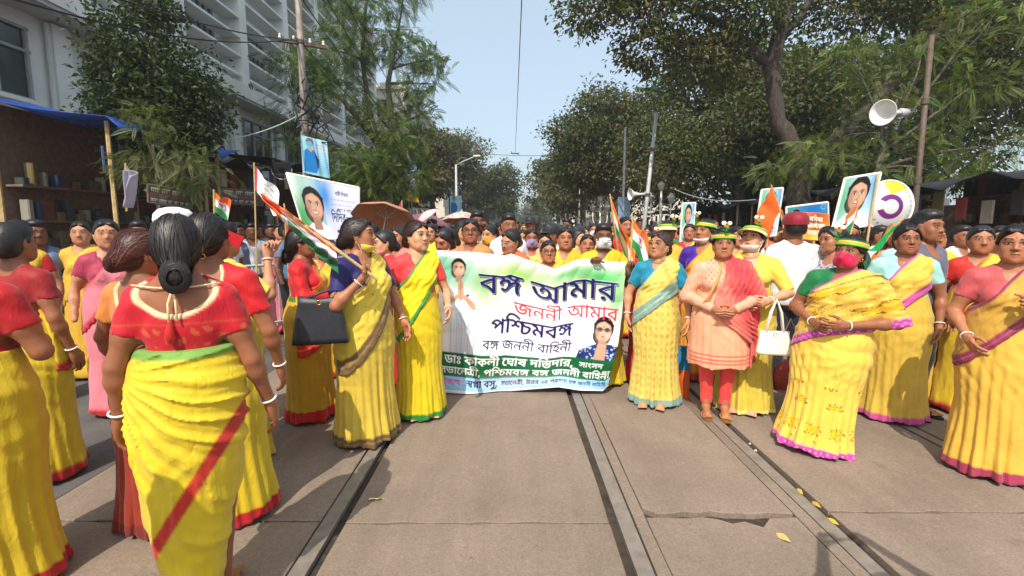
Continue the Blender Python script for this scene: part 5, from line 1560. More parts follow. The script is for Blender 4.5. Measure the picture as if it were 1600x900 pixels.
  45: (209, '212,207 212,184 177,184 177,0 151,0 142,12 131,23 120,33 108,42 95,50 81,57 65,63 48,67 28,71 16,101 27,108 38,114 49,121 61,127 73,132 84,138 70,147 55,155 37,162 16,167 26,190 27,184 -3,184 -3,207|151,184 45,184 38,187 52,182 66,176 80,168 92,160 103,152 112,144 114,125 101,120 88,114 76,107 63,101 52,95 42,88 38,93 56,90 73,86 88,80 102,73 114,66 126,57 137,48 147,38 157,28 152,26 152,34 152,42 151,49 151,57'),
  46: (199, '202,207 202,184 167,184 167,0 141,0 134,13 125,25 114,37 102,47 88,57 74,65 58,72 42,77 25,81 12,113 34,125 56,137 78,148 102,158 125,167 149,175 141,161 141,184 -3,184 -3,207|141,158 148,149 131,143 113,136 95,128 77,120 60,111 43,101 62,96 82,88 95,81 107,73 119,63 130,53 139,42 146,29 143,29 142,37 142,45 141,53 141,63|62,-2 54,-1 48,3 43,10 42,17 43,25 48,32 54,36 62,37 69,36 76,32 80,25 82,17 80,10 76,3 69,-1'),
  47: (244, '247,207 247,184 212,184 212,0 186,0 186,112 188,103 181,113 173,120 164,125 155,126 150,126 145,124 140,122 136,118 134,111 133,102 133,99 133,96 133,93 133,90 112,89 109,101 104,112 98,120 90,126 81,130 71,131 63,130 56,128 50,124 46,118 44,112 43,105 45,93 52,83 64,74 80,67 71,42 56,48 43,56 31,66 23,77 17,91 15,107 17,121 23,132 31,142 42,149 55,154 69,155 86,154 100,149 112,140 123,128 118,128 123,137 131,144 141,149 151,150 162,149 171,146 180,140 190,132 187,127 187,134 187,141 186,148 186,156 186,184 -3,184 -3,207'),
  49: (211, '214,207 214,184 179,184 179,0 154,0 143,12 131,23 120,34 108,42 95,50 81,57 65,63 47,67 28,71 16,101 27,108 40,115 52,122 66,129 79,136 93,142 113,144 114,125 97,118 79,109 62,100 47,92 63,88 77,84 91,78 103,72 115,66 126,58 136,50 145,42 154,33 154,39 154,45 154,51 154,57 154,104 155,111 155,119 154,128 154,136 154,145 154,184 -3,184 -3,207|26,190 39,185 53,181 67,175 81,169 95,162 109,154 122,146 134,137 146,128 156,118 156,88 147,97 137,106 126,115 115,123 104,131 91,138 79,145 66,151 53,156 34,163 16,167'),
  50: (227, '231,207 231,184 196,184 196,0 170,0 170,118 178,97 168,109 160,118 152,123 145,125 141,124 137,122 132,118 128,112 122,103 114,89 106,74 98,62 90,53 82,47 73,44 63,42 54,43 46,46 37,51 29,58 21,68 12,81 32,94 40,80 47,73 53,69 60,68 66,69 71,71 76,76 82,83 89,94 96,107 104,118 112,133 121,143 129,148 138,150 149,148 158,144 168,136 179,125 172,124 171,132 170,139 170,146 170,153 170,184 -3,184 -3,207|90,90 87,111 84,126 79,138 71,147 62,154 49,158 32,162 13,165 18,190 36,184 53,180 67,176 79,171 88,164 95,155 100,145 103,133 105,119'),
  51: (177, '81,167 104,164 123,158 137,148 147,136 153,122 155,108 153,91 146,77 136,65 121,56 102,50 79,47 82,51 97,45 114,38 130,30 147,20 159,13 169,5 180,-3 165,-21 151,-11 139,-2 127,6 115,13 104,19 93,25 76,33 58,40 45,44 31,48 15,51 20,74 32,71 43,70 55,68 69,68 90,69 106,74 116,80 123,88 127,97 128,107 125,122 115,134 101,141 82,143 72,143 63,141 57,138 52,134 50,129 49,123 50,121 50,118 51,115 51,113 27,108 26,113 24,118 24,123 23,128 25,139 31,149 39,157 51,162 65,166|58,155 55,165 48,174 38,181 24,185 32,200 48,196 64,188 75,180 82,169 85,156|180,207 180,184 -3,184 -3,207'),
  54: (89, '92,207 92,184 57,184 57,0 31,0 31,156 26,167 20,176 11,182 -1,184 -3,184 -3,207 2,207 10,206 18,202 26,196 32,186 32,189 32,194 31,200 31,204 31,229 49,229 57,207'),
  55: (89, '92,207 92,184 57,184 57,0 31,0 31,184 -3,184 -3,207 27,207 22,214 16,221 11,228 7,235 14,247 23,259 31,270 40,281 50,289 62,296 81,303 104,306 122,305 138,301 154,296 170,289 186,280 202,269 212,261 224,253 235,244 221,226 206,237 192,248 180,257 167,264 156,270 144,275 127,280 108,281 91,280 76,275 64,267 53,257 44,245 35,231 38,226 43,220 48,214 53,207'),
  56: (89, '92,184 57,184 57,0 31,0 31,184 -3,184 -3,207 31,207 28,227 20,244 9,257 -6,267 -22,274 -42,279 -62,282 -84,283 -102,282 -118,280 -130,278 -140,274 -145,270 -147,264 -145,259 -139,256 -131,255 -122,254 -90,254 -74,254 -62,251 -52,247 -45,242 -40,235 -36,227 -34,217 -33,205 -56,205 -56,212 -58,218 -60,223 -63,226 -67,228 -71,230 -77,230 -85,231 -118,231 -130,231 -142,232 -151,235 -159,238 -166,243 -170,249 -173,256 -174,263 -168,280 -152,294 -135,300 -113,304 -86,306 -44,303 -10,295 18,282 39,263 52,238 58,207 92,207'),
  57: (0, '-95,-89 -105,-88 -115,-85 -125,-80 -133,-73 -139,-63 -141,-50 -137,-35 -128,-23 -112,-16 -91,-13 -71,-15 -52,-20 -39,-26 -26,-33 -12,-41 1,-51 15,-61 30,-72 15,-90 0,-79 -13,-68 -26,-59 -38,-52 -50,-46 -61,-41 -77,-36 -93,-34 -104,-36 -111,-39 -116,-44 -117,-51 -115,-59 -110,-64 -103,-67 -95,-68 -84,-67 -76,-63 -69,-57 -64,-50 -61,-42 -59,-34 -58,-26 -57,-20 -57,3 -32,3 -32,-15 -32,-25 -34,-37 -37,-49 -42,-61 -51,-72 -62,-81 -76,-87'),
  61: (115, '119,207 119,184 112,184 101,180 90,174 78,164 67,153 57,140 50,124 44,106 43,87 44,66 50,49 58,37 68,29 78,24 89,23 97,23 103,25 109,27 116,31 128,10 119,5 109,1 98,-1 88,-2 68,1 51,9 41,18 32,28 26,40 20,54 17,70 16,87 17,104 21,121 27,136 34,150 44,163 54,174 67,183 80,190 93,196 72,185 66,184 59,184 52,184 43,184 -3,184 -3,207'),
  67: (89, '57,0 31,0 31,184 -3,184 -3,207 92,207 92,184 57,184|33,207 31,219 26,227 18,232 7,233 -50,233 -69,234 -83,236 -94,240 -103,245 -111,253 -117,262 -120,274 -121,286 -121,291 -121,295 -120,299 -120,304 -95,302 -96,299 -96,295 -96,292 -96,290 -96,283 -95,277 -93,272 -90,267 -84,263 -77,260 -66,258 -51,257 -1,257 15,256 27,254 37,251 45,245 50,238 54,230 56,220 57,207'),
  70: (209, '212,207 212,184 177,184 177,0 151,0 142,12 131,23 120,33 108,42 95,50 81,57 65,63 48,67 28,71 16,101 27,108 38,114 49,121 61,127 73,132 84,138 70,147 55,155 37,162 16,167 26,190 27,184 -3,184 -3,207|151,184 45,184 38,187 52,182 66,176 80,168 92,160 103,152 112,144 114,125 101,120 88,114 76,107 63,101 52,95 42,88 38,93 56,90 73,86 88,80 102,73 114,66 126,57 137,48 147,38 157,28 152,26 152,34 152,42 151,49 151,57|60,-2 52,-1 46,3 41,10 40,17 41,25 46,32 52,36 60,37 68,36 74,32 79,25 80,17 79,10 74,3 68,-1'),
  77: (197, '42,180 43,187 46,194 50,202 57,210 78,199 74,194 72,190 71,187 70,183 71,179 73,175 77,173 83,170 92,168 105,165 126,160 142,154 153,146 163,130 167,112 165,98 158,85 148,74 134,65 117,59 96,56 93,56 90,57 86,57 83,58 96,61 111,56 126,48 141,40 156,31 170,21 184,9 169,-9 156,2 144,11 132,19 116,29 99,38 82,45 64,51 51,54 37,58 22,62 27,85 38,82 50,80 64,78 80,78 100,79 116,82 127,87 137,97 140,111 139,118 136,125 131,130 123,135 112,139 97,142 79,147 65,151 55,157 48,163 44,171'),
  79: (197, '99,0 75,2 56,7 40,16 29,27 23,41 21,57 24,74 34,89 45,97 59,105 76,112 76,104 60,112 47,119 37,127 30,135 26,145 25,157 27,170 33,182 44,192 58,200 75,206 97,207 122,206 142,200 156,192 166,182 171,170 173,159 171,146 166,135 158,126 148,119 136,113 123,107 122,114 138,107 151,100 162,92 173,77 177,57 174,40 168,25 156,14 141,6 122,2|99,24 122,26 138,33 147,44 150,58 148,68 142,76 134,83 123,89 111,94 99,97 83,93 70,87 60,81 51,70 48,56 51,44 60,33 76,26|99,121 110,124 121,129 131,135 139,141 144,149 146,157 143,168 134,176 118,182 97,184 86,183 75,181 65,177 58,172 53,165 51,157 54,146 62,136 77,128'),
  153: (123, '65,163 79,162 92,159 105,153 117,145 129,135 143,123 125,105 112,119 97,130 83,137 69,139 59,138 50,134 45,127 43,117 44,108 49,101 57,95 67,90 55,66 38,75 26,87 18,102 15,118 17,131 22,143 31,152 41,158 53,162|-3,184 -3,207 126,207 126,184'),
  219: (238, '157,176 169,175 178,174 186,171 192,167 198,161 203,153 206,143 207,130 207,0 181,0 177,13 170,22 161,27 150,29 139,29 129,28 119,26 109,25 97,24 84,23 73,24 62,26 50,29 39,34 30,43 22,54 17,68 15,87 16,95 16,103 17,111 19,118 44,114 43,108 42,103 42,96 41,88 43,73 48,62 55,55 64,50 74,49 84,48 95,48 106,50 115,51 124,52 134,53 144,54 155,53 165,50 174,44 181,35 181,127 181,135 180,140 178,145 175,148 172,150 168,151 163,152 157,152 147,151 138,148 130,144 123,139 117,133 113,126 110,120 109,113 109,109 112,104 117,101 126,100 130,100 134,101 137,101 141,102 143,78 139,77 134,76 128,76 121,75 106,77 94,84 85,95 82,111 84,122 88,134 95,145 105,155 116,163 128,170 142,174|242,207 242,184 -3,184 -3,207'),
  275: (240, '165,101 144,104 128,113 118,122 111,133 104,146 108,146 105,136 100,125 94,115 87,107 77,102 66,100 56,101 48,104 39,108 30,116 22,126 12,139 33,151 41,138 48,130 55,126 62,125 70,127 76,131 82,138 86,149 89,164 90,184 113,184 116,172 120,160 125,150 131,141 138,134 146,128 156,125 167,124 177,125 185,130 189,137 191,147 189,160 184,172 177,182 168,192 194,197 200,192 205,185 210,177 213,168 216,158 217,147 213,127 203,112 187,104|243,207 243,184 -3,184 -3,207|207,123 207,0 181,0 170,12 158,23 145,32 131,39 116,45 98,49 87,75 100,84 115,92 131,101 147,108 164,115 181,121|181,101 169,96 157,90 145,83 133,77 122,70 112,64 114,67 128,63 141,57 153,51 169,41 182,29 182,35 181,42 181,49 181,54'),
  307: (242, '75,29 63,31 52,37 42,46 31,60 51,73 57,64 62,58 67,55 73,54 80,55 85,58 91,64 98,73 102,79 105,85 106,91 107,96 106,109 102,121 96,130 89,137 79,141 68,142 59,141 52,138 49,133 47,126 48,122 48,118 49,115 51,111 27,105 24,112 22,119 21,125 21,130 23,141 28,150 35,157 45,162 56,164 67,165 85,163 101,157 113,147 122,132 128,115 130,93 130,90 130,86 129,83 129,80 113,89 123,102 134,114 147,124 163,133 182,140 203,145 221,126 213,112 208,96 204,80 203,64 204,49 206,34 210,19 215,3 190,-2 185,15 180,33 178,51 177,69 178,82 180,96 185,109 191,123 200,121 187,118 174,113 162,106 149,97 137,85 125,70 115,56 107,46 100,38 92,33 84,30|23,200 39,196 55,188 66,180 73,169 76,156 49,155 46,165 39,174 29,181 15,185|161,144 140,147 122,156 113,166 104,178 97,191 125,196 129,184 135,176 141,170 148,167 154,165 160,165 171,166 178,170 182,176 183,183 182,188 180,193 177,196 174,199 203,202 205,198 207,193 208,188 208,183 206,171 202,161 194,153 184,148 173,145|245,207 245,184 197,184 194,184 119,184 115,184 -3,184 -3,207'),
  339: (241, '162,176 184,173 201,164 211,150 215,132 213,118 207,106 197,95 184,86 169,78 152,71 142,94 162,101 176,109 185,118 188,131 186,140 181,147 173,151 161,152 150,152 140,149 130,145 122,140 114,135 109,130 106,124 105,119 105,115 108,112 113,109 121,107 115,83 99,87 87,94 81,104 78,117 80,128 85,138 93,148 104,157 116,165 130,171 146,175|218,57 216,40 209,27 198,15 183,7 165,2 144,0 122,2 102,7 89,13 77,21 65,31 54,43 43,57 34,74 25,93 17,115 9,139 35,147 43,120 52,97 62,77 73,61 84,48 97,38 111,31 127,27 144,25 163,27 178,33 188,43 191,57 189,68 183,77 173,84 162,89 188,101 201,93 210,82 216,70|244,207 244,184 -3,184 -3,207'),
  377: (239, '97,210 116,208 133,202 144,195 154,187 164,177 175,164 187,150 200,134 182,121 170,137 159,150 149,161 140,170 130,177 120,182 110,184 98,185 86,184 75,182 64,177 55,172 46,166 38,159 35,159 41,162 47,164 53,165 61,166 76,163 86,156 92,145 94,132 94,130 94,127 93,124 93,121 56,100 63,106 68,112 71,119 72,128 71,134 68,139 62,143 53,145 48,144 42,143 37,141 32,138 7,162 21,175 35,187 49,196 64,204 80,208|166,158 72,79 54,99 85,123 89,123 92,127 96,130 99,133 103,136 107,139 111,143 150,175|242,207 242,184 207,184 207,95 181,95 181,132 183,149 182,157 182,166 181,176 181,186 181,229 199,229 207,207|111,82 129,81 145,75 159,67 172,56 181,47 189,37 197,27 191,0 180,15 168,29 156,41 143,50 129,57 115,59 107,58 100,55 96,50 95,43 96,37 100,32 107,27 116,23 105,0 94,5 86,11 78,18 73,26 69,34 68,43 70,55 74,64 81,72 90,78 101,81|207,104 207,0 181,0 181,25 182,39 182,47 182,55 181,63 181,72 181,104'),
  416: (326, '120,210 133,208 144,205 155,199 164,191 172,181 178,170 177,135 169,149 161,162 152,172 138,182 121,185 109,184 100,178 94,169 92,157 95,145 103,135 117,129 138,126 135,100 115,103 99,109 87,118 78,129 73,143 72,158 73,174 79,187 87,197 97,204 108,208|26,210 39,208 52,204 64,197 73,186 79,172 81,154 79,140 74,128 66,116 54,108 38,102 18,100 16,126 31,127 43,130 51,136 56,142 59,149 60,156 58,168 52,178 41,183 25,185 19,185 14,184 7,183 0,182 -3,207 5,208 12,209 19,210|330,207 330,184 195,184 195,174 193,153 194,148 194,141 195,133 195,126 195,68 195,56 196,48 198,42 200,39 208,34 219,32 232,34 243,38 254,45 264,54 272,64 278,75 282,87 283,99 282,108 277,113 270,116 260,116 258,116 244,117 234,119 224,122 216,126 208,130 202,136 196,142 191,149 194,178 202,167 209,158 218,151 228,145 241,142 258,141 263,141 274,141 282,139 289,137 295,134 301,129 306,122 309,113 310,102 307,82 300,63 293,51 285,41 276,32 263,22 249,14 234,10 217,8 205,9 196,12 188,16 181,21 176,28 172,36 170,48 169,64 169,171 170,177 169,183 169,189 168,195 168,202 168,207'),
  435: (243, '168,102 147,105 130,113 120,122 112,133 106,146 110,146 107,136 102,125 96,115 88,107 79,102 67,100 58,101 49,104 40,108 32,116 23,126 14,139 34,151 43,138 50,130 57,126 64,125 71,127 78,131 83,138 88,149 91,164 92,184 115,184 118,172 122,160 127,150 133,141 140,134 148,128 158,125 169,124 179,125 186,130 191,137 193,147 191,160 186,172 178,182 169,192 196,197 201,192 206,185 211,177 215,168 218,158 218,147 215,128 206,113 190,105|246,207 246,184 -3,184 -3,207|144,-18 126,-17 109,-14 92,-8 77,-1 63,10 49,24 37,41 25,61 15,85 40,93 48,74 57,58 66,44 77,32 88,23 100,16 120,9 142,7 160,8 174,12 185,18 194,31 197,48 196,58 193,67 188,74 180,80 171,84 161,85 153,84 148,82 143,79 140,75 138,70 138,65 138,62 138,58 139,54 141,50 116,45 114,51 112,57 112,64 111,69 113,80 118,89 126,97 136,102 147,105 159,106 178,104 194,98 206,89 215,76 221,62 222,47 220,28 213,12 202,-1 187,-10 167,-16'),
  597: (88, '63,39 66,35 62,23 58,11 54,-2 48,-15 43,-27 38,-40 15,-40 20,-20 24,1 28,20 31,39'),
  611: (98, '49,138 41,139 34,143 30,150 28,161 30,171 34,178 41,182 49,183 57,182 64,178 68,171 70,161 68,150 64,143 57,139|49,-5 41,-3 34,1 30,8 28,18 30,29 34,36 41,39 49,41 57,39 64,36 68,29 70,18 68,8 64,1 57,-3'),
}
def winding(W, H, polys):
    D = np.zeros((H, W + 1), np.int32)
    for Pg in polys:
        Pg = np.asarray(Pg, float); Qg = np.roll(Pg, -1, 0)
        for (x0, y0), (x1, y1) in zip(Pg, Qg):
            if y0 == y1: continue
            s = 1
            if y0 > y1: x0, y0, x1, y1, s = x1, y1, x0, y0, -1
            r = np.arange(max(0, int(math.ceil(y0 - .5))), min(H, int(math.ceil(y1 - .5))))
            if len(r) == 0: continue
            x = x0 + (r + .5 - y0) * (x1 - x0) / (y1 - y0)
            np.add.at(D, (r, np.clip(np.ceil(x - .5), 0, W).astype(int)), s)
    return np.cumsum(D, 1)[:, :W] != 0

class Canvas:
    """a printed design, painted in units of 0..1000 across and 0..1000*H/W down, supersampled"""
    def __init__(s, nu, nv, aspect, bg, ss=3):
        s.W, s.H, s.ss, s.nu, s.nv = nu * ss, nv * ss, ss, nu, nv
        s.k = s.W / 1000.0; s.ky = s.H / (1000.0 * aspect)
        s.im = np.zeros((s.H, s.W, 3), np.float32); s.im[:] = lin(*bg)
        s.X, s.Y = np.meshgrid((np.arange(s.W) + .5) / s.k, (np.arange(s.H) + .5) / s.ky)
    def put(s, mask, c, a=1.0):
        c = np.array(lin(*c), np.float32)
        m = (mask.astype(np.float32) * a)[..., None]
        s.im = s.im * (1 - m) + c * m
    def glow(s, cx, cy, rx, ry, c, a=1.0, p=1.0):
        s.put(np.exp(-(((s.X - cx) / rx) ** 2 + ((s.Y - cy) / ry) ** 2) ** p), c, a)
    def poly(s, pts, c, a=1.0):
        s.put(winding(s.W, s.H, [[(x * s.k, y * s.ky) for x, y in pts]]), c, a)
    def ell(s, cx, cy, rx, ry, c, a=1.0, rot=0.0):
        co, si = math.cos(rot), math.sin(rot)
        u = (s.X - cx) * co + (s.Y - cy) * si; v = -(s.X - cx) * si + (s.Y - cy) * co
        s.put((u / rx) ** 2 + (v / ry) ** 2 < 1, c, a)
    def text(s, key, x, y, size, c, width=None, bold=0, slant=0.0, a=1.0, arc=None):
        """x,y = left end of the baseline"""
        g = TEXTS[key]; adv = sum(GLYPHS[q][0] for q in g)
        sy = size / 333.0; sx = sy if width is None else width / adv
        ps = []; cx = 0.0
        for q in g:
            ad, st = GLYPHS[q]
            for c_ in st.split('|'):
                if not c_: continue
                pp = []
                for pr in c_.split(' '):
                    gx, gy = pr.split(','); gx = float(gx); gy = float(gy)
                    X = x + (cx + gx) * sx; Y = y - gy * sy + slant * (cx + gx) * sx
                    if arc: Y += arc(X)
                    pp.append((X * s.k, Y * s.ky))
                ps.append(pp)
            cx += ad
        m = winding(s.W, s.H, ps)
        for b in range(bold):
            n = m.copy(); n[:, 1:] |= m[:, :-1]; n[:, :-1] |= m[:, 1:]
            if b % 2 == 0: n[1:] |= m[:-1]; n[:-1] |= m[1:]
            m = n
        if c is not None: s.put(m, c, a)
        return m
    def shift(s, m, dx, dy):
        return np.roll(np.roll(m, int(dx * s.k), 1), int(dy * s.ky), 0)
    def lines(s, x, y, w, n, step, h, c, a=.8, seed=0):
        """rows of lettering too small to read"""
        R = random.Random(seed)
        for i in range(n):
            cx = x
            while cx < x + w * R.uniform(.85, 1):
                ww = R.uniform(h * .9, h * 2.6)
                s.poly([(cx, y + i * step), (cx + ww, y + i * step), (cx + ww, y + i * step + h * .3), (cx, y + i * step + h * .3)], c, a)
                for q in range(int(ww / (h * .45))):
                    xx = cx + q * h * .45
                    s.poly([(xx, y + i * step), (xx + h * .16, y + i * step), (xx + h * .16, y + i * step + h), (xx, y + i * step + h)], c, a)
                cx += ww + h * .6
    def face(s, cx, cy, r, skin=(205, 160, 130), lean=0.0, glasses=False, smile=True, hair=(28, 22, 22), bindi=False, shawl=None):
        """a printed head-and-shoulders portrait; r = half the face width"""
        sk = np.array(skin)
        if shawl:
            s.poly([(cx - 1.9 * r, cy + 3.6 * r), (cx - 1.7 * r, cy + 2.2 * r), (cx - .6 * r, cy + 1.5 * r), (cx + .6 * r, cy + 1.5 * r), (cx + 1.7 * r, cy + 2.1 * r), (cx + 2.0 * r, cy + 3.6 * r)], shawl)
        s.ell(cx, cy - .30 * r, 1.22 * r, 1.42 * r, hair, 1, lean)
        s.ell(cx - .15 * r, cy + .6 * r, 1.12 * r, 1.1 * r, hair, 1, lean)
        s.poly([(cx - .5 * r, cy + .8 * r), (cx - .55 * r, cy + 2.2 * r), (cx + .55 * r, cy + 2.2 * r), (cx + .5 * r, cy + .8 * r)], tuple(sk * .82))
        s.ell(cx, cy + .05 * r, .96 * r, 1.28 * r, tuple(sk), 1, lean)
        s.glow(cx + .35 * r, cy + .35 * r, .5 * r, .5 * r, tuple(np.minimum(sk * 1.12, 255)), .8)
        s.glow(cx - .75 * r, cy + .3 * r, .3 * r, .8 * r, tuple(sk * .72), .7)
        s.glow(cx, cy - .55 * r, .6 * r, .3 * r, tuple(np.minimum(sk * 1.1, 255)), .6)
        s.glow(cx, cy + 1.15 * r, .8 * r, .22 * r, tuple(sk * .66), .55)
        for q in (-1, 1): s.glow(cx + q * .42 * r, cy - .18 * r, .30 * r, .20 * r, tuple(sk * .62), .7)
        s.glow(cx + .12 * r, cy + .2 * r, .12 * r, .3 * r, tuple(sk * .72), .5)
        # hairline with a parting
        s.poly([(cx - 1.05 * r, cy + .1 * r), (cx - .92 * r, cy - .75 * r), (cx - .1 * r, cy - 1.12 * r), (cx + .1 * r, cy - 1.12 * r), (cx + .92 * r, cy - .7 * r), (cx + 1.02 * r, cy + .05 * r), (cx + 1.25 * r, cy - .8 * r), (cx, cy - 1.8 * r), (cx - 1.25 * r, cy - .8 * r)], hair)
        for q in (-1, 1):
            s.ell(cx + q * .42 * r, cy - .38 * r, .26 * r, .055 * r, (50, 35, 30), .9, -q * .12)
            s.ell(cx + q * .42 * r, cy - .12 * r, .20 * r, .10 * r, (235, 225, 215), .9)
            s.ell(cx + q * .42 * r, cy - .12 * r, .10 * r, .10 * r, (30, 20, 18))
            s.ell(cx + q * .42 * r, cy - .22 * r, .22 * r, .035 * r, (45, 30, 28), .9)
        s.glow(cx, cy + .22 * r, .12 * r, .2 * r, tuple(np.minimum(sk * 1.12, 255)), .7)
        s.glow(cx, cy + .38 * r, .2 * r, .06 * r, tuple(sk * .55), .9)
        if smile:
            s.ell(cx, cy + .66 * r, .36 * r, .15 * r, (165, 70, 70)); s.ell(cx, cy + .63 * r, .27 * r, .07 * r, (240, 235, 228))
            s.ell(cx - .5 * r, cy + .5 * r, .04 * r, .2 * r, tuple(sk * .75), .7, .3); s.ell(cx + .5 * r, cy + .5 * r, .04 * r, .2 * r, tuple(sk * .75), .7, -.3)
        else: s.ell(cx, cy + .66 * r, .27 * r, .085 * r, (165, 80, 75)); s.ell(cx, cy + .66 * r, .25 * r, .02 * r, (90, 35, 35))
        if bindi: s.ell(cx, cy - .52 * r, .08 * r, .10 * r, (40, 10, 15))
        if glasses:
            for q in (-1, 1):
                s.ell(cx + q * .44 * r, cy - .12 * r, .37 * r, .24 * r, (20, 18, 22)); s.ell(cx + q * .44 * r, cy - .10 * r, .31 * r, .18 * r, (150, 130, 120), .75)
                s.ell(cx + q * .42 * r, cy - .10 * r, .11 * r, .09 * r, (25, 18, 16))
            s.poly([(cx - .95 * r, cy - .25 * r), (cx + .95 * r, cy - .25 * r), (cx + .95 * r, cy - .16 * r), (cx - .95 * r, cy - .16 * r)], (20, 18, 22))
    def blur(s, n):
        for _ in range(n):
            a = np.pad(s.im, ((2, 2), (2, 2), (0, 0)), mode='edge')
            s.im = (a[:-4, 2:-2] + a[4:, 2:-2] + a[2:-2, :-4] + a[2:-2, 4:] + 2 * a[2:-2, 2:-2]) / 6
    def cells(s):
        im = s.im.reshape(s.nv, s.ss, s.nu, s.ss, 3).mean((1, 3))
        return im

def printed(name, canvas, fn, parent=None, mat=None, thick=0.0):
    """a sheet whose vertices carry the printed colours; fn(u, v) -> xyz with v down"""
    im = canvas.cells(); nv, nu = im.shape[:2]
    U, Vv = np.meshgrid(np.arange(nu) / (nu - 1), np.arange(nv) / (nv - 1))
    Pt = fn(U.ravel(), Vv.ravel())
    idx = np.arange(nu * nv).reshape(nv, nu)
    F = np.stack([idx[:-1, :-1], idx[1:, :-1], idx[1:, 1:], idx[:-1, 1:]], -1).reshape(-1, 4)
    o = mesh_np(name, Pt, F, mat or M['print'], parent, im.reshape(-1, 3))
    if thick:
        so = o.modifiers.new('thick', 'SOLIDIFY'); so.thickness = thick; so.offset = -1
    return o

# ---- the big banner
def banner_canvas():
    nu, nv = 420, 312
    c = Canvas(nu, nv, .745, (248, 245, 248))
    A = 745
    t = c.Y / A; u = c.X / 1000
    c.put(np.clip(.9 - np.abs(c.Y - 120) / 170, 0, 1) * np.clip((u - .25) * 2.5, 0, 1), (206, 226, 160), .85)
    c.put(np.clip(.5 - np.abs(t - .35), 0, 1) * np.exp(-((u - .25) / .12) ** 2), (190, 215, 120), .7)
    c.glow(20, 110, 230, 90, (80, 195, 150), .9); c.glow(10, 40, 120, 30, (60, 180, 130), .5)
    c.glow(420, 95, 150, 50, (150, 205, 70), .9); c.glow(880, 90, 180, 50, (35, 165, 75), .95); c.glow(700, 60, 120, 26, (70, 180, 90), .8)
    c.glow(960, 190, 60, 110, (90, 185, 90), .75); c.glow(250, 160, 60, 70, (120, 190, 70), .8)
    c.put(c.Y < 26 + 8 * np.sin(c.X / 90), (245, 245, 245), .9)
    # green band and blue foot
    c.put((c.Y > 532) & (c.Y < 655), (12, 96, 52)); c.put(c.Y >= 655, (196, 222, 240))
    c.put((c.Y >= 655), (120, 185, 232), .75 * 1.0)
    c.put(np.exp(-((c.Y - 690) / 34.0) ** 2) * np.exp(-((c.X - 480) / 260.0) ** 2), (225, 238, 246), .8)
    c.put(c.Y > 728, (240, 240, 245), .9)
    # standing figure in white with joined hands
    sk = (206, 158, 128)
    c.poly([(60, 532), (48, 400), (40, 330), (30, 250), (45, 215), (90, 190), (150, 190), (190, 225), (205, 300), (196, 420), (215, 532)], (232, 232, 238))
    c.poly([(95, 330), (150, 300), (185, 360), (160, 532), (120, 532)], (214, 216, 226))
    for xx in (80, 105, 140, 172): c.poly([(xx, 350), (xx + 5, 350), (xx + 12, 532), (xx + 5, 532)], (200, 203, 216), .8)
    c.poly([(100, 320), (104, 318), (182, 430), (178, 434)], (120, 140, 190), .7)
    c.poly([(22, 275), (40, 262), (112, 222), (118, 240), (52, 292), (28, 300)], sk); c.poly([(205, 300), (186, 306), (130, 240), (136, 222), (196, 268)], sk)
    c.poly([(104, 245), (112, 165), (122, 150), (134, 165), (138, 245), (122, 262)], sk); c.poly([(120, 160), (122, 160), (123, 255), (120, 255)], (150, 105, 80))
    c.face(112, 92, 32, (214, 172, 144), 0, False, True)
    c.poly([(104, 235), (108, 160), (121, 145), (135, 162), (140, 236), (122, 255)], (212, 164, 134)); c.poly([(120, 152), (122.5, 152), (123.5, 250), (120, 250)], (150, 105, 80))
    c.poly([(150, 228), (162, 222), (168, 230), (156, 238)], (30, 25, 30))
    # portrait with spectacles and a blue and white shawl
    c.poly([(770, 532), (780, 490), (840, 455), (880, 440), (960, 440), (1000, 470), (1000, 532)], (28, 48, 112))
    R = random.Random(4)
    for i in range(46):
        x = R.uniform(780, 990); y = R.uniform(460, 528); c.ell(x, y, R.uniform(3, 9), 3, (205, 220, 240), .9, R.uniform(-1, 1))
    c.face(905, 372, 46, (208, 164, 142), 0, True, False, (22, 18, 20), True)
    c.poly([(868, 532), (880, 440), (930, 440), (938, 532)], (196, 150, 126))
    for xx in (60, 92, 120, 158, 190): c.poly([(xx, 300), (xx + 4, 300), (xx + 16, 532), (xx + 6, 532)], (178, 184, 206), .7)
    c.blur(2)
    # lettering
    navy = (26, 22, 92)
    def big(key, x, y, size, w_):
        m = c.text(key, x, y, size, None, w_, 3)
        for b in range(2):
            n = m.copy(); n[:, 1:] |= m[:, :-1]; n[:, :-1] |= m[:, 1:]; n[1:] |= m[:-1]; n[:-1] |= m[1:]; m = n
        c.put(c.shift(m, 5, 6), (18, 16, 40)); c.put(m, (245, 245, 248))
        c.text(key, x, y, size, navy, w_, 4)
    big('vanga_amar', 222, 205, 150, 738)
    c.text('janani_amar', 416, 310, 100, (222, 52, 72), 560, 1)
    c.text('paschim', 292, 412, 112, navy, 440, 3)
    c.text('vahini', 252, 500, 74, (36, 26, 90), 482, 1)
    c.text('line5', 38, 587, 62, (246, 246, 246), 726, 2)
    c.text('sangsad', 796, 580, 40, (240, 244, 240), 140, 1)
    c.text('line6', 6, 640, 52, (244, 246, 244), 985, 1)
    c.text('sauj', 10, 700, 46, (214, 40, 130), 150, 1)
    c.text('swapna', 176, 706, 58, (20, 20, 80), 190, 2)
    c.text('line7', 386, 703, 42, (18, 24, 80), 590, 1)
    return c

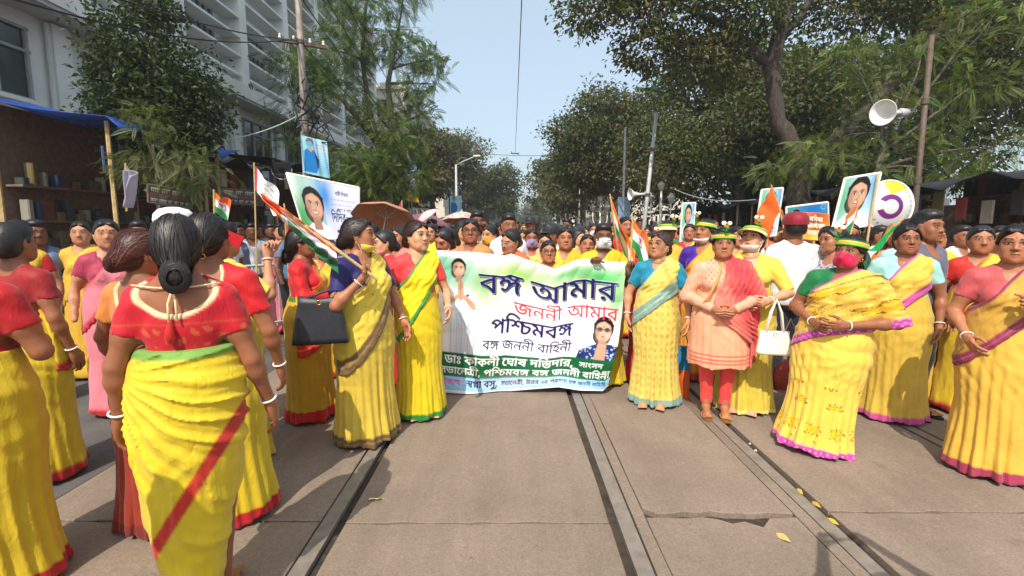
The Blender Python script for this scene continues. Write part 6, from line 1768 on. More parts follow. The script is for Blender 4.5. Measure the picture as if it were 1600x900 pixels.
def placard(label, P0, P1, P2, canvas, poles=(), group=None, name='placard', sag=0.0, board='poster_board', pr=.012, frame=None, pmat='bamboo', P3=None):
    """P0 top-left, P1 top-right, P2 bottom-left corners in the world; poles = list of (from, to) world points"""
    root = thing(name, label, 'sign' if name != 'flag' else 'flag', (P2.x, P2.y, 0), 0, group)
    base = Vector((P2.x, P2.y, 0))
    a, b, c = P0 - base, P1 - P0, P2 - P0
    nrm = b.cross(c).normalized()
    e = Vector((0, 0, 0)) if P3 is None else (P3 - base) - (a + b + c)
    def fn(u, v):
        X = np.array(a)[None] + u[:, None] * np.array(b)[None] + v[:, None] * np.array(c)[None] + (u * v)[:, None] * np.array(e)[None]
        return X + (sag * np.sin(u * 3.1) * np.sin(v * 3.1) + sag * .4 * np.sin(u * 9 + v * 5))[:, None] * np.array(nrm)[None]
    printed(board, canvas, fn, root, None, .012)
    if frame:
        q = [a, a + b, a + b + c + e, a + c, a]
        m = MB()
        for i in range(4): m.tube([q[i] + nrm * .008, q[i + 1] + nrm * .008], .014, 6)
        m.build('frame', M[frame], root)
    for (p, q) in poles:
        MB().tube([p - base, q - base], pr, 8).build('pole', M[pmat], root)
    return root

def flag(label, foot, tip, canvas, L, H_, rot, droop=.5, group=None, wave=.05, poler=.009, fold=0.0):
    """a cloth flag tied near the tip of a stick; rot = heading of the cloth in degrees; droop 0..1 turns it down"""
    root = thing('flag', label, 'flag', tuple(foot), 0, group)
    t = tip - foot
    MB().tube([Vector((0, 0, 0)), t * 1.0], poler, 8).build('flagpole', M['bamboo'], root)
    d = t.normalized(); hd = Vector((math.cos(math.radians(rot)), math.sin(math.radians(rot)), 0))
    def fn(u, v):
        base = np.array(t)[None] * .985 - np.array(d)[None] * (v * H_)[:, None]
        out = u * L * (1 - droop * .65); dn = u * L * droop * .9
        nn = Vector((-hd.y, hd.x, 0))
        w = wave * np.sin(u * 9 + v * 3) * u ** .6 + fold * np.sin(u * 23 + 4 * v) * u
        return base + np.array(hd)[None] * (out * (1 - fold * 2 * v))[:, None] - np.array([0, 0, 1.0])[None] * (dn + .06 * np.sin(u * 6 + v * 4) * u)[:, None] + np.array(nn)[None] * w[:, None]
    printed('flag_cloth', canvas, fn, root, M['cloth'], .002)
    return root

def tri_canvas(nu=60, nv=44, emblem=True, white=False):
    c = Canvas(nu, nv, .72, (238, 236, 230))
    if not white:
        c.put(c.Y < 235, (240, 104, 30)); c.put(c.Y > 485, (22, 130, 62))
    if emblem:
        # plain ring and petals in the middle band
        c.ell(500, 350, 150, 130, (60, 70, 150)); c.ell(500, 350, 120, 102, (240, 238, 235))
        c.ell(470, 330, 45, 45, (205, 70, 110)); c.ell(540, 345, 42, 42, (205, 70, 110)); c.ell(505, 400, 40, 30, (40, 140, 70))
    return c

def poster_face_canvas(nu=96, nv=140, bg=(196, 224, 232), g1=(70, 180, 120), g2=(60, 150, 210), r=220, cy=420, aspect=1.45):
    c = Canvas(nu, nv, aspect, bg)
    c.glow(80, 500, 300, 700, g1, .85); c.glow(950, 250, 300, 500, g2, .8)
    c.face(480, cy, r, (205, 158, 130), .06, shawl=(236, 238, 242)); c.blur(3)
    c.lines(120, 1180, 760, 2, 120, 70, (60, 60, 140), .7, 3)
    return c
# ------------------------------------------------------------------ the banner
def at_np(px, py, Y):
    a = (px - 800) / FOC; b = (450 - py) / FOC
    dy = math.cos(PITCH) + b * math.sin(PITCH); dz = -math.sin(PITCH) + b * math.cos(PITCH)
    return np.stack([a * Y / dy, Y + 0 * px, CAM_H + dz * Y / dy], -1)

def banner():
    BY = 4.42
    root = thing('banner', 'large printed cloth banner with Bengali lettering held across the tram tracks by the marchers', 'banner', (.1, BY, 0))
    tu = [0, .2, .36, .39, .5, .62, .74, .79, .97, 1]; tx = [683, 743, 789, 798, 832, 867, 901, 915, 970, 978]; ty = [391, 394, 399, 396, 408, 420, 406, 404, 410, 408]
    bu = [0, .25, .45, .7, .82, .97, 1]; bx = [683, 746, 798, 873, 905, 942, 950]; by = [612, 617, 611, 605, 610, 611, 603]
    lv = [0, .5, 1]; lx = [683, 687, 683]; ly = [391, 500, 612]
    rv = [0, .38, .6, .85, 1]; rx = [978, 972, 966, 954, 950]; ry = [408, 490, 536, 585, 603]
    I = np.interp
    def fn(u, v):
        Tx, Ty, Bx, By = I(u, tu, tx), I(u, tu, ty), I(u, bu, bx), I(u, bu, by)
        Lx, Ly, Rx, Ry = I(v, lv, lx), I(v, lv, ly), I(v, rv, rx), I(v, rv, ry)
        px = (1 - v) * Tx + v * Bx + (1 - u) * Lx + u * Rx - ((1 - u) * (1 - v) * 683 + u * (1 - v) * 978 + (1 - u) * v * 683 + u * v * 950)
        py = (1 - v) * Ty + v * By + (1 - u) * Ly + u * Ry - ((1 - u) * (1 - v) * 391 + u * (1 - v) * 408 + (1 - u) * v * 612 + u * v * 603)
        d = .022 * np.sin(u * 7 + 1.2 * v) + .012 * np.sin(u * 19 + 2.4 * v + .8) * (1.1 - .6 * v) + .010 * np.sin(13 * (u * .8 - v) + 1)
        for (cu, w_, s_) in ((.37, .05, 1), (.60, .07, -1), (.78, .05, 1)):
            d += .020 * s_ * np.exp(-((u - cu - (v * .18 * s_)) / w_) ** 2) * np.exp(-v * 2.4)
        d += .006 * np.abs(np.sin(u * 40 + 9 * v + 2 * np.sin(5 * v))) * np.exp(-v * 1.5)
        d += .010 * np.abs(np.sin(21 * v + 6 * u)) * np.exp(-((u - 0) / .12) ** 2) + .010 * np.abs(np.sin(17 * v - 5 * u)) * np.exp(-((u - 1) / .08) ** 2)
        Pn = at_np(px, py, BY - 1.35 * d)
        Pn[:, 2] = np.maximum(Pn[:, 2], .012)
        return Pn - np.array([[.1, BY, 0]])
    printed('banner_cloth', banner_canvas(), fn, root)
banner()

# ------------------------------------------------------------------ posters and placards
def c_big():
    c = Canvas(230, 160, .72, (214, 216, 236)); A = 720
    c.put(c.X < 440, (150, 190, 180), .8)
    c.glow(60, 500, 160, 420, (40, 150, 60), .95); c.glow(480, 180, 120, 260, (30, 130, 205), .95); c.glow(20, 100, 90, 200, (225, 232, 225), .8)
    c.face(285, 330, 128, (198, 150, 126), -.06, shawl=(226, 230, 240))
    c.blur(3)
    c.text('nari', 640, 160, 62, (60, 50, 110), 190, 1)
    c.lines(560, 215, 370, 2, 62, 22, (120, 115, 160), .7, 1)
    c.lines(640, 330, 320, 1, 60, 34, (40, 40, 100), .9, 2)
    c.text('didir', 540, 500, 170, (26, 46, 96), 230, 2)
    c.text('sathe', 780, 480, 80, (36, 60, 110), 200, 1)
    c.lines(720, 540, 120, 1, 60, 32, (40, 50, 100), .9, 5)
    c.poly([(600, 600), (900, 600), (900, 636), (600, 636)], (30, 70, 150))
    return c
placard('widest held placard, printed with a smiling face and Bengali lettering, on the left', at(447, 270, 7.0), at(561, 293, 7.3), at(479, 373, 7.0), c_big(), P3=at(561, 374, 7.3), poles=
        [(at(492, 380, 7.02), at(492, 395, 7.02) - Vector((0, 0, 1.0))), (at(540, 375, 7.22), at(540, 390, 7.22) - Vector((0, 0, 1.0)))], frame='shell')
def c_hang():
    c = Canvas(60, 96, 1.6, (150, 205, 228))
    c.put(c.X > 560, (178, 214, 232)); c.glow(850, 1300, 300, 500, (110, 195, 215), .8)
    c.poly([(60, 1500), (110, 620), (220, 500), (470, 520), (560, 800), (600, 1180), (520, 1500)], (20, 120, 190)); c.poly([(480, 560), (640, 900), (600, 1300), (560, 1000)], (40, 60, 120))
    c.ell(330, 210, 140, 170, (120, 90, 110)); c.ell(320, 300, 120, 130, (90, 175, 190)); c.poly([(240, 430), (430, 430), (380, 620), (270, 560)], (196, 150, 130))
    c.lines(520, 260, 380, 2, 110, 60, (220, 90, 120), .8, 2); c.lines(560, 620, 380, 9, 100, 40, (60, 110, 160), .6, 3)
    return c
placard('blue poster of a masked figure hanging from the grey pole on the left', at(469, 211, 9.85), at(511, 221, 10.0), at(474, 270, 9.85), c_hang(),
        [(at(471, 205, 9.9), Vector((at(471, 205, 9.9).x, 9.9, .1)))], pr=.018, pmat='metal')
def c_low():
    c = Canvas(44, 56, 1.25, (205, 222, 226)); c.poly([(0, 0), (600, 0), (380, 520), (0, 420)], (96, 130, 190)); c.ell(420, 420, 130, 240, (60, 96, 160)); c.ell(250, 330, 160, 140, (150, 120, 130))
    c.put(c.Y > 900, (232, 186, 40)); c.lines(200, 960, 600, 2, 110, 50, (150, 110, 30), .6, 2); return c
placard('yellow and blue poster hanging beyond the feathery tree on the left', at(630, 262, 16.0), at(655, 268, 16.2), at(630, 312, 16.0), c_low(), [(at(642, 258, 16.1), Vector((at(642, 258, 16.1).x, 16.1, .1)))], pmat='metal', pr=.02)
def c_fl():
    c = Canvas(30, 50, 1.7, (110, 150, 205)); c.ell(400, 700, 200, 380, (60, 90, 150)); c.lines(300, 300, 400, 4, 260, 90, (225, 232, 240), .7, 3); return c
placard('blue cloth streamer above the yellow and blue poster', at(638, 244, 16.3), at(650, 254, 16.3), at(640, 280, 16.3), c_fl(), [(at(637, 236, 16.35), Vector((at(637, 236, 16.35).x, 16.35, .1)))], sag=.05, pr=.015)
placard('small pale blue poster below the street light', at(703, 306, 20), at(721, 306, 20), at(703, 336, 20), c_hang(), [(at(702, 300, 20.05), Vector((at(702, 300, 20.05).x, 20.05, .1)))], pmat='black', pr=.03)
placard('narrow portrait placard between the flowered headbands', at(1067, 318, 7.4), at(1087, 317, 7.45), at(1063, 378, 7.4), poster_face_canvas(), [(at(1075, 370, 7.42), at(1076, 372, 7.42) - Vector((0, 0, .9)))], frame='shell')
placard('tall portrait placard behind the orange flag at centre right', at(1191, 297, 6.2), at(1224, 294, 6.3), at(1180, 372, 6.2), poster_face_canvas(), [(at(1200, 360, 6.23), at(1200, 372, 6.23) - Vector((0, 0, .9)))], frame='shell')
def c_land():
    c = Canvas(120, 84, .7, (70, 140, 150)); c.glow(620, 120, 420, 200, (20, 110, 190), .95); c.glow(100, 200, 200, 300, (60, 150, 110), .7)
    c.put(c.Y > 560, (210, 225, 235)); c.face(230, 250, 100, (150, 105, 92), 0, shawl=(206, 206, 214)); c.ell(880, 90, 66, 66, (120, 170, 215)); c.ell(880, 90, 46, 46, (60, 120, 190))
    c.lines(420, 330, 100, 2, 90, 50, (235, 240, 245), .9, 3); return c
placard('wide blue and green poster behind the orange printed sheet', at(1229, 324, 6.5), at(1294, 316, 6.6), at(1231, 372, 6.5), c_land(), [(at(1236, 370, 6.52), at(1238, 372, 6.52) - Vector((0, 0, .9)))], frame='shell')
def c_or():
    c = Canvas(110, 110, 1.0, (246, 120, 40)); c.put(np.clip(c.Y / 1000 - .2, 0, 1), (248, 206, 70), .9); c.glow(500, 250, 330, 150, (60, 16, 20), .9); c.glow(560, 560, 330, 110, (130, 30, 26), .8); c.glow(800, 120, 300, 120, (240, 90, 30), .5)
    c.text('bangla', 150, 300, 230, (246, 240, 225), 640, 3); c.text('meye', 130, 540, 220, (250, 236, 215), 720, 3); c.text('dabi', 200, 790, 220, (240, 225, 200), 600, 3); return c
placard('orange printed sheet with white lettering above the red cap', at(1253, 331, 6.0), at(1295, 334, 6.0), at(1254, 374, 6.0), c_or(), [(at(1272, 372, 6.02), at(1272, 374, 6.02) - Vector((0, 0, .9)))], sag=.02)
placard('large tilted portrait placard nearest the right side', at(1321, 279, 5.2), at(1377, 270, 5.25), at(1300, 362, 5.2), poster_face_canvas(110, 130, (200, 222, 232), (60, 170, 110), (60, 160, 215), 250, 430, 1.2),
        [(at(1372, 272, 5.22), at(1352, 395, 5.2))], frame='shell')

# white round disc with a purple ring, carried behind the large portrait
def c_disc():
    c = Canvas(90, 90, 1.0, (214, 212, 208))
    a, b = c.X / 500 - 1, c.Y / 500 - 1
    k = np.maximum(np.abs(a), np.abs(b)) / np.sqrt(a * a + b * b + 1e-9); a, b = a * k, b * k; r = np.hypot(a, b)
    c.put((np.abs(np.hypot(a + .12, b) - .38) < .10) & (np.arctan2(b, a) > -2.4), (112, 40, 118)); c.put((np.abs(r - .80) < .04) & (np.sin(np.arctan2(b, a) * 26) > 0), (120, 110, 130), .7)
    c.put((b < -.45) & (a > 0), (236, 180, 50)); return c
def disc(label, c0, R, canvas, tilt):
    root = thing('round_sign', label, 'sign', (c0.x, c0.y, 0))
    def fn(u, v):
        a, b = u * 2 - 1, v * 2 - 1
        k = np.where(np.maximum(np.abs(a), np.abs(b)) > 0, np.maximum(np.abs(a), np.abs(b)) / np.sqrt(a * a + b * b + 1e-9), 1)
        x, z = a * k * R, -b * k * R
        return np.stack([x * math.cos(tilt) - z * math.sin(tilt), .10 * (1 - (x * x + z * z) / R ** 2) * -1, c0.z + x * math.sin(tilt) + z * math.cos(tilt)], -1)
    printed('sign_face', canvas, fn, root, None, .01)
    MB().torus((0, 0, c0.z), R, .012, 40, 6, 'Y').build('rim', M['shell'], root, True)
    MB().tube([(0, .03, c0.z - R * .2), (0, .03, .2)], .014, 8).build('pole', M['bamboo'], root)
disc('round white sign with a purple ring at the right edge of the march', at(1388, 322, 5.9), .30, c_disc(), .3)
# pole mounted blue hoarding beside the horn
placard('plain blue grey hoarding on a thin pole beside the loudspeaker horn', at(966, 308, 13.0), at(984, 307, 13.3), at(967, 348, 13.0), (lambda: (lambda c: (c.put(c.X > 560, (120, 150, 170), .8), c.lines(420, 900, 500, 2, 200, 60, (60, 90, 120), .6), c)[-1])(Canvas(24, 40, 2.0, (150, 180, 200))))(),
        [(at(977, 200, 13.15), Vector((at(977, 200, 13.15).x, 13.15, 0)))], pmat='metal', pr=.03)
# shop boards
def c_shop(seed, tone=(96, 92, 84)):
    c = Canvas(110, 46, .42, tone); c.poly([(20, 20), (980, 20), (980, 400), (20, 400)], tuple(int(t * .8) for t in tone))
    c.lines(70, 50, 840, 1, 100, 100, (196, 190, 172), .9, seed); c.lines(60, 190, 860, 1, 90, 70, (170, 60, 50), .9, seed + 1); c.lines(60, 300, 860, 1, 80, 70, (190, 196, 190), .9, seed + 2); return c
placard('faded lettered signboard hung under the black tarpaulin at far left', at(231, 288, 6.6), at(300, 300, 7.0), at(232, 316, 6.6), c_shop(11), [], name='signboard', frame='wood')
placard('red and grey lettered signboard hung across the dark stall', at(346, 294, 9.0), at(409, 299, 9.6), at(349, 318, 9.0), c_shop(21, (110, 88, 80)), [], name='signboard', frame='wood')

# ------------------------------------------------------------------ flags
foot = Vector((-.955, 3.165, 1.27)); tip = at(408, 303, 3.02)
def c_roll():
    c = Canvas(100, 26, .26, (232, 228, 224)); c.put(c.X < 250, (238, 92, 24)); c.put((c.X > 250) & (c.Y < 70), (240, 110, 40)); c.put((c.Y > 150) & (c.X > 330), (20, 112, 58)); c.put((np.abs(c.Y - 100 - c.X * .05) < 14) & (c.X > 200), (96, 60, 110), .8)
    c.ell(700, 120, 90, 40, (196, 190, 214)); c.ell(820, 200, 120, 40, (18, 90, 48)); return c
root = thing('flag', 'orange white and green flag furled along the stick held by the navy blouse woman', 'flag', tuple(foot))
d_ = tip - foot
MB().tube([Vector((0, 0, 0)) - d_ * .12, d_ * .5, d_], [.011, .010, .008], 8).build('flagpole', M['bamboo'], root)
def fn(u, v):
    n = len(u); bs = np.array(d_)[None] * (1.0 - .70 * u)[:, None]
    hang = np.array([[.10, -.05, -1.0]]) * ((.035 + .15 * u ** .8) * (v - .12))[:, None]
    side = np.array([[.35, -.9, .1]]) * (.030 * np.sin(v * 9 + u * 4) + .012 * np.sin(u * 40 + v * 14))[:, None]
    return bs + hang + side
printed('flag_cloth', c_roll(), fn, root, M['cloth'], .002)
flag('white and red pennant on a thin pole in front of the dark stalls', at(400, 430, 6.2) - Vector((0, 0, .3)), at(397, 254, 6.2),
     (lambda c: (c.put(c.X < 120, (205, 60, 80)), c.lines(240, 200, 600, 3, 150, 60, (90, 90, 120), .8, 3), c)[-1])(tri_canvas(50, 40, False, True)), .55, .30, 0, .75)
flag('small orange topped flag at the left of the white pennant', at(331, 360, 5.0) - Vector((0, 0, .6)), at(334, 296, 5.0), tri_canvas(40, 34), .26, .20, -5, .62)
flag('large orange white and green flag hanging right of the striped face mask', at(985, 400, 4.95) - Vector((0.05, 0, .4)), at(953, 303, 4.85),
     (lambda c: (c.put((c.X > 250) & (c.X < 640) & (np.abs(c.Y - 380) < 190), (186, 140, 96)), c.ell(430, 240, 190, 90, (90, 60, 40)), c)[-1])(tri_canvas(60, 50, False)), .70, .34, -20, .98, wave=.04, fold=.02)
flag('slim party flag held upright in a raised fist at the end of the banner', at(984, 428, 4.42), at(989, 338, 4.42), tri_canvas(50, 40), .30, .26, -10, .80, wave=.03)
flag('orange flag standing in front of the tall portrait placard', at(1236, 372, 5.6), at(1205, 289, 5.55), (lambda c: (c.put(c.Y < 900, (244, 110, 32)), c)[-1])(tri_canvas(40, 30, False)), .46, .30, 180, .95, wave=.03)
flag('small white and green flag leaning right of the orange flag', at(1234, 400, 5.3), at(1216, 318, 5.35), tri_canvas(40, 30), .16, .28, -10, .95)
flag('orange white and green flag with printed emblems in front of the large portrait', at(1322, 400, 4.9), at(1343, 302, 4.95), tri_canvas(70, 52), .52, .34, 200, .85, wave=.04)
flag('green ended flag on a tilted stick at the far right', at(1368, 398, 4.6), at(1412, 338, 4.6), (lambda c: (c.put(c.Y > 100, (20, 150, 70)), c)[-1])(tri_canvas(40, 30, False)), .30, .22, 195, .5)
flag('small orange pennant low between the peach and the yellow dresses', at(1120, 396, 6.2) - Vector((0, 0, .5)), at(1118, 364, 6.2), tri_canvas(30, 24, False), .16, .16, -10, .8)
flag('grey cloth bundle hanging from a wire at the left edge', at(198, 330, 5.0), at(196, 255, 5.0), (lambda c: (c.put(c.Y > -1, (176, 170, 186)), c)[-1])(tri_canvas(30, 24, False)), .16, .30, -20, .95, fold=.04)
flag('small red and white flag above the brown umbrella', at(626, 345, 8.2) - Vector((0, 0, .4)), at(628, 313, 8.2), (lambda c: (c.put(c.X < 500, (200, 60, 60)), c)[-1])(tri_canvas(30, 24, True, True)), .34, .22, 190, .7)
flag('tall red cloth strip hanging behind the furled flag', at(449, 395, 6.0) - Vector((0, 0, .4)), at(444, 318, 6.0), (lambda c: (c.put(c.Y > -1, (196, 44, 30)), c)[-1])(tri_canvas(30, 24, False)), .30, .34, 0, .95)

# ------------------------------------------------------------------ umbrellas
def umbrella(label, c0, R, col, tilt, under=None, dots=None, n=8, rot=0.2):
    root = thing('umbrella', label, 'umbrella', (c0.x, c0.y, 0))
    Mx = Matrix.Translation((0, 0, c0.z)) @ Matrix.Rotation(math.radians(tilt[0]), 4, 'X') @ Matrix.Rotation(math.radians(tilt[1]), 4, 'Y')
    V, F, C = [], [], []
    seg = 6; m_ = n * 6
    for i in range(seg + 1):
        r = R * i / seg
        for k in range(m_):
            q = 2 * PI * k / m_ + rot; f = (k % 6) / 6
            sag = math.sin(PI * f)
            rr = r * (1 - .055 * sag * (i / seg))
            V.append(Mx @ Vector((rr * math.cos(q), rr * math.sin(q), -.42 * R * (i / seg) ** 1.9 - .025 * R * sag * (i / seg))))
            c = np.array(col) * (1 if (k // 6) % 2 else .93)
            if dots is not None and rnd.random() < .22: c = np.array(dots)
            C.append(c)
    for i in range(seg):
        for k in range(m_): F.append((i * m_ + k, (i + 1) * m_ + k, (i + 1) * m_ + (k + 1) % m_, i * m_ + (k + 1) % m_))
    o = mesh_np('canopy', [tuple(v) for v in V], F, M['cloth'], root, np.array(C), True)
    so = o.modifiers.new('thick', 'SOLIDIFY'); so.thickness = .003
    for k in range(n):
        q = 2 * PI * k / n + rot
        MB().tube([Mx @ Vector((R * t * math.cos(q), R * t * math.sin(q), -.42 * R * t ** 1.9 - .006)) for t in (0, .3, .6, .85, 1.02)], .0035, 5).build('rib', M['metal'], root)
        MB().tube([Mx @ Vector((0, 0, -.40 * R)), Mx @ Vector((.5 * R * math.cos(q), .5 * R * math.sin(q), -.42 * R * .5 ** 1.9 - .01))], .003, 5).build('stretcher', M['metal'], root)
    MB().tube([Mx @ Vector((0, 0, .05)), Mx @ Vector((0, 0, -.55))], .007, 8).build('shaft', M['metal'], root)
    MB().tube([Mx @ Vector((0, 0, -.55)), Mx @ Vector((0, 0, -.64)), Mx @ Vector((.02, 0, -.67)), Mx @ Vector((.045, 0, -.65))], .012, 8).build('handle', M['black'], root)
    return root
umbrella('large brown umbrella tilted over the women on the left', at(606, 323, 6.3), .43, lin(178, 118, 88), (-27, 5))
umbrella('dark mauve umbrella behind the brown umbrella', at(668, 334, 9.0), .50, lin(120, 74, 84), (-6, 8))
umbrella('pale pink umbrella between the brown and the mauve umbrellas', at(662, 332, 7.8), .22, lin(226, 170, 170), (12, -35))
umbrella('white and pink patterned umbrella left of the lifted phone hand', at(722, 331, 9.2), .40, lin(226, 184, 172), (-8, 0), dots=lin(190, 120, 120))
umbrella('small brown umbrella far back near the stalls', at(700, 338, 13.0), .5, lin(90, 60, 48), (0, 0))

# ------------------------------------------------------------------ poles, lamps, wires, horns
def pole(label, x, y, h, r, tilt=(0, 0), mat='metal', cat='pole', rings=True):
    root = thing('utility_pole', label, cat, (x, y, 0))
    MB().tube([(0, 0, 0), (tilt[0] * .5, tilt[1] * .5, h * .5), (tilt[0], tilt[1], h)], [r, r * .88, r * .72], 12).build('shaft', M[mat], root, True)
    MB().lathe([(r * 1.9, 0), (r * 1.9, .10), (r * 1.25, .16)], (0, 0, 0), 12).build('base_collar', M['iron'], root)
    if rings:
        for zz in (.3, .55, .8):
            MB().lathe([(r * 1.04, h * zz - .04), (r * 1.10, h * zz - .03), (r * 1.10, h * zz + .03), (r * 1.04, h * zz + .04)], (tilt[0] * zz, tilt[1] * zz, 0), 12).build('clamp', M['iron'], root)
    return root
p = at(480, 200, 10.2)
lp = pole('tall weathered pole carrying wires in front of the white building', p.x - .02, 10.2, 9.5, .075, (-.05, 0), 'pole')
for zz in (5.2, 6.6, 8.3):
    MB().box((0, 0, zz), (.9, .07, .07), .5).build('cross_arm', M['iron'], lp)
    for dx in (-.4, -.15, .15, .4): MB().lathe([(.001, 0), (.03, .0), (.02, .04), (.03, .06), (.001, .09)], (dx * math.cos(.5), dx * math.sin(.5), zz + .035), 8).build('insulator', M['shell'], lp)
p = at(1013, 300, 12.0)
pole('slanting grey pole with a loudspeaker horn in front of the right hand trees', p.x - .2, 12.0, 4.28, .055, (.33, 0), 'metal')
p = at(1130 * 0 + 928, 330, 20.0)
pole('thin pole far along the right hand side of the street', at(905, 330, 30).x, 30, 5.0, .05)
pole('thin pole standing by the farther lamps on the right', at(952, 330, 24).x, 24, 4.0, .045)

def horn(label, c0, tipdir, L=.42, R=.16):
    root = thing('loudspeaker_horn', label, 'loudspeaker', tuple(c0))
    d = Vector(tipdir).normalized()
    Mx = d.to_track_quat('Z', 'Y').to_matrix().to_4x4()
    MB().lathe([(.022, -L), (.030, -L * .6), (.06, -L * .28), (R * .7, -.05), (R, 0), (R * 1.03, .012), (R * .96, .008), (R * .6, -.06), (.04, -L * .3), (.001, -L * .35)], (0, 0, 0), 24).xform(Mx).build('bell', M['white_metal'], root, True)
    MB().lathe([(.001, -L - .16), (.05, -L - .15), (.055, -L - .02), (.03, -L + .01)], (0, 0, 0), 16).xform(Mx).build('driver', M['metal'], root, True)
    MB().tube([(0, 0, 0) if False else tuple(Mx @ Vector((0, .03, -L * .6))), tuple(Mx @ Vector((0, .16, -L * .8)))], .012, 6).build('bracket', M['iron'], root)
    return root
horn('white loudspeaker horn reaching left from the slanting grey pole', at(985, 304, 12.0), (-1, -.25, -.05), .38, .14)
horn('white loudspeaker horn high at the right edge', at(1380, 176, 6.2), (-.85, -.45, -.1), .40, .15)
pole('thin iron pole carrying the loudspeaker horn at the right edge', at(1432, 300, 6.3).x, 6.3, 3.9, .04, (0, 0), 'iron')

def lampstand(label, x, y, h, sc=1.0):
    root = thing('lamp_standard', label, 'street lamp', (x, y, 0), 0, None, sc)
    MB().tube([(0, 0, 0), (0, 0, h)], [.055, .035], 10).build('post', M['white_metal'], root, True)
    MB().lathe([(.12, 0), (.12, .12), (.07, .2), (.06, .35)], (0, 0, 0), 12).build('base', M['white_metal'], root, True)
    for s_ in (-1, 1):
        pts = [(0, 0, h * .62)] + [(s_ * (.10 + .22 * math.sin(q)), 0, h * .62 + .04 + .22 * (1 - math.cos(q))) for q in np.linspace(0, PI / 2, 6)] + [(s_ * .33, 0, h * .86)]
        MB().tube(pts, .022, 8).build('arm', M['white_metal'], root, True)
    for (dx, zz) in ((-.33, h * .86), (.33, h * .86), (0, h)):
        MB().lathe([(.02, 0), (.06, .02), (.12, .17), (.13, .20), (.10, .22), (.03, .30), (.001, .33)], (dx, 0, zz), 14).build('lamp_head', M['lamp'], root, True)
    return root
a_ = at(1038, 300, 16.0); lampstand('white three armed lamp standard right of the slanting pole', a_.x - .1, 16.0, 2.75)
a_ = at(938, 320, 22.0); lampstand('white three armed lamp standard farther off, behind the big orange white and green flag', a_.x, 22.0, 2.7)
a_ = at(884, 340, 34.0); lampstand('distant white lamp standard among the tree trunks', a_.x, 34.0, 2.7)
sl = thing('street_light', 'grey street light with one long arm over the road on the left', 'street lamp', (at(713, 300, 24).x, 24, 0))
MB().tube([(0, 0, 0), (0, 0, 4.6)], [.08, .05], 10).build('post', M['metal'], sl, True)
MB().tube([(0, 0, 4.55), (.35, 0, 4.75), (.85, 0, 4.95)], .03, 8).build('arm', M['metal'], sl, True)
MB().lathe([(.001, -.18), (.05, -.14), (.06, .1), (.03, .18), (.001, .2)], (0, 0, 0), 10, 'X').xform(Matrix.Translation((1.0, 0, 5.0))).build('lamp_head', M['white_metal'], sl, True)
MB().tube([(0, 0, 2.9), (.3, 0, 2.85)], .02, 6).build('lower_arm', M['metal'], sl)
bd = thing('lamp_standard', 'black ornate lamp with two square lanterns below the street light', 'street lamp', (at(702, 300, 21.6).x, 21.6, 0))
MB().tube([(0, 0, 0), (0, 0, 2.9)], [.05, .03], 8).build('post', M['black'], bd)
for dx in (-.16, .16): MB().bevbox((dx, 0, 2.62), (.2, .2, .3), .02).build('lantern', M['lamp'], bd)
MB().lathe([(.001, 3.2), (.08, 3.0), (.04, 2.9), (.001, 2.88)], (0, 0, 0), 10).build('finial', M['black'], bd)

def wire(name, label, a, b, sag, r, mat='black', group=None, n=18):
    a, b = Vector(a), Vector(b)
    pts = [a.lerp(b, i / n) - Vector((0, 0, sag * 4 * (i / n) * (1 - i / n))) for i in range(n + 1)]
    o = MB().tube([p_ - a for p_ in pts], r, 5).build(name, M[mat]); o.location = a
    return tag(o, label, 'cable', group)
wire('overhead_wire', 'single overhead tram wire running up the middle of the street', (.19, -2, 6.0), (.19, 30, 6.0), .02, .011)
wire('span_wire', 'thin span wire crossing the street where the tram wire ends', (-4.6, 30, 6.3), (5.2, 31, 6.2), .28, .014)
MB_h = MB().box((0, 0, 0), (.5, .06, .05)).tube([(-.18, 0, 0), (-.24, 0, .12)], .02, 5).tube([(.15, 0, 0), (.2, 0, -.1)], .02, 5).build('wire_hanger', M['black'])
MB_h.location = (.19, 30, 6.02); tag(MB_h, 'small black fitting hanging where the tram wire meets the span wire', 'fitting')
R_ = random.Random(5)
px_, py_ = lp.location.x, lp.location.y
for i, (z0_, xe, ye, ze) in enumerate(((8.4, -4.6, 2.6, 5.6), (8.35, -4.9, 2.6, 5.5), (6.75, -5.0, 2.6, 4.9), (6.7, -4.8, 2.4, 4.7), (6.6, -5.3, 3.0, 4.6), (5.3, -5.4, 3.0, 3.75), (5.25, -4.6, 2.6, 3.7), (8.3, -4.2, 2.2, 5.4))):
    wire('cable', 'black cable from the weathered pole towards the near left corner, ' + (['topmost, to the upper left', 'second, under the topmost', 'middle, steep', 'middle, slack', 'middle, lowest of three', 'low, slack', 'low, tighter', 'topmost, nearest the camera'])[i], (px_ + .1 * math.sin(i * 2), py_, z0_), (xe, ye, ze), .25 + .1 * (i % 3), .011, group='cables from the weathered pole')
for i in range(4):
    wire('cable', 'dark cable running down the street along the building, ' + ['lowest', 'second lowest', 'second highest', 'highest'][i] + ' of four', (px_, py_, 5.2 + i * .9), (-5.0 + .2 * i, 32, 5.5 + .3 * i), .5 + .15 * i, .013, group='cables along the building')
wire('cable', 'pale cable looping from the pole across the dark stalls', (px_, py_, 3.9), (-6.2, 8.0, 3.1), .35, .012, 'metal')
wire('cable', 'thin pale cable slung low across the right hand trees', at(1055, 296, 12), at(1180, 312, 9), .12, .008, 'metal')
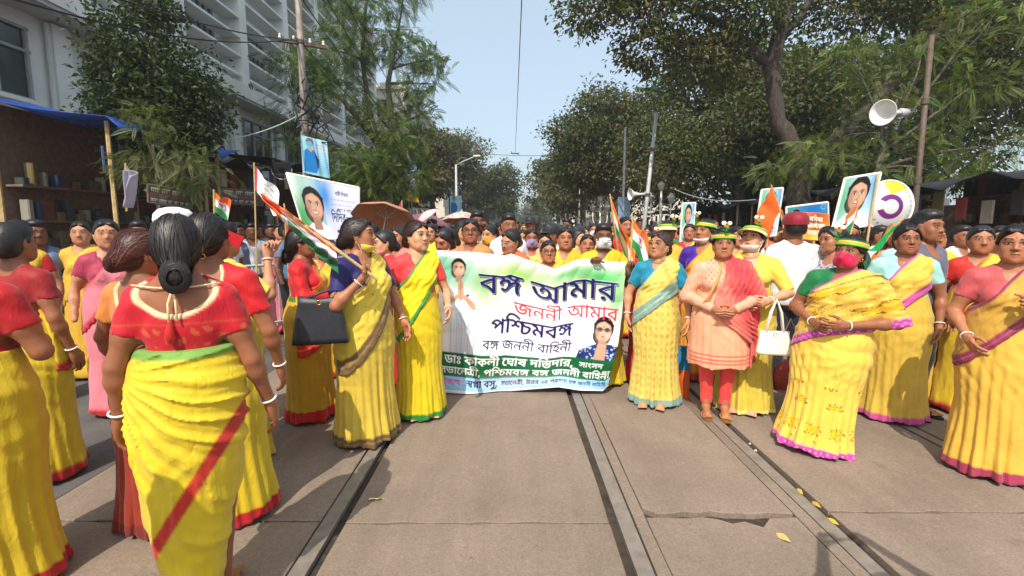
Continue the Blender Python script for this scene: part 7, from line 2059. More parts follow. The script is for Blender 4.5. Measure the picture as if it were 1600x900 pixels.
# tangle of cables below the pole
tg = MB()
for i in range(9):
    a0 = Vector((R_.uniform(-.2, .2), R_.uniform(-.2, .2), R_.uniform(-.3, .3)))
    pts = [a0 + Vector((.35 * math.cos(t * 1.3 + i) * R_.uniform(.6, 1), .3 * math.sin(t + i), .5 * math.sin(t * .9 + i * 2) * R_.uniform(.5, 1))) for t in range(8)]
    tg.tube(pts, .014, 5)
o = tg.build('cable_tangle', M['black']); o.location = (px_ + .15, 10.1, 3.75); tag(o, 'dark tangle of cables on the weathered pole just above the hanging poster', 'cables')
fl_ = thing('floodlight', 'black floodlight fixed above the dark stall', 'lamp', tuple(at(440, 262, 9.6)))
MB().bevbox((0, 0, 0), (.34, .14, .20), .03).build('housing', M['black'], fl_); MB().torus((0, 0, -.02), .2, .008, 14, 5, 'Y', 1, 1, PI, 2 * PI).build('bracket', M['metal'], fl_)

# ------------------------------------------------------------------ barricades on the left pavement
def barricade(label, x, y, rz, L=1.6, H_=1.05, col='metal'):
    t = thing('barricade', label, 'barrier', (x, y, 0), rz)
    MB().tube([(-L / 2, 0, .08), (-L / 2, 0, H_), (L / 2, 0, H_), (L / 2, 0, .08)], .022, 8).build('frame', M[col], t)
    MB().tube([(-L / 2, 0, .25), (L / 2, 0, .25)], .016, 6).build('lower_rail', M[col], t)
    b0 = None
    for i in range(9):
        x_ = -L / 2 + L * (i + 1) / 10
        if b0 is None: b0 = MB().tube([(0, 0, .25), (0, 0, H_)], .010, 6).build('bar', M[col], t); b0.location = (x_, 0, 0)
        else: child_copy(b0, t, (x_, 0, 0))
    for s_ in (-1, 1): MB().tube([(s_ * L / 2, -.28, .03), (s_ * L / 2, 0, .12), (s_ * L / 2, .28, .03)], .018, 6).build('foot', M[col], t)
for i, (x, y, rz) in enumerate(((-3.35, 6.6, .9), (-3.0, 8.2, 1.2), (-3.9, 5.4, .5))):
    barricade(('grey metal barricade nearest the red phone', 'grey metal barricade behind the woman in sunglasses', 'grey metal barricade at the left under the signboard')[i] , x, y, rz)
# ------------------------------------------------------------------ the marchers in front
def handpos(px, py, Y, info): return at(px, py, Y)
GOLDB = lin(112, 84, 50); MAG = lin(190, 60, 150); TEAL = lin(20, 130, 160); GREYG = lin(128, 158, 142)

# woman in the foreground, seen from behind
L1SK = [(1.12, .158, .130, 0, 0), (1.03, .208, .16, 0, 0), (.95, .220, .175, 0, .01), (.8, .210, .18, .0, .02), (.68, .202, .18, .01, .02), (.41, .160, .16, .02, .03), (.16, .104, .135, .02, .05), (.02, .090, .125, .02, .06)]
def pat_l1(V, C, part, *a):
    if part == 'skirt':
        x, y, z = V.T
        # local frame looks away from the camera: the picture's left is +x
        d = (z - (.72 - 1.55 * (x + .12))) / 1.85
        C = mixc(C, lin(190, 40, 30), (.022 - np.abs(d)) / .009 + .5 - (y > .10) * 0)
        C = mixc(C, lin(205, 50, 35), (.035 - z + .3 * (x + .1)) / .01)
        C = mixc(C, lin(110, 150, 60), (z - 1.055) / .012)
    if part == 'top':
        x, y, z = V.T
        e = (np.sin(x * 80) * np.sin(z * 95 + 2 * np.sin(x * 40)) > .45) & (z < 1.17) & (z > 1.10) & (y > 0)
        C[e] = lin(205, 90, 50)
        C = mixc(C, lin(196, 70, 40), (.006 - np.abs(z - 1.185)) / .006 + .3)
    return C
i1 = person('stout woman seen from behind in the foreground, red low-backed blouse and red-striped yellow saree', 'woman', -1.25, 1.83, 196, H=1.60, w=.93,
            skin=SK['c'], hairstyle='lowbun', head=(12, 2, 0), L=((.215, .05, 1.03), (.235, .01, .83), 'relax', (-1, 0, 0)), R=((.222, .02, 1.02), (.262, -.05, .82), 'relax', (-1, 0, 0)),
            cloth=YEL, top=lin(200, 18, 28), sleeve=.52, skirt=L1SK, pleat=.004, swag=.006, drape=.013, pallu=False, pat=pat_l1, backneck=(0, .13, 1.365, .160, .13, .150), hem=.0, waist=1.09, acc=(('earring',),), seed=2.2, bindi=False, hs=.90,
            legs=((-.07, -.01, -.05, -.02), (.08, .03, .06, .10)))
m = MB().tube([(-.140, .050, 1.325), (-.07, .082, 1.318), (0, .088, 1.312), (.07, .082, 1.318), (.140, .050, 1.325)], .0035, 6)
m.tube([(0, .09, 1.315), (.012, .112, 1.26), (.008, .124, 1.19)], .004, 6).tube([(0, .09, 1.315), (-.012, .112, 1.27), (-.016, .122, 1.20)], .004, 6)
m.build('back_tie', M['cloth'], i1['root'], True, lin(236, 205, 160))
MB().lathe([(.001, .03), (.014, 0), (.018, -.03), (.006, -.05), (.001, -.052)], (.008, .128, 1.17), 8).build('tie_tassel', M['cloth'], i1['root'], True, lin(190, 16, 26))

person('woman in a red blouse half hidden behind the foreground woman, bare nape to the camera', 'woman', -1.55, 2.50, 186, H=1.60, w=1.12, skin=SK['c'], hairstyle='bun', head=(-8, 0, 0),
       L='down', R=((.25, .02, 1.0), (.29, -.05, .79), 'relax', (-1, 0, 0)), cloth=YEL, border=RED, top=lin(196, 16, 26), sleeve=.62, pallu=False, backneck=(.02, .14, 1.32, .12, .12, .14))
i3 = person('woman lifting a red phone beside her face, yellow saree drawn round her shoulders', 'woman', -1.86, 3.15, 150, H=1.58, w=1.05, skin=SK['a'], hairstyle='bun', head=(10, 0, 0), cloth=YEL, border=YEL2, top=YEL2,
            L='down', R=((.27, -.12, 1.12), (.19, -.17, 1.36), 'grip', (.8, -.2, 0)), sleeve=.9)
person('woman with reddish brown hair, orange blouse and rust saree at the far left', 'woman', -1.86, 2.45, 172, H=1.52, w=1.1, skin=SK['c'], hairstyle='bun', haircol=(.05, .018, .012), head=(-30, 0, 0), cloth=lin(150, 52, 28), border=lin(120, 40, 25), top=lin(226, 140, 60), sleeve=.6, backneck=(0, .14, 1.32, .11, .12, .12), pallu=False)

person('woman in sunglasses with long red sleeves and a broad red border on her yellow saree', 'woman', -1.66, 3.88, 96, H=1.53, w=1.05, skin=SK['c'], hairstyle='lowbun', head=(4, 0, 0), cloth=lin(212, 169, 28), border=lin(206, 48, 28), top=lin(200, 14, 24), sleeve=1.75,
       L='fwd', R=((.225, -.06, 1.05), (.16, -.26, 1.06), 'relax', (-1, .2, 0)), hem=.115, low=(.20, 1.0, -.22, .55), bord=.09, acc=(('sunglasses',),), petti=lin(60, 120, 40))
def pat_l5(V, C, part, dl=None, du=None):
    x, y, z = V.T
    if part == 'pallu':
        dt = (np.sin(x * 55 + 1) * np.sin(z * 48 + y * 60) > .965)
        C[dt & (dl < -.1)] = lin(110, 90, 40)
        C = mixc(C, lin(150, 120, 70), (.004 - np.abs(dl + .045)) / .004 + .3)
    if part == 'skirt': C = mixc(C, lin(160, 130, 76), (.005 - np.abs(z - .05)) / .004 + .3)
    return C
i5 = person('woman in a navy blouse holding the furled flag, brown gold border on her saree', 'woman', -1.07, 3.46, 58, H=1.60, w=1.12, skin=SK['b'], hairstyle='bun', haircol=(.02, .016, .015), head=(34, 4, 0), cloth=lin(214, 185, 66), border=GOLDB, top=lin(34, 24, 92), sleeve=.72,
            L=((.25, -.02, 1.03), (.27, -.12, .84), 'relax', (-1, 0, 0)), R=((.29, -.10, 1.03), (.19, -.20, 1.19), 'grip', (.8, .5, -.2)), hem=.085, low=(.22, 1.12, -.22, .50), bord=.075, pat=pat_l5, acc=(('mask', lin(218, 183, 66), 'chin'), ('earring',)), seed=1.0, swag=.008)
i6 = person('young woman in coral blouse and green bordered yellow saree beside the banner', 'woman', -.76, 3.90, 22, H=1.585, w=.93, skin=SK['d'], hairstyle='bun', haircol=(.02, .012, .01), head=(28, 2, 2), cloth=lin(227, 201, 22), border=lin(40, 130, 50), top=lin(224, 60, 60), sleeve=.6,
            L='fwd', R=((.225, .02, 1.02), (.235, -.06, .80), 'relax', (-1, 0, 0)), hem=.07, low=(.20, 1.22, -.20, .62), bord=.030, acc=(('earring',),), seed=3.1, pleat=.012)

# right of the banner
def pat_r1(V, C, part, dl=None, du=None):
    x, y, z = V.T
    th = np.arctan2(x, -y)
    if part == 'skirt':
        ck = (np.sin(th * 22) > .25) & (np.sin(z * 95 + .6 * np.sin(th * 11)) > .1)
        C[ck & (z > .10)] = lin(196, 166, 70)
    elif part == 'pallu':
        ck = (np.sin(x * 70 + z * 30) > .72) & (np.sin(z * 75 - x * 30) > .4)
        C[ck & (dl < -.12)] = lin(188, 190, 90)
    return C
i7 = person('woman in spectacles and teal blouse, pale checked saree with a grey green border', 'woman', 1.27, 4.20, -22, H=1.50, w=1.06, skin=SK['a'], hairstyle='bun', haircol=(.03, .025, .024), head=(-26, 5, 0), cloth=lin(218, 190, 91), border=GREYG, top=lin(16, 128, 156), sleeve=.62,
            L=((.26, .0, 1.02), (.275, -.08, .82), 'relax', (-1, 0, 0)), R=((.255, .0, 1.02), (.26, -.07, .83), 'relax', (-1, 0, 0)), hem=.09, low=(.24, 1.10, -.24, .72), bord=.10, wide=False, pat=pat_r1, acc=(('glasses', 'gold'), ('earring',), ('thread',)), seed=.5, toe=.09)
def pat_r4(V, C, part, dl=None, du=None):
    x, y, z = V.T
    if part == 'top':
        e = (np.sin(x * 150) * np.sin(z * 130) > .72) & (z > 1.15) & (y < 0) & (np.abs(x) < .14); C[e] = lin(190, 80, 70)
    if part == 'skirt':
        for zz in (.50, .53, .565): C = mixc(C, lin(226, 70, 60), (.006 - np.abs(z - zz)) / .006 + .4)
    return C
KSK = [(1.06, .150, .125, 0, 0), (.97, .175, .15, 0, 0), (.88, .196, .165, 0, 0), (.70, .205, .17, 0, 0), (.44, .225, .19, 0, 0)]
i8 = person('stout woman in peach tunic, coral scarf and leggings with her hands clasped', 'woman', 1.70, 3.92, -16, H=1.52, w=1.17, skin=SK['b'], hairstyle='lowbun', head=(-2, 0, 0), kind='kurta', cloth=lin(238, 166, 128), top=lin(236, 170, 136), sleeve=1.88,
            L='clasp', R='clasp', skirt=KSK, pants=lin(232, 74, 68), pat=pat_r4, bangle=None, acc=(('band', (.0, -.095)), ('sandal',)), seed=4.0, neck=(0, -.115, 1.34, .060, .10, .07))
# her dupatta: a coral scarf over the left shoulder, falling down the side
D = Field((-.24, -.34, .42), (.46, .32, 1.44), .009)
t2 = D.blank(); torso(t2, 1.17, .026, True)
k2 = skirt_fn(KSK, 1.17, .006, .003, 2.0, grow=.020)(D.x, D.y, D.z)
D.F = smin(t2.F, np.maximum(k2, D.z - 1.1).astype(np.float32), .05)
D.cap((.16, .01, 1.262), (.285, .0, 1.06), .085, .075, .04)
D.cap((.27, .06, 1.06), (.27, .09, .50), .055, .045, .05)
dd = D.x - (.02 + (1.36 - D.z) * .02 - .10 * np.exp(-((D.z - 1.0) / .16) ** 2) + .20 * np.clip((.86 - D.z) / .2, 0, 1)) + 0 * D.y
D.F = D.F - (.005 * np.sin(dd * 130 + 2 * wob(D.x, D.y, D.z)) + .004 * np.sin(D.z * 30 + D.x * 60)).astype(np.float32)
D.F = np.maximum(D.F, -dd); D.ell((0, -.03, 1.40), (.068, .13, .075), .01, 'sub', .03)
D.F = np.maximum(D.F, .47 + .05 * np.sin(14 * D.x) - D.z + 0 * D.y)
V, Q = D.mesh()
f_ = np.clip(.5 + .5 * np.sin(V[:, 0] * 13 + V[:, 2] * 5), 0, 1)[:, None]
C = np.array(lin(226, 62, 62)) * f_ + np.array(lin(240, 134, 112)) * (1 - f_)
mesh_np('scarf', V, Q, M['cloth'], i8['root'], C)
MB().tube([(-.02, -.135, 1.33), (-.06, -.19, 1.18), (-.12, -.20, 1.05), (-.20, -.12, .92)], .010, 8).build('bag_strap', M['cloth'], i8['root'], True, lin(209, 160, 85))
i9 = person('woman in a loose pale yellow dress and striped visor, chin mask lowered, head tipped back', 'woman', 2.0, 4.08, -26, H=1.56, w=1.16, skin=SK['d'], hairstyle='pony', head=(-20, 16, 0), cloth=lin(209, 185, 66), border=lin(228, 214, 120), top=lin(214, 192, 72), sleeve=.95,
            L=((.27, -.06, 1.04), (.15, -.25, .99), 'grip', (-.6, .5, .2)), R='clasp', hem=.05, low=(.26, .95, -.26, .80), bord=.01, acc=(('visor', (.04, -.06)), ('mask', lin(236, 228, 226), 'chin'), ('thread',)), seed=5.0, pallu=False, pleat=.016, toe=.09)
i10 = person('woman in a purple blouse and orange saree with a white chin mask and flowered headband', 'woman', 1.93, 4.92, -34, H=1.62, w=1.05, skin=SK['b'], hairstyle='loose', head=(-20, 4, 0), cloth=lin(232, 158, 40), border=lin(196, 60, 50), top=lin(60, 20, 140), sleeve=.6, acc=(('band', (-.03, -.095)), ('mask', lin(238, 228, 228), 'chin')), lod='mid', hem=.1)
person('woman under a white visor with a yellow flower, just behind the woman in spectacles', 'woman', 1.66, 5.25, -12, H=1.60, lod='mid', skin=SK['c'], hairstyle='bun', head=(0, 2, 0), top=lin(212, 178, 66), cloth=lin(212, 178, 57), acc=(('visor', (.05, -.08)),))
person('short woman in dark red with a green headband at the flag by the banner end', 'woman', 1.36, 4.80, -8, H=1.48, lod='mid', skin=SK['c'], hairstyle='bun', head=(4, 0, 0), top=lin(150, 20, 30), cloth=lin(190, 40, 30), acc=(('band', (.04, -.09)),))

def pat_r7(V, C, part, dl=None, du=None):
    x, y, z = V.T
    th = np.arctan2(x, -y)
    def flowers(a, b, sa, sb, msk, r=.34):
        ga, gb = a / sa, b / sb
        fa = ga - np.floor(ga) - .5 + .22 * np.sin(np.floor(gb) * 2.1); fb = gb - np.floor(gb) - .5
        rr = np.hypot(fa, fb); an = np.arctan2(fb, fa)
        pet = rr < r * (.75 + .25 * np.cos(8 * an))
        ring = (np.abs(rr - r * (.78 + .25 * np.cos(8 * an))) < .045)
        C[msk & pet] = lin(222, 174, 19); C[msk & (rr < r * .3)] = lin(214, 150, 20); C[msk & ring & ~pet] = lin(120, 84, 40)
    if part == 'skirt':
        flowers(th * .21, z, .15, .13, (z > .10) & (z < .24)); flowers(th * .2, z + .03, .22, .16, (z > .36) & (z < .52), .2)
        e = (np.sin(th * 40) * np.sin(z * 110) > .5) & (z < .085); C[e] = lin(226, 140, 190)
    if part == 'pallu':
        flowers(x * .6 - z * .8 + 5, dl + 5.02, .16, .15, (dl < -.11) & (dl > -.30)); 
        e = (np.sin(x * 130 + z * 60) * np.sin(dl * 160) > .4) & (dl > -.07); C[e] = lin(228, 130, 190)
        vine = (np.abs(np.sin((x - z) * 26) * .02 + dl + .33) < .004); C[vine] = lin(110, 80, 40)
    return C
i11 = person('woman in a magenta face mask and embroidered yellow saree with a magenta border', 'woman', 2.13, 3.30, -52, H=1.49, w=1.25, skin=SK['c'], hairstyle='lowbun', head=(-6, 0, 0), cloth=lin(222, 181, 70), border=MAG, top=lin(20, 112, 60), sleeve=.6,
             L=((.30, .06, 1.03), (.13, -.215, .975), 'relax', (-.2, .8, .3)), R='clasp', hem=.065, low=(.30, 1.02, -.27, .70), up=(-.20, 1.08, .05, 1.35), bord=.055, wide=True, pat=pat_r7, acc=(('mask', lin(196, 16, 76), 'face'), ('band', (-.06, -.075)), ('earring',)), seed=1.7, swag=.010)
i11['root'].rotation_euler = (Matrix.Rotation(math.radians(6.5), 3, 'Y') @ Matrix.Rotation(math.radians(-52), 3, 'Z')).to_euler()
person('woman in a yellow saree with magenta hem, right behind the woman in the magenta mask', 'woman', 3.12, 3.86, -30, H=1.56, w=1.1, skin=SK['c'], hairstyle='bun', head=(10, 0, 0), cloth=lin(218, 183, 66), border=lin(206, 80, 150), top=lin(150, 200, 190), hem=.07, seed=2.0)
person('man in a white T-shirt and dark red cap seen from behind', 'man', 2.62, 4.55, 168, H=1.66, w=1.05, skin=SK['c'], hairstyle='man', kind='man', top=lin(232, 230, 232), sleeve=.75, pants=lin(40, 44, 60), head=(6, 0, 0), acc=(('cap', lin(140, 18, 32)),), bangle=None, feet=True)
person('woman with thick black hair and grey patterned top, facing left behind the magenta mask', 'woman', 2.86, 4.35, -80, H=1.54, skin=SK['b'], hairstyle='bun', head=(-10, 0, 0), kind='kurta', cloth=lin(150, 150, 158), top=lin(176, 172, 180), sleeve=.9, lod='mid', skirt=KSK, pants=(.02, .02, .03),
       pat=lambda V, C, part, *a: (C.__setitem__((np.sin(V[:, 0] * 90) * np.sin(V[:, 2] * 80 + V[:, 1] * 60) > .5, ), lin(90, 80, 96)), C)[1], bangle=None)
person('man in a pale blue patterned shirt at the right edge', 'man', 3.62, 4.45, 150, H=1.60, kind='man', skin=SK['c'], hairstyle='man', top=lin(170, 200, 205), pants=lin(16, 16, 22), sleeve=.8, lod='mid', bangle=None,
       pat=lambda V, C, part, *a: (C.__setitem__((np.sin(V[:, 0] * 60) * np.sin(V[:, 2] * 60) > .6, ), lin(120, 150, 160)), C)[1])
person('person in a dark green wrap behind the green ended flag', 'woman', 3.45, 5.0, -10, H=1.58, skin=SK['c'], hairstyle='bun', top=lin(14, 84, 60), cloth=lin(16, 92, 60), border=lin(16, 92, 60), lod='mid')
person('man in black trousers at the right edge behind the embroidered saree', 'man', 3.35, 3.95, 20, H=1.66, kind='man', skin=SK['c'], hairstyle='man', top=lin(90, 90, 110), pants=(.008, .008, .010), sleeve=.8, lod='mid', bangle=None, acc=(('sandal', 'black'),))

# beyond the photograph's printed edges the march simply goes on
person('woman in a coral saree and orange blouse at the outer right', 'woman', 3.05, 2.95, -35, L='chest', R='fwd', H=1.55, w=1.1, skin=SK['b'], hairstyle='bun', head=(-10, 0, 0), cloth=lin(206, 160, 60), border=lin(150, 50, 80), top=lin(190, 80, 80), lod='hi', seed=.4)
person('woman in an olive yellow saree at the far outer right', 'woman', 3.95, 3.45, -40, L='down', R='chest', H=1.58, w=1.05, skin=SK['c'], hairstyle='pony', cloth=lin(200, 176, 60), border=lin(120, 60, 60), top=lin(110, 50, 60), lod='mid')
person('woman in a crimson blouse and yellow saree at the outer left, walking away', 'woman', -2.25, 1.95, 190, L='fwd', R='chest', H=1.58, w=1.15, skin=SK['c'], hairstyle='lowbun', cloth=YEL, border=RED, top=lin(176, 16, 26), lod='hi', pallu=False, backneck=(0, .14, 1.32, .12, .12, .13), seed=5.5)
person('woman in a dark red blouse at the far outer left', 'woman', -2.95, 2.9, 175, H=1.56, w=1.05, skin=SK['c'], hairstyle='bun', cloth=lin(220, 190, 40), border=RED, top=lin(140, 16, 26), lod='mid')

# ------------------------------------------------------------------ the row holding the banner and just behind it
def mid(label, px, ytop, Y, rot=0, cat='woman', **k):
    p = at(px, ytop, Y)
    k.setdefault('lod', 'mid')
    return person(label, cat, p.x, Y, rot, H=max(1.38, min(1.78, p.z)), **k)
mid("woman with a cream chin mask bending her head at the banner's left end", 697, 358, 4.85, -10, head=(-22, -22, 8), skin=SK['b'], top=lin(220, 150, 60), L=((.24, -.10, 1.08), (.16, -.26, 1.24), 'grip', (0, .2, -1)), R=((.24, -.10, 1.10), (.12, -.27, 1.26), 'grip', (0, .2, -1)), acc=(('mask', lin(232, 214, 170), 'chin'),), hairstyle='loose')
mid('tall woman with black spectacles and a broad forehead behind the left part of the banner', 735, 345, 4.82, 0, skin=SK['c'], head=(3, 3, 0), w=1.1, top=lin(170, 110, 80), cloth=lin(190, 130, 70), acc=(('glasses', 'black'),))
mid('man with cropped hair lifting a white phone to his ear', 745, 334, 6.6, 10, 'man', kind='man', skin=SK['e'], hairstyle='man', top=lin(150, 170, 190), head=(10, 0, 0), bangle=None, L=((.25, -.06, 1.12), (.12, -.10, 1.40), 'grip', (-1, 0, 0)))
mid('woman in a yellow face mask and yellow saree', 766, 355, 5.9, -20, skin=SK['a'], head=(-20, 0, 0), top=lin(212, 178, 38), acc=(('mask', lin(214, 150, 40)),))
mid('woman in thin spectacles tilting her face down to the left, red orange shawl', 799, 360, 4.78, -25, skin=SK['a'], head=(-18, -14, 8), top=lin(220, 70, 40), cloth=lin(228, 90, 50), border=lin(228, 90, 50), up=(-.30, 1.2, .05, 1.40), acc=(('glasses', 'metal'),))
mid('woman in a teal face mask', 816, 361, 6.6, 0, skin=SK['b'], top=lin(200, 70, 40), cloth=lin(212, 169, 57), acc=(('mask', lin(20, 140, 150)),))
mid('woman in a lilac face mask with an orange scarf', 831, 360, 5.9, 0, skin=SK['c'], top=lin(214, 178, 57), cloth=lin(226, 90, 50), border=lin(220, 70, 40), acc=(('mask', lin(150, 130, 170)),))
mid('short woman in dark rimmed glasses with a bindi, chin just above the banner', 857, 379, 4.72, 4, skin=SK['b'], top=lin(209, 178, 76), cloth=lin(212, 169, 66), acc=(('glasses', 'black'),), head=(0, 2, 0))
mid('woman half hidden behind the short woman in glasses', 852, 366, 5.5, -8, skin=SK['a'], top=lin(210, 169, 85))
mid('round faced woman in a yellow saree with centre parted hair', 883, 358, 5.05, 4, skin=SK['b'], w=1.1, cloth=lin(209, 179, 38), top=lin(209, 174, 38), border=lin(196, 160, 30), L=((.24, -.10, 1.06), (.16, -.36, 1.20), 'grip', (0, .2, -1)), head=(0, 2, 0))
mid('woman peering over the banner left of the striped face mask', 917, 369, 5.05, 2, skin=SK['b'], top=lin(209, 160, 57), cloth=lin(210, 169, 66), head=(-6, 4, 4))
mid('person in a white striped face mask and yellow top holding up the banner', 943, 354, 4.78, 2, 'woman', skin=SK['e'], hairstyle='man', w=1.15, top=lin(214, 186, 19), cloth=lin(214, 186, 19), border=lin(220, 196, 20), acc=(('mask', lin(236, 236, 240), 'face', lin(80, 70, 110)),), R=((.25, -.14, 1.10), (.18, -.33, 1.25), 'grip', (0, .2, -1)), L=((.25, -.10, 1.08), (.20, -.34, 1.22), 'grip', (0, .2, -1)))
mid('woman in a rose chin mask facing left between the navy blouse and the coral blouse', 600, 363, 4.45, -48, skin=SK['d'], top=lin(196, 36, 40), cloth=lin(200, 40, 44), border=lin(180, 30, 40), acc=(('mask', lin(206, 120, 120), 'chin'), ('earring',)), head=(-10, -4, 0))
mid('woman with her head just showing behind the navy blouse woman', 576, 352, 5.3, -30, skin=SK['b'], top=lin(190, 110, 90))
mid('woman in pink behind the young woman with the green bordered saree', 624, 356, 5.2, -40, skin=SK['b'], top=lin(206, 110, 110), cloth=lin(210, 120, 110))
mid('woman in bright yellow shawl small between the young woman and the banner', 672, 352, 6.8, 0, skin=SK['a'], top=lin(220, 192, 19), cloth=lin(220, 195, 19), up=(-.30, 1.25, .05, 1.42))
mid('woman whose face shows small just under the furled flag', 503, 374, 5.0, 20, skin=SK['b'], top=lin(220, 180, 60), cloth=lin(212, 169, 38), acc=())

mid('man in a white skull cap just showing over the head of the foreground woman', 277, 333, 3.3, 160, 'man', kind='man', skin=SK['c'], hairstyle='man', top=lin(200, 196, 186), bangle=None, acc=(('cap', lin(238, 236, 230)),))
# ------------------------------------------------------------------ things they carry
def handbag(label, c0, w_, h_, d_, mat, rz, strap_top, taper=.86, cat='handbag'):
    t = thing('handbag', label, cat, tuple(c0), rz)
    V = []
    n = 8; rows = 8
    b = MB()
    for j in range(rows + 1):
        v = j / rows; hw = w_ / 2 * (1 - (1 - taper) * v) ; hd = d_ / 2 * (1 - .45 * v); rr = min(hd, .03)
        for k in range(24):
            q = 2 * PI * k / 24
            cx_, sx_ = math.cos(q), math.sin(q)
            x = hw * math.copysign(abs(cx_) ** .35, cx_); y = hd * math.copysign(abs(sx_) ** .5, sx_)
            b.v.append((x, y * (1 + .12 * math.sin(5 * x / w_ * 3 + v * 4)), h_ * v + (-.012 * math.cos(x / hw * 2.6) if j == rows else 0)))
    for j in range(rows):
        for k in range(24):
            k2 = (k + 1) % 24; b.f.append((j * 24 + k, j * 24 + k2, (j + 1) * 24 + k2, (j + 1) * 24 + k))
    b.f.append(tuple(range(23, -1, -1))); b.f.append(tuple(rows * 24 + k for k in range(24)))
    b.build('bag_body', M[mat], t, True)
    st = Vector(strap_top) - Vector(c0); st = Matrix.Rotation(-rz, 3, 'Z') @ st
    for s_ in (-1, 1):
        y = s_ * d_ * .22
        MB().tube([(-w_ * .24, y, h_ * .96), (st.x * .75 - w_ * .14, st.y * .6 + y, h_ + (st.z - h_) * .6), (st.x, st.y + y * .3, st.z), (st.x * .75 + w_ * .14, st.y * .6 + y, h_ + (st.z - h_) * .6), (w_ * .24, y, h_ * .96)], .008, 7).build('handle', M[mat], t, True)
    MB().torus((0, -d_ * .30, h_ * .90), .014, .003, 14, 5, 'Y').build('clasp', M['gold'], t, True)
    return t
handbag('black leather tote bag hanging at the elbow of the woman in the navy blouse', at(502, 535, 3.14), .36, .30, .13, 'leather', .25, at(518, 452, 3.18), .70)
handbag('cream handbag with looped handles hanging in front of the pale yellow dress', at(1208, 553, 3.62), .25, .17, .09, 'cream_leather', -.3, at(1214, 468, 3.66), .80)
ph = thing('phone', 'red phone held up beside a face on the left', 'phone', tuple(at(358, 371, 2.98)), .5)
MB().bevbox((0, 0, 0), (.15, .010, .075), .004).xform(Matrix.Rotation(.45, 4, 'Y')).build('phone_case', M['redplastic'], ph)
MB().bevbox((-.055, .007, .015), (.02, .004, .03), .002).xform(Matrix.Rotation(.45, 4, 'Y')).build('camera_lens', M['black'], ph)
bt = thing('shoulder_bag', 'dark embroidered shoulder bag held low between the pale yellow dress and the embroidered saree', 'bag', tuple(at(1228, 610, 4.0)), 0)
MB().lathe([(.001, 0), (.10, .01), (.13, .10), (.11, .20), (.05, .25), (.001, .26)], (0, 0, 0), 18, 'Z', 1, .45).build('bag_body', M['cloth'], bt, True, lin(130, 40, 30))
MB().tube([(-.09, 0, .2), (-.05, 0, .5), (0, 0, .62), (.05, 0, .5), (.09, 0, .2)], .006, 6).build('strap', M['wood'], bt)
ts = thing('cloth_bag', 'blue and orange cloth bag hanging at the hand of the woman in spectacles', 'bag', tuple(at(1063, 620, 4.35)), -.2)
MB().bevbox((0, 0, .13), (.15, .05, .26), .02).build('lower_panel', M['cloth'], ts, False, lin(232, 110, 30)); MB().bevbox((0, 0, .37), (.14, .048, .22), .02).build('upper_panel', M['cloth'], ts, False, lin(24, 130, 180))
MB().tube([(-.06, 0, .46), (-.02, 0, .60), (.02, 0, .60), (.06, 0, .46)], .005, 6).build('strap', M['cloth'], ts, True, lin(24, 130, 180))

# people filming beside the camera, known from the shadows they throw into the picture
person('man behind the camera on the right raising both arms to film', 'man', 1.28, .60, 180, H=1.66, kind='man', lod='mid', skin=SK['c'], hairstyle='man', top=lin(120, 130, 150), bangle=None, head=(0, 0, 0),
       L=((.27, -.16, 1.30), (.12, -.30, 1.54), 'grip', (-1, 0, 0)), R=((.27, -.16, 1.30), (.12, -.30, 1.54), 'grip', (-1, 0, 0)))
person('man standing behind the camera on the left', 'man', -1.47, .80, 180, H=1.60, kind='man', lod='mid', skin=SK['c'], hairstyle='man', top=lin(90, 100, 90), bangle=None)

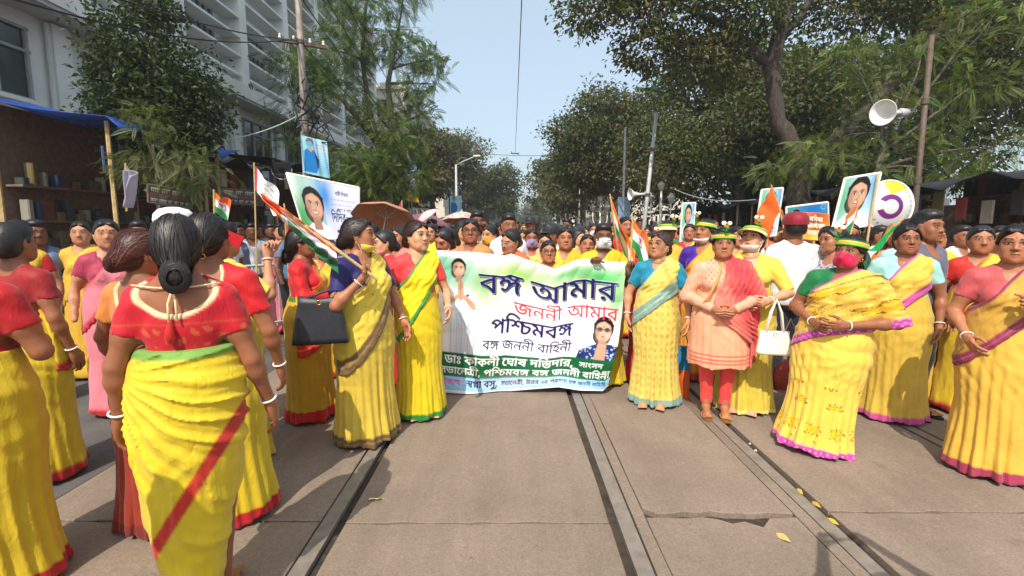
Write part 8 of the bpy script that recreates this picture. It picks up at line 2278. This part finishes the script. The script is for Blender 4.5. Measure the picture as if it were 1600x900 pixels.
# ------------------------------------------------------------------ the packed crowd
TPL = []
specs = [
    ('woman in a yellow saree and red blouse, one of many in the packed crowd', 'woman', dict(cloth=lin(209, 174, 38), top=RED, skin=SK['b'], hairstyle='bun')),
    ('woman in an orange shawl, one of many in the packed crowd', 'woman', dict(cloth=lin(222, 100, 44), top=lin(214, 110, 60), border=lin(200, 60, 40), skin=SK['c'], hairstyle='loose')),
    ('woman in a golden yellow dress, one of many in the packed crowd', 'woman', dict(cloth=lin(207, 160, 47), top=lin(207, 160, 47), border=lin(190, 150, 40), skin=SK['a'], hairstyle='lowbun')),
    ('woman in a white face mask and yellow shawl, one of many in the packed crowd', 'woman', dict(cloth=lin(212, 181, 66), top=lin(210, 60, 60), skin=SK['b'], hairstyle='bun', acc=(('mask', lin(225, 225, 230)),))),
    ('woman in a blue face mask and coral saree, one of many in the packed crowd', 'woman', dict(cloth=lin(206, 90, 80), top=lin(206, 160, 60), skin=SK['c'], hairstyle='bun', acc=(('mask', lin(70, 110, 170)),))),
    ('man in a white shirt, one of many in the packed crowd', 'man', dict(kind='man', top=lin(222, 222, 226), pants=lin(50, 50, 60), skin=SK['c'], hairstyle='man')),
    ('man in a grey blue shirt, one of many in the packed crowd', 'man', dict(kind='man', top=lin(96, 112, 140), pants=lin(30, 30, 36), skin=SK['e'], hairstyle='man')),
    ('woman in a striped headband and yellow saree, one of many in the packed crowd', 'woman', dict(cloth=lin(212, 174, 47), top=lin(30, 110, 60), skin=SK['b'], hairstyle='bun', acc=(('band', None),))),
    ('woman in a pink saree, one of many in the packed crowd', 'woman', dict(cloth=lin(216, 120, 130), top=lin(150, 40, 70), skin=SK['a'], hairstyle='bun')),
    ('woman in a green headband and white shawl, one of many in the packed crowd', 'woman', dict(cloth=lin(226, 222, 210), top=lin(40, 130, 80), skin=SK['a'], hairstyle='pony', acc=(('band', None),))),
    ('man in a black cap and cream shirt, one of many in the packed crowd', 'man', dict(kind='man', top=lin(214, 200, 160), pants=lin(40, 40, 46), skin=SK['c'], hairstyle='man', acc=(('cap', (.015, .015, .02)),))),
    ('woman in a red orange saree, one of many in the packed crowd', 'woman', dict(cloth=lin(206, 70, 34), top=lin(216, 170, 50), border=lin(220, 180, 60), skin=SK['d'], hairstyle='loose')),
]
for lb, ct, kw in specs:
    kw = dict(kw); kw.setdefault('bangle', None)
    TPL.append(person(lb, ct, 0, 0, 0, H=1.56, lod='lo', feet=False, group='marchers packed along the street behind the banner', **kw)['root'])
TPLL = [sp[0].split(', one of')[0] for sp in specs]
ORDN = 'first second third fourth fifth sixth seventh eighth ninth tenth eleventh twelfth thirteenth fourteenth fifteenth sixteenth seventeenth eighteenth'.split()
used = set(); R_ = random.Random(12); cnt = 0
ys = []
y = 7.2; row = 0
while y < 62:
    ys.append(y); y += .85 if y < 16 else (1.25 if y < 30 else 2.6)
for y in [5.75, 6.5] + ys:
    row += 1; nr = 0
    half_l, half_r = (-2.9 if y < 9 else -4.2), (5.0 if y > 8 else 4.4)
    if y < 7: half_l, half_r = -1.0, 1.5
    stp = .62 if y < 13 else (.85 if y < 26 else 1.35)
    x = half_l + R_.random() * .4
    while x < half_r:
        xx = x + R_.uniform(-.18, .18); yy = y + R_.uniform(-.3, .3)
        k = R_.choices(range(len(TPL)), [4, 2, 3.5, 2, 1.4, 2.6, 2.2, 1.6, 1.4, 1.2, 1.2, 1.6])[0]
        if cnt < 296:
            t = TPL[k]
            o = t if k not in used else copy_tree(t)
            used.add(k)
            o.location = (xx, yy, 0); o.rotation_euler = (0, 0, math.radians(R_.uniform(-55, 55)))
            if row <= 6:
                nr += 1
                o['label'] = TPLL[k] + ', ' + ORDN[row - 1] + ' crowd row, ' + ORDN[min(nr, 18) - 1] + ' from left'
            else: o['label'] = TPLL[k] + (' in the nearest crowd rows' if yy < 12 else ' in the middle crowd rows' if yy < 24 else ' in the far crowd rows')
            s_ = (1.56 + R_.gauss(0, .075) + (.08 if k in (5, 6) else 0)) / 1.58
            o.scale = (s_, s_, s_); cnt += 1
        x += stp * R_.uniform(.85, 1.2)
def extra(k, px, Y, rot, label, H=1.58, group=None):
    o = copy_tree(TPL[k]); o.location = (at(px, 400, Y).x, Y, 0); o.rotation_euler = (0, 0, math.radians(rot)); o.scale = (H / 1.58,) * 3
    o['label'] = label; o['group'] = group or 'bystanders between the march and the stalls'
WHO = ['woman in a yellow saree', 'woman in an orange shawl', 'woman in a golden yellow dress', 'masked woman in a yellow shawl', 'woman in a blue face mask', 'man in a white shirt', 'man in a grey blue shirt', 'woman in a striped headband', 'woman in a pink saree']
for k, px, Y, rot, wh in ((5, 352, 6.4, 60, 'just right of the small orange topped flag'), (6, 372, 7.0, 90, 'left of the white pennant pole'), (5, 395, 7.6, 40, 'right beside the white pennant pole'), (6, 424, 8.2, 70, 'behind the barricade, far side'),
        (8, 440, 7.2, 30, 'against the red cloth strip'), (6, 460, 8.8, 10, 'under the wide face placard'), (5, 330, 8.0, 20, 'farther back left of the small flag'), (1, 412, 9.4, 0, 'in front of the dark stall behind the barricade'), (6, 380, 9.8, 50, 'farthest back under the red and grey signboard'),
        (6, 452, 6.6, 80, 'leaning near the barricade beside the sunglasses woman'), (0, 300, 7.4, 30, 'under the faded signboard'), (6, 250, 6.4, 30, 'behind the reddish haired woman'), (5, 220, 5.4, 40, 'at the left below the blue tarpaulin'), (2, 130, 5.0, 30, 'at the outer left under the blue tarpaulin'),
        (6, 60, 4.8, 60, 'at the outer left edge by the stall'), (0, 30, 4.2, 20, 'at the outermost left'), (8, 170, 4.0, 40, 'at the outer left beside the hanging grey bundle')):
    extra(k, px, Y, rot, WHO[k] + ' ' + wh, 1.6)
for k, px, Y, rot, wh in ((5, 1170, 6.3, 0, 'below the left portrait placard'), (0, 1215, 6.9, 10, 'behind the orange flag'), (8, 1290, 5.6, -20, 'below the orange printed sheet'), (5, 1335, 6.2, 20, 'below the large tilted portrait'), (2, 1150, 5.6, 0, 'behind the striped visor'), (7, 1325, 5.3, -10, 'behind the magenta mask'),
        (5, 1372, 5.8, 30, 'under the round white sign'), (1, 1395, 5.2, 0, 'beside the green ended flag'), (6, 1420, 6.0, 0, 'by the iron horn pole'), (0, 1460, 4.9, -20, 'right of the iron horn pole'), (5, 1500, 5.6, 0, 'at the outer right'), (2, 1560, 4.6, -30, 'near the outer right edge'),
        (7, 1440, 4.3, -20, 'in front of the iron horn pole'), (6, 1590, 5.4, 0, 'at the outermost right'), (5, 1120, 7.0, 0, 'by the small orange pennant'), (4, 1240, 6.0, 0, 'behind the dark red cap'), (6, 1180, 7.6, 0, 'deep behind the left portrait placard'), (5, 1260, 7.3, 0, 'deep behind the wide blue poster'), (0, 1530, 4.0, -30, 'behind the coral saree')):
    extra(k, px, Y, rot, WHO[k] + ' ' + wh, 1.55, 'marchers among the placards on the right')

# ------------------------------------------------------------------ thin street haze
hz = MB().box((0, 80, 9.5), (170, 190, 21.2)).build('haze', None or bpy.data.materials.new('haze'))
hm = hz.data.materials[0]; hm.use_nodes = True; hn = hm.node_tree; hn.nodes.clear()
ho = hn.nodes.new('ShaderNodeOutputMaterial'); hv = hn.nodes.new('ShaderNodeVolumePrincipled')
hv.inputs['Color'].default_value = (.86, .90, .93, 1); hv.inputs['Density'].default_value = .0019; hv.inputs['Anisotropy'].default_value = .3
hn.links.new(hv.outputs[0], ho.inputs['Volume'])
tag(hz, kind='stuff')
scene.cycles.volume_bounces = 0
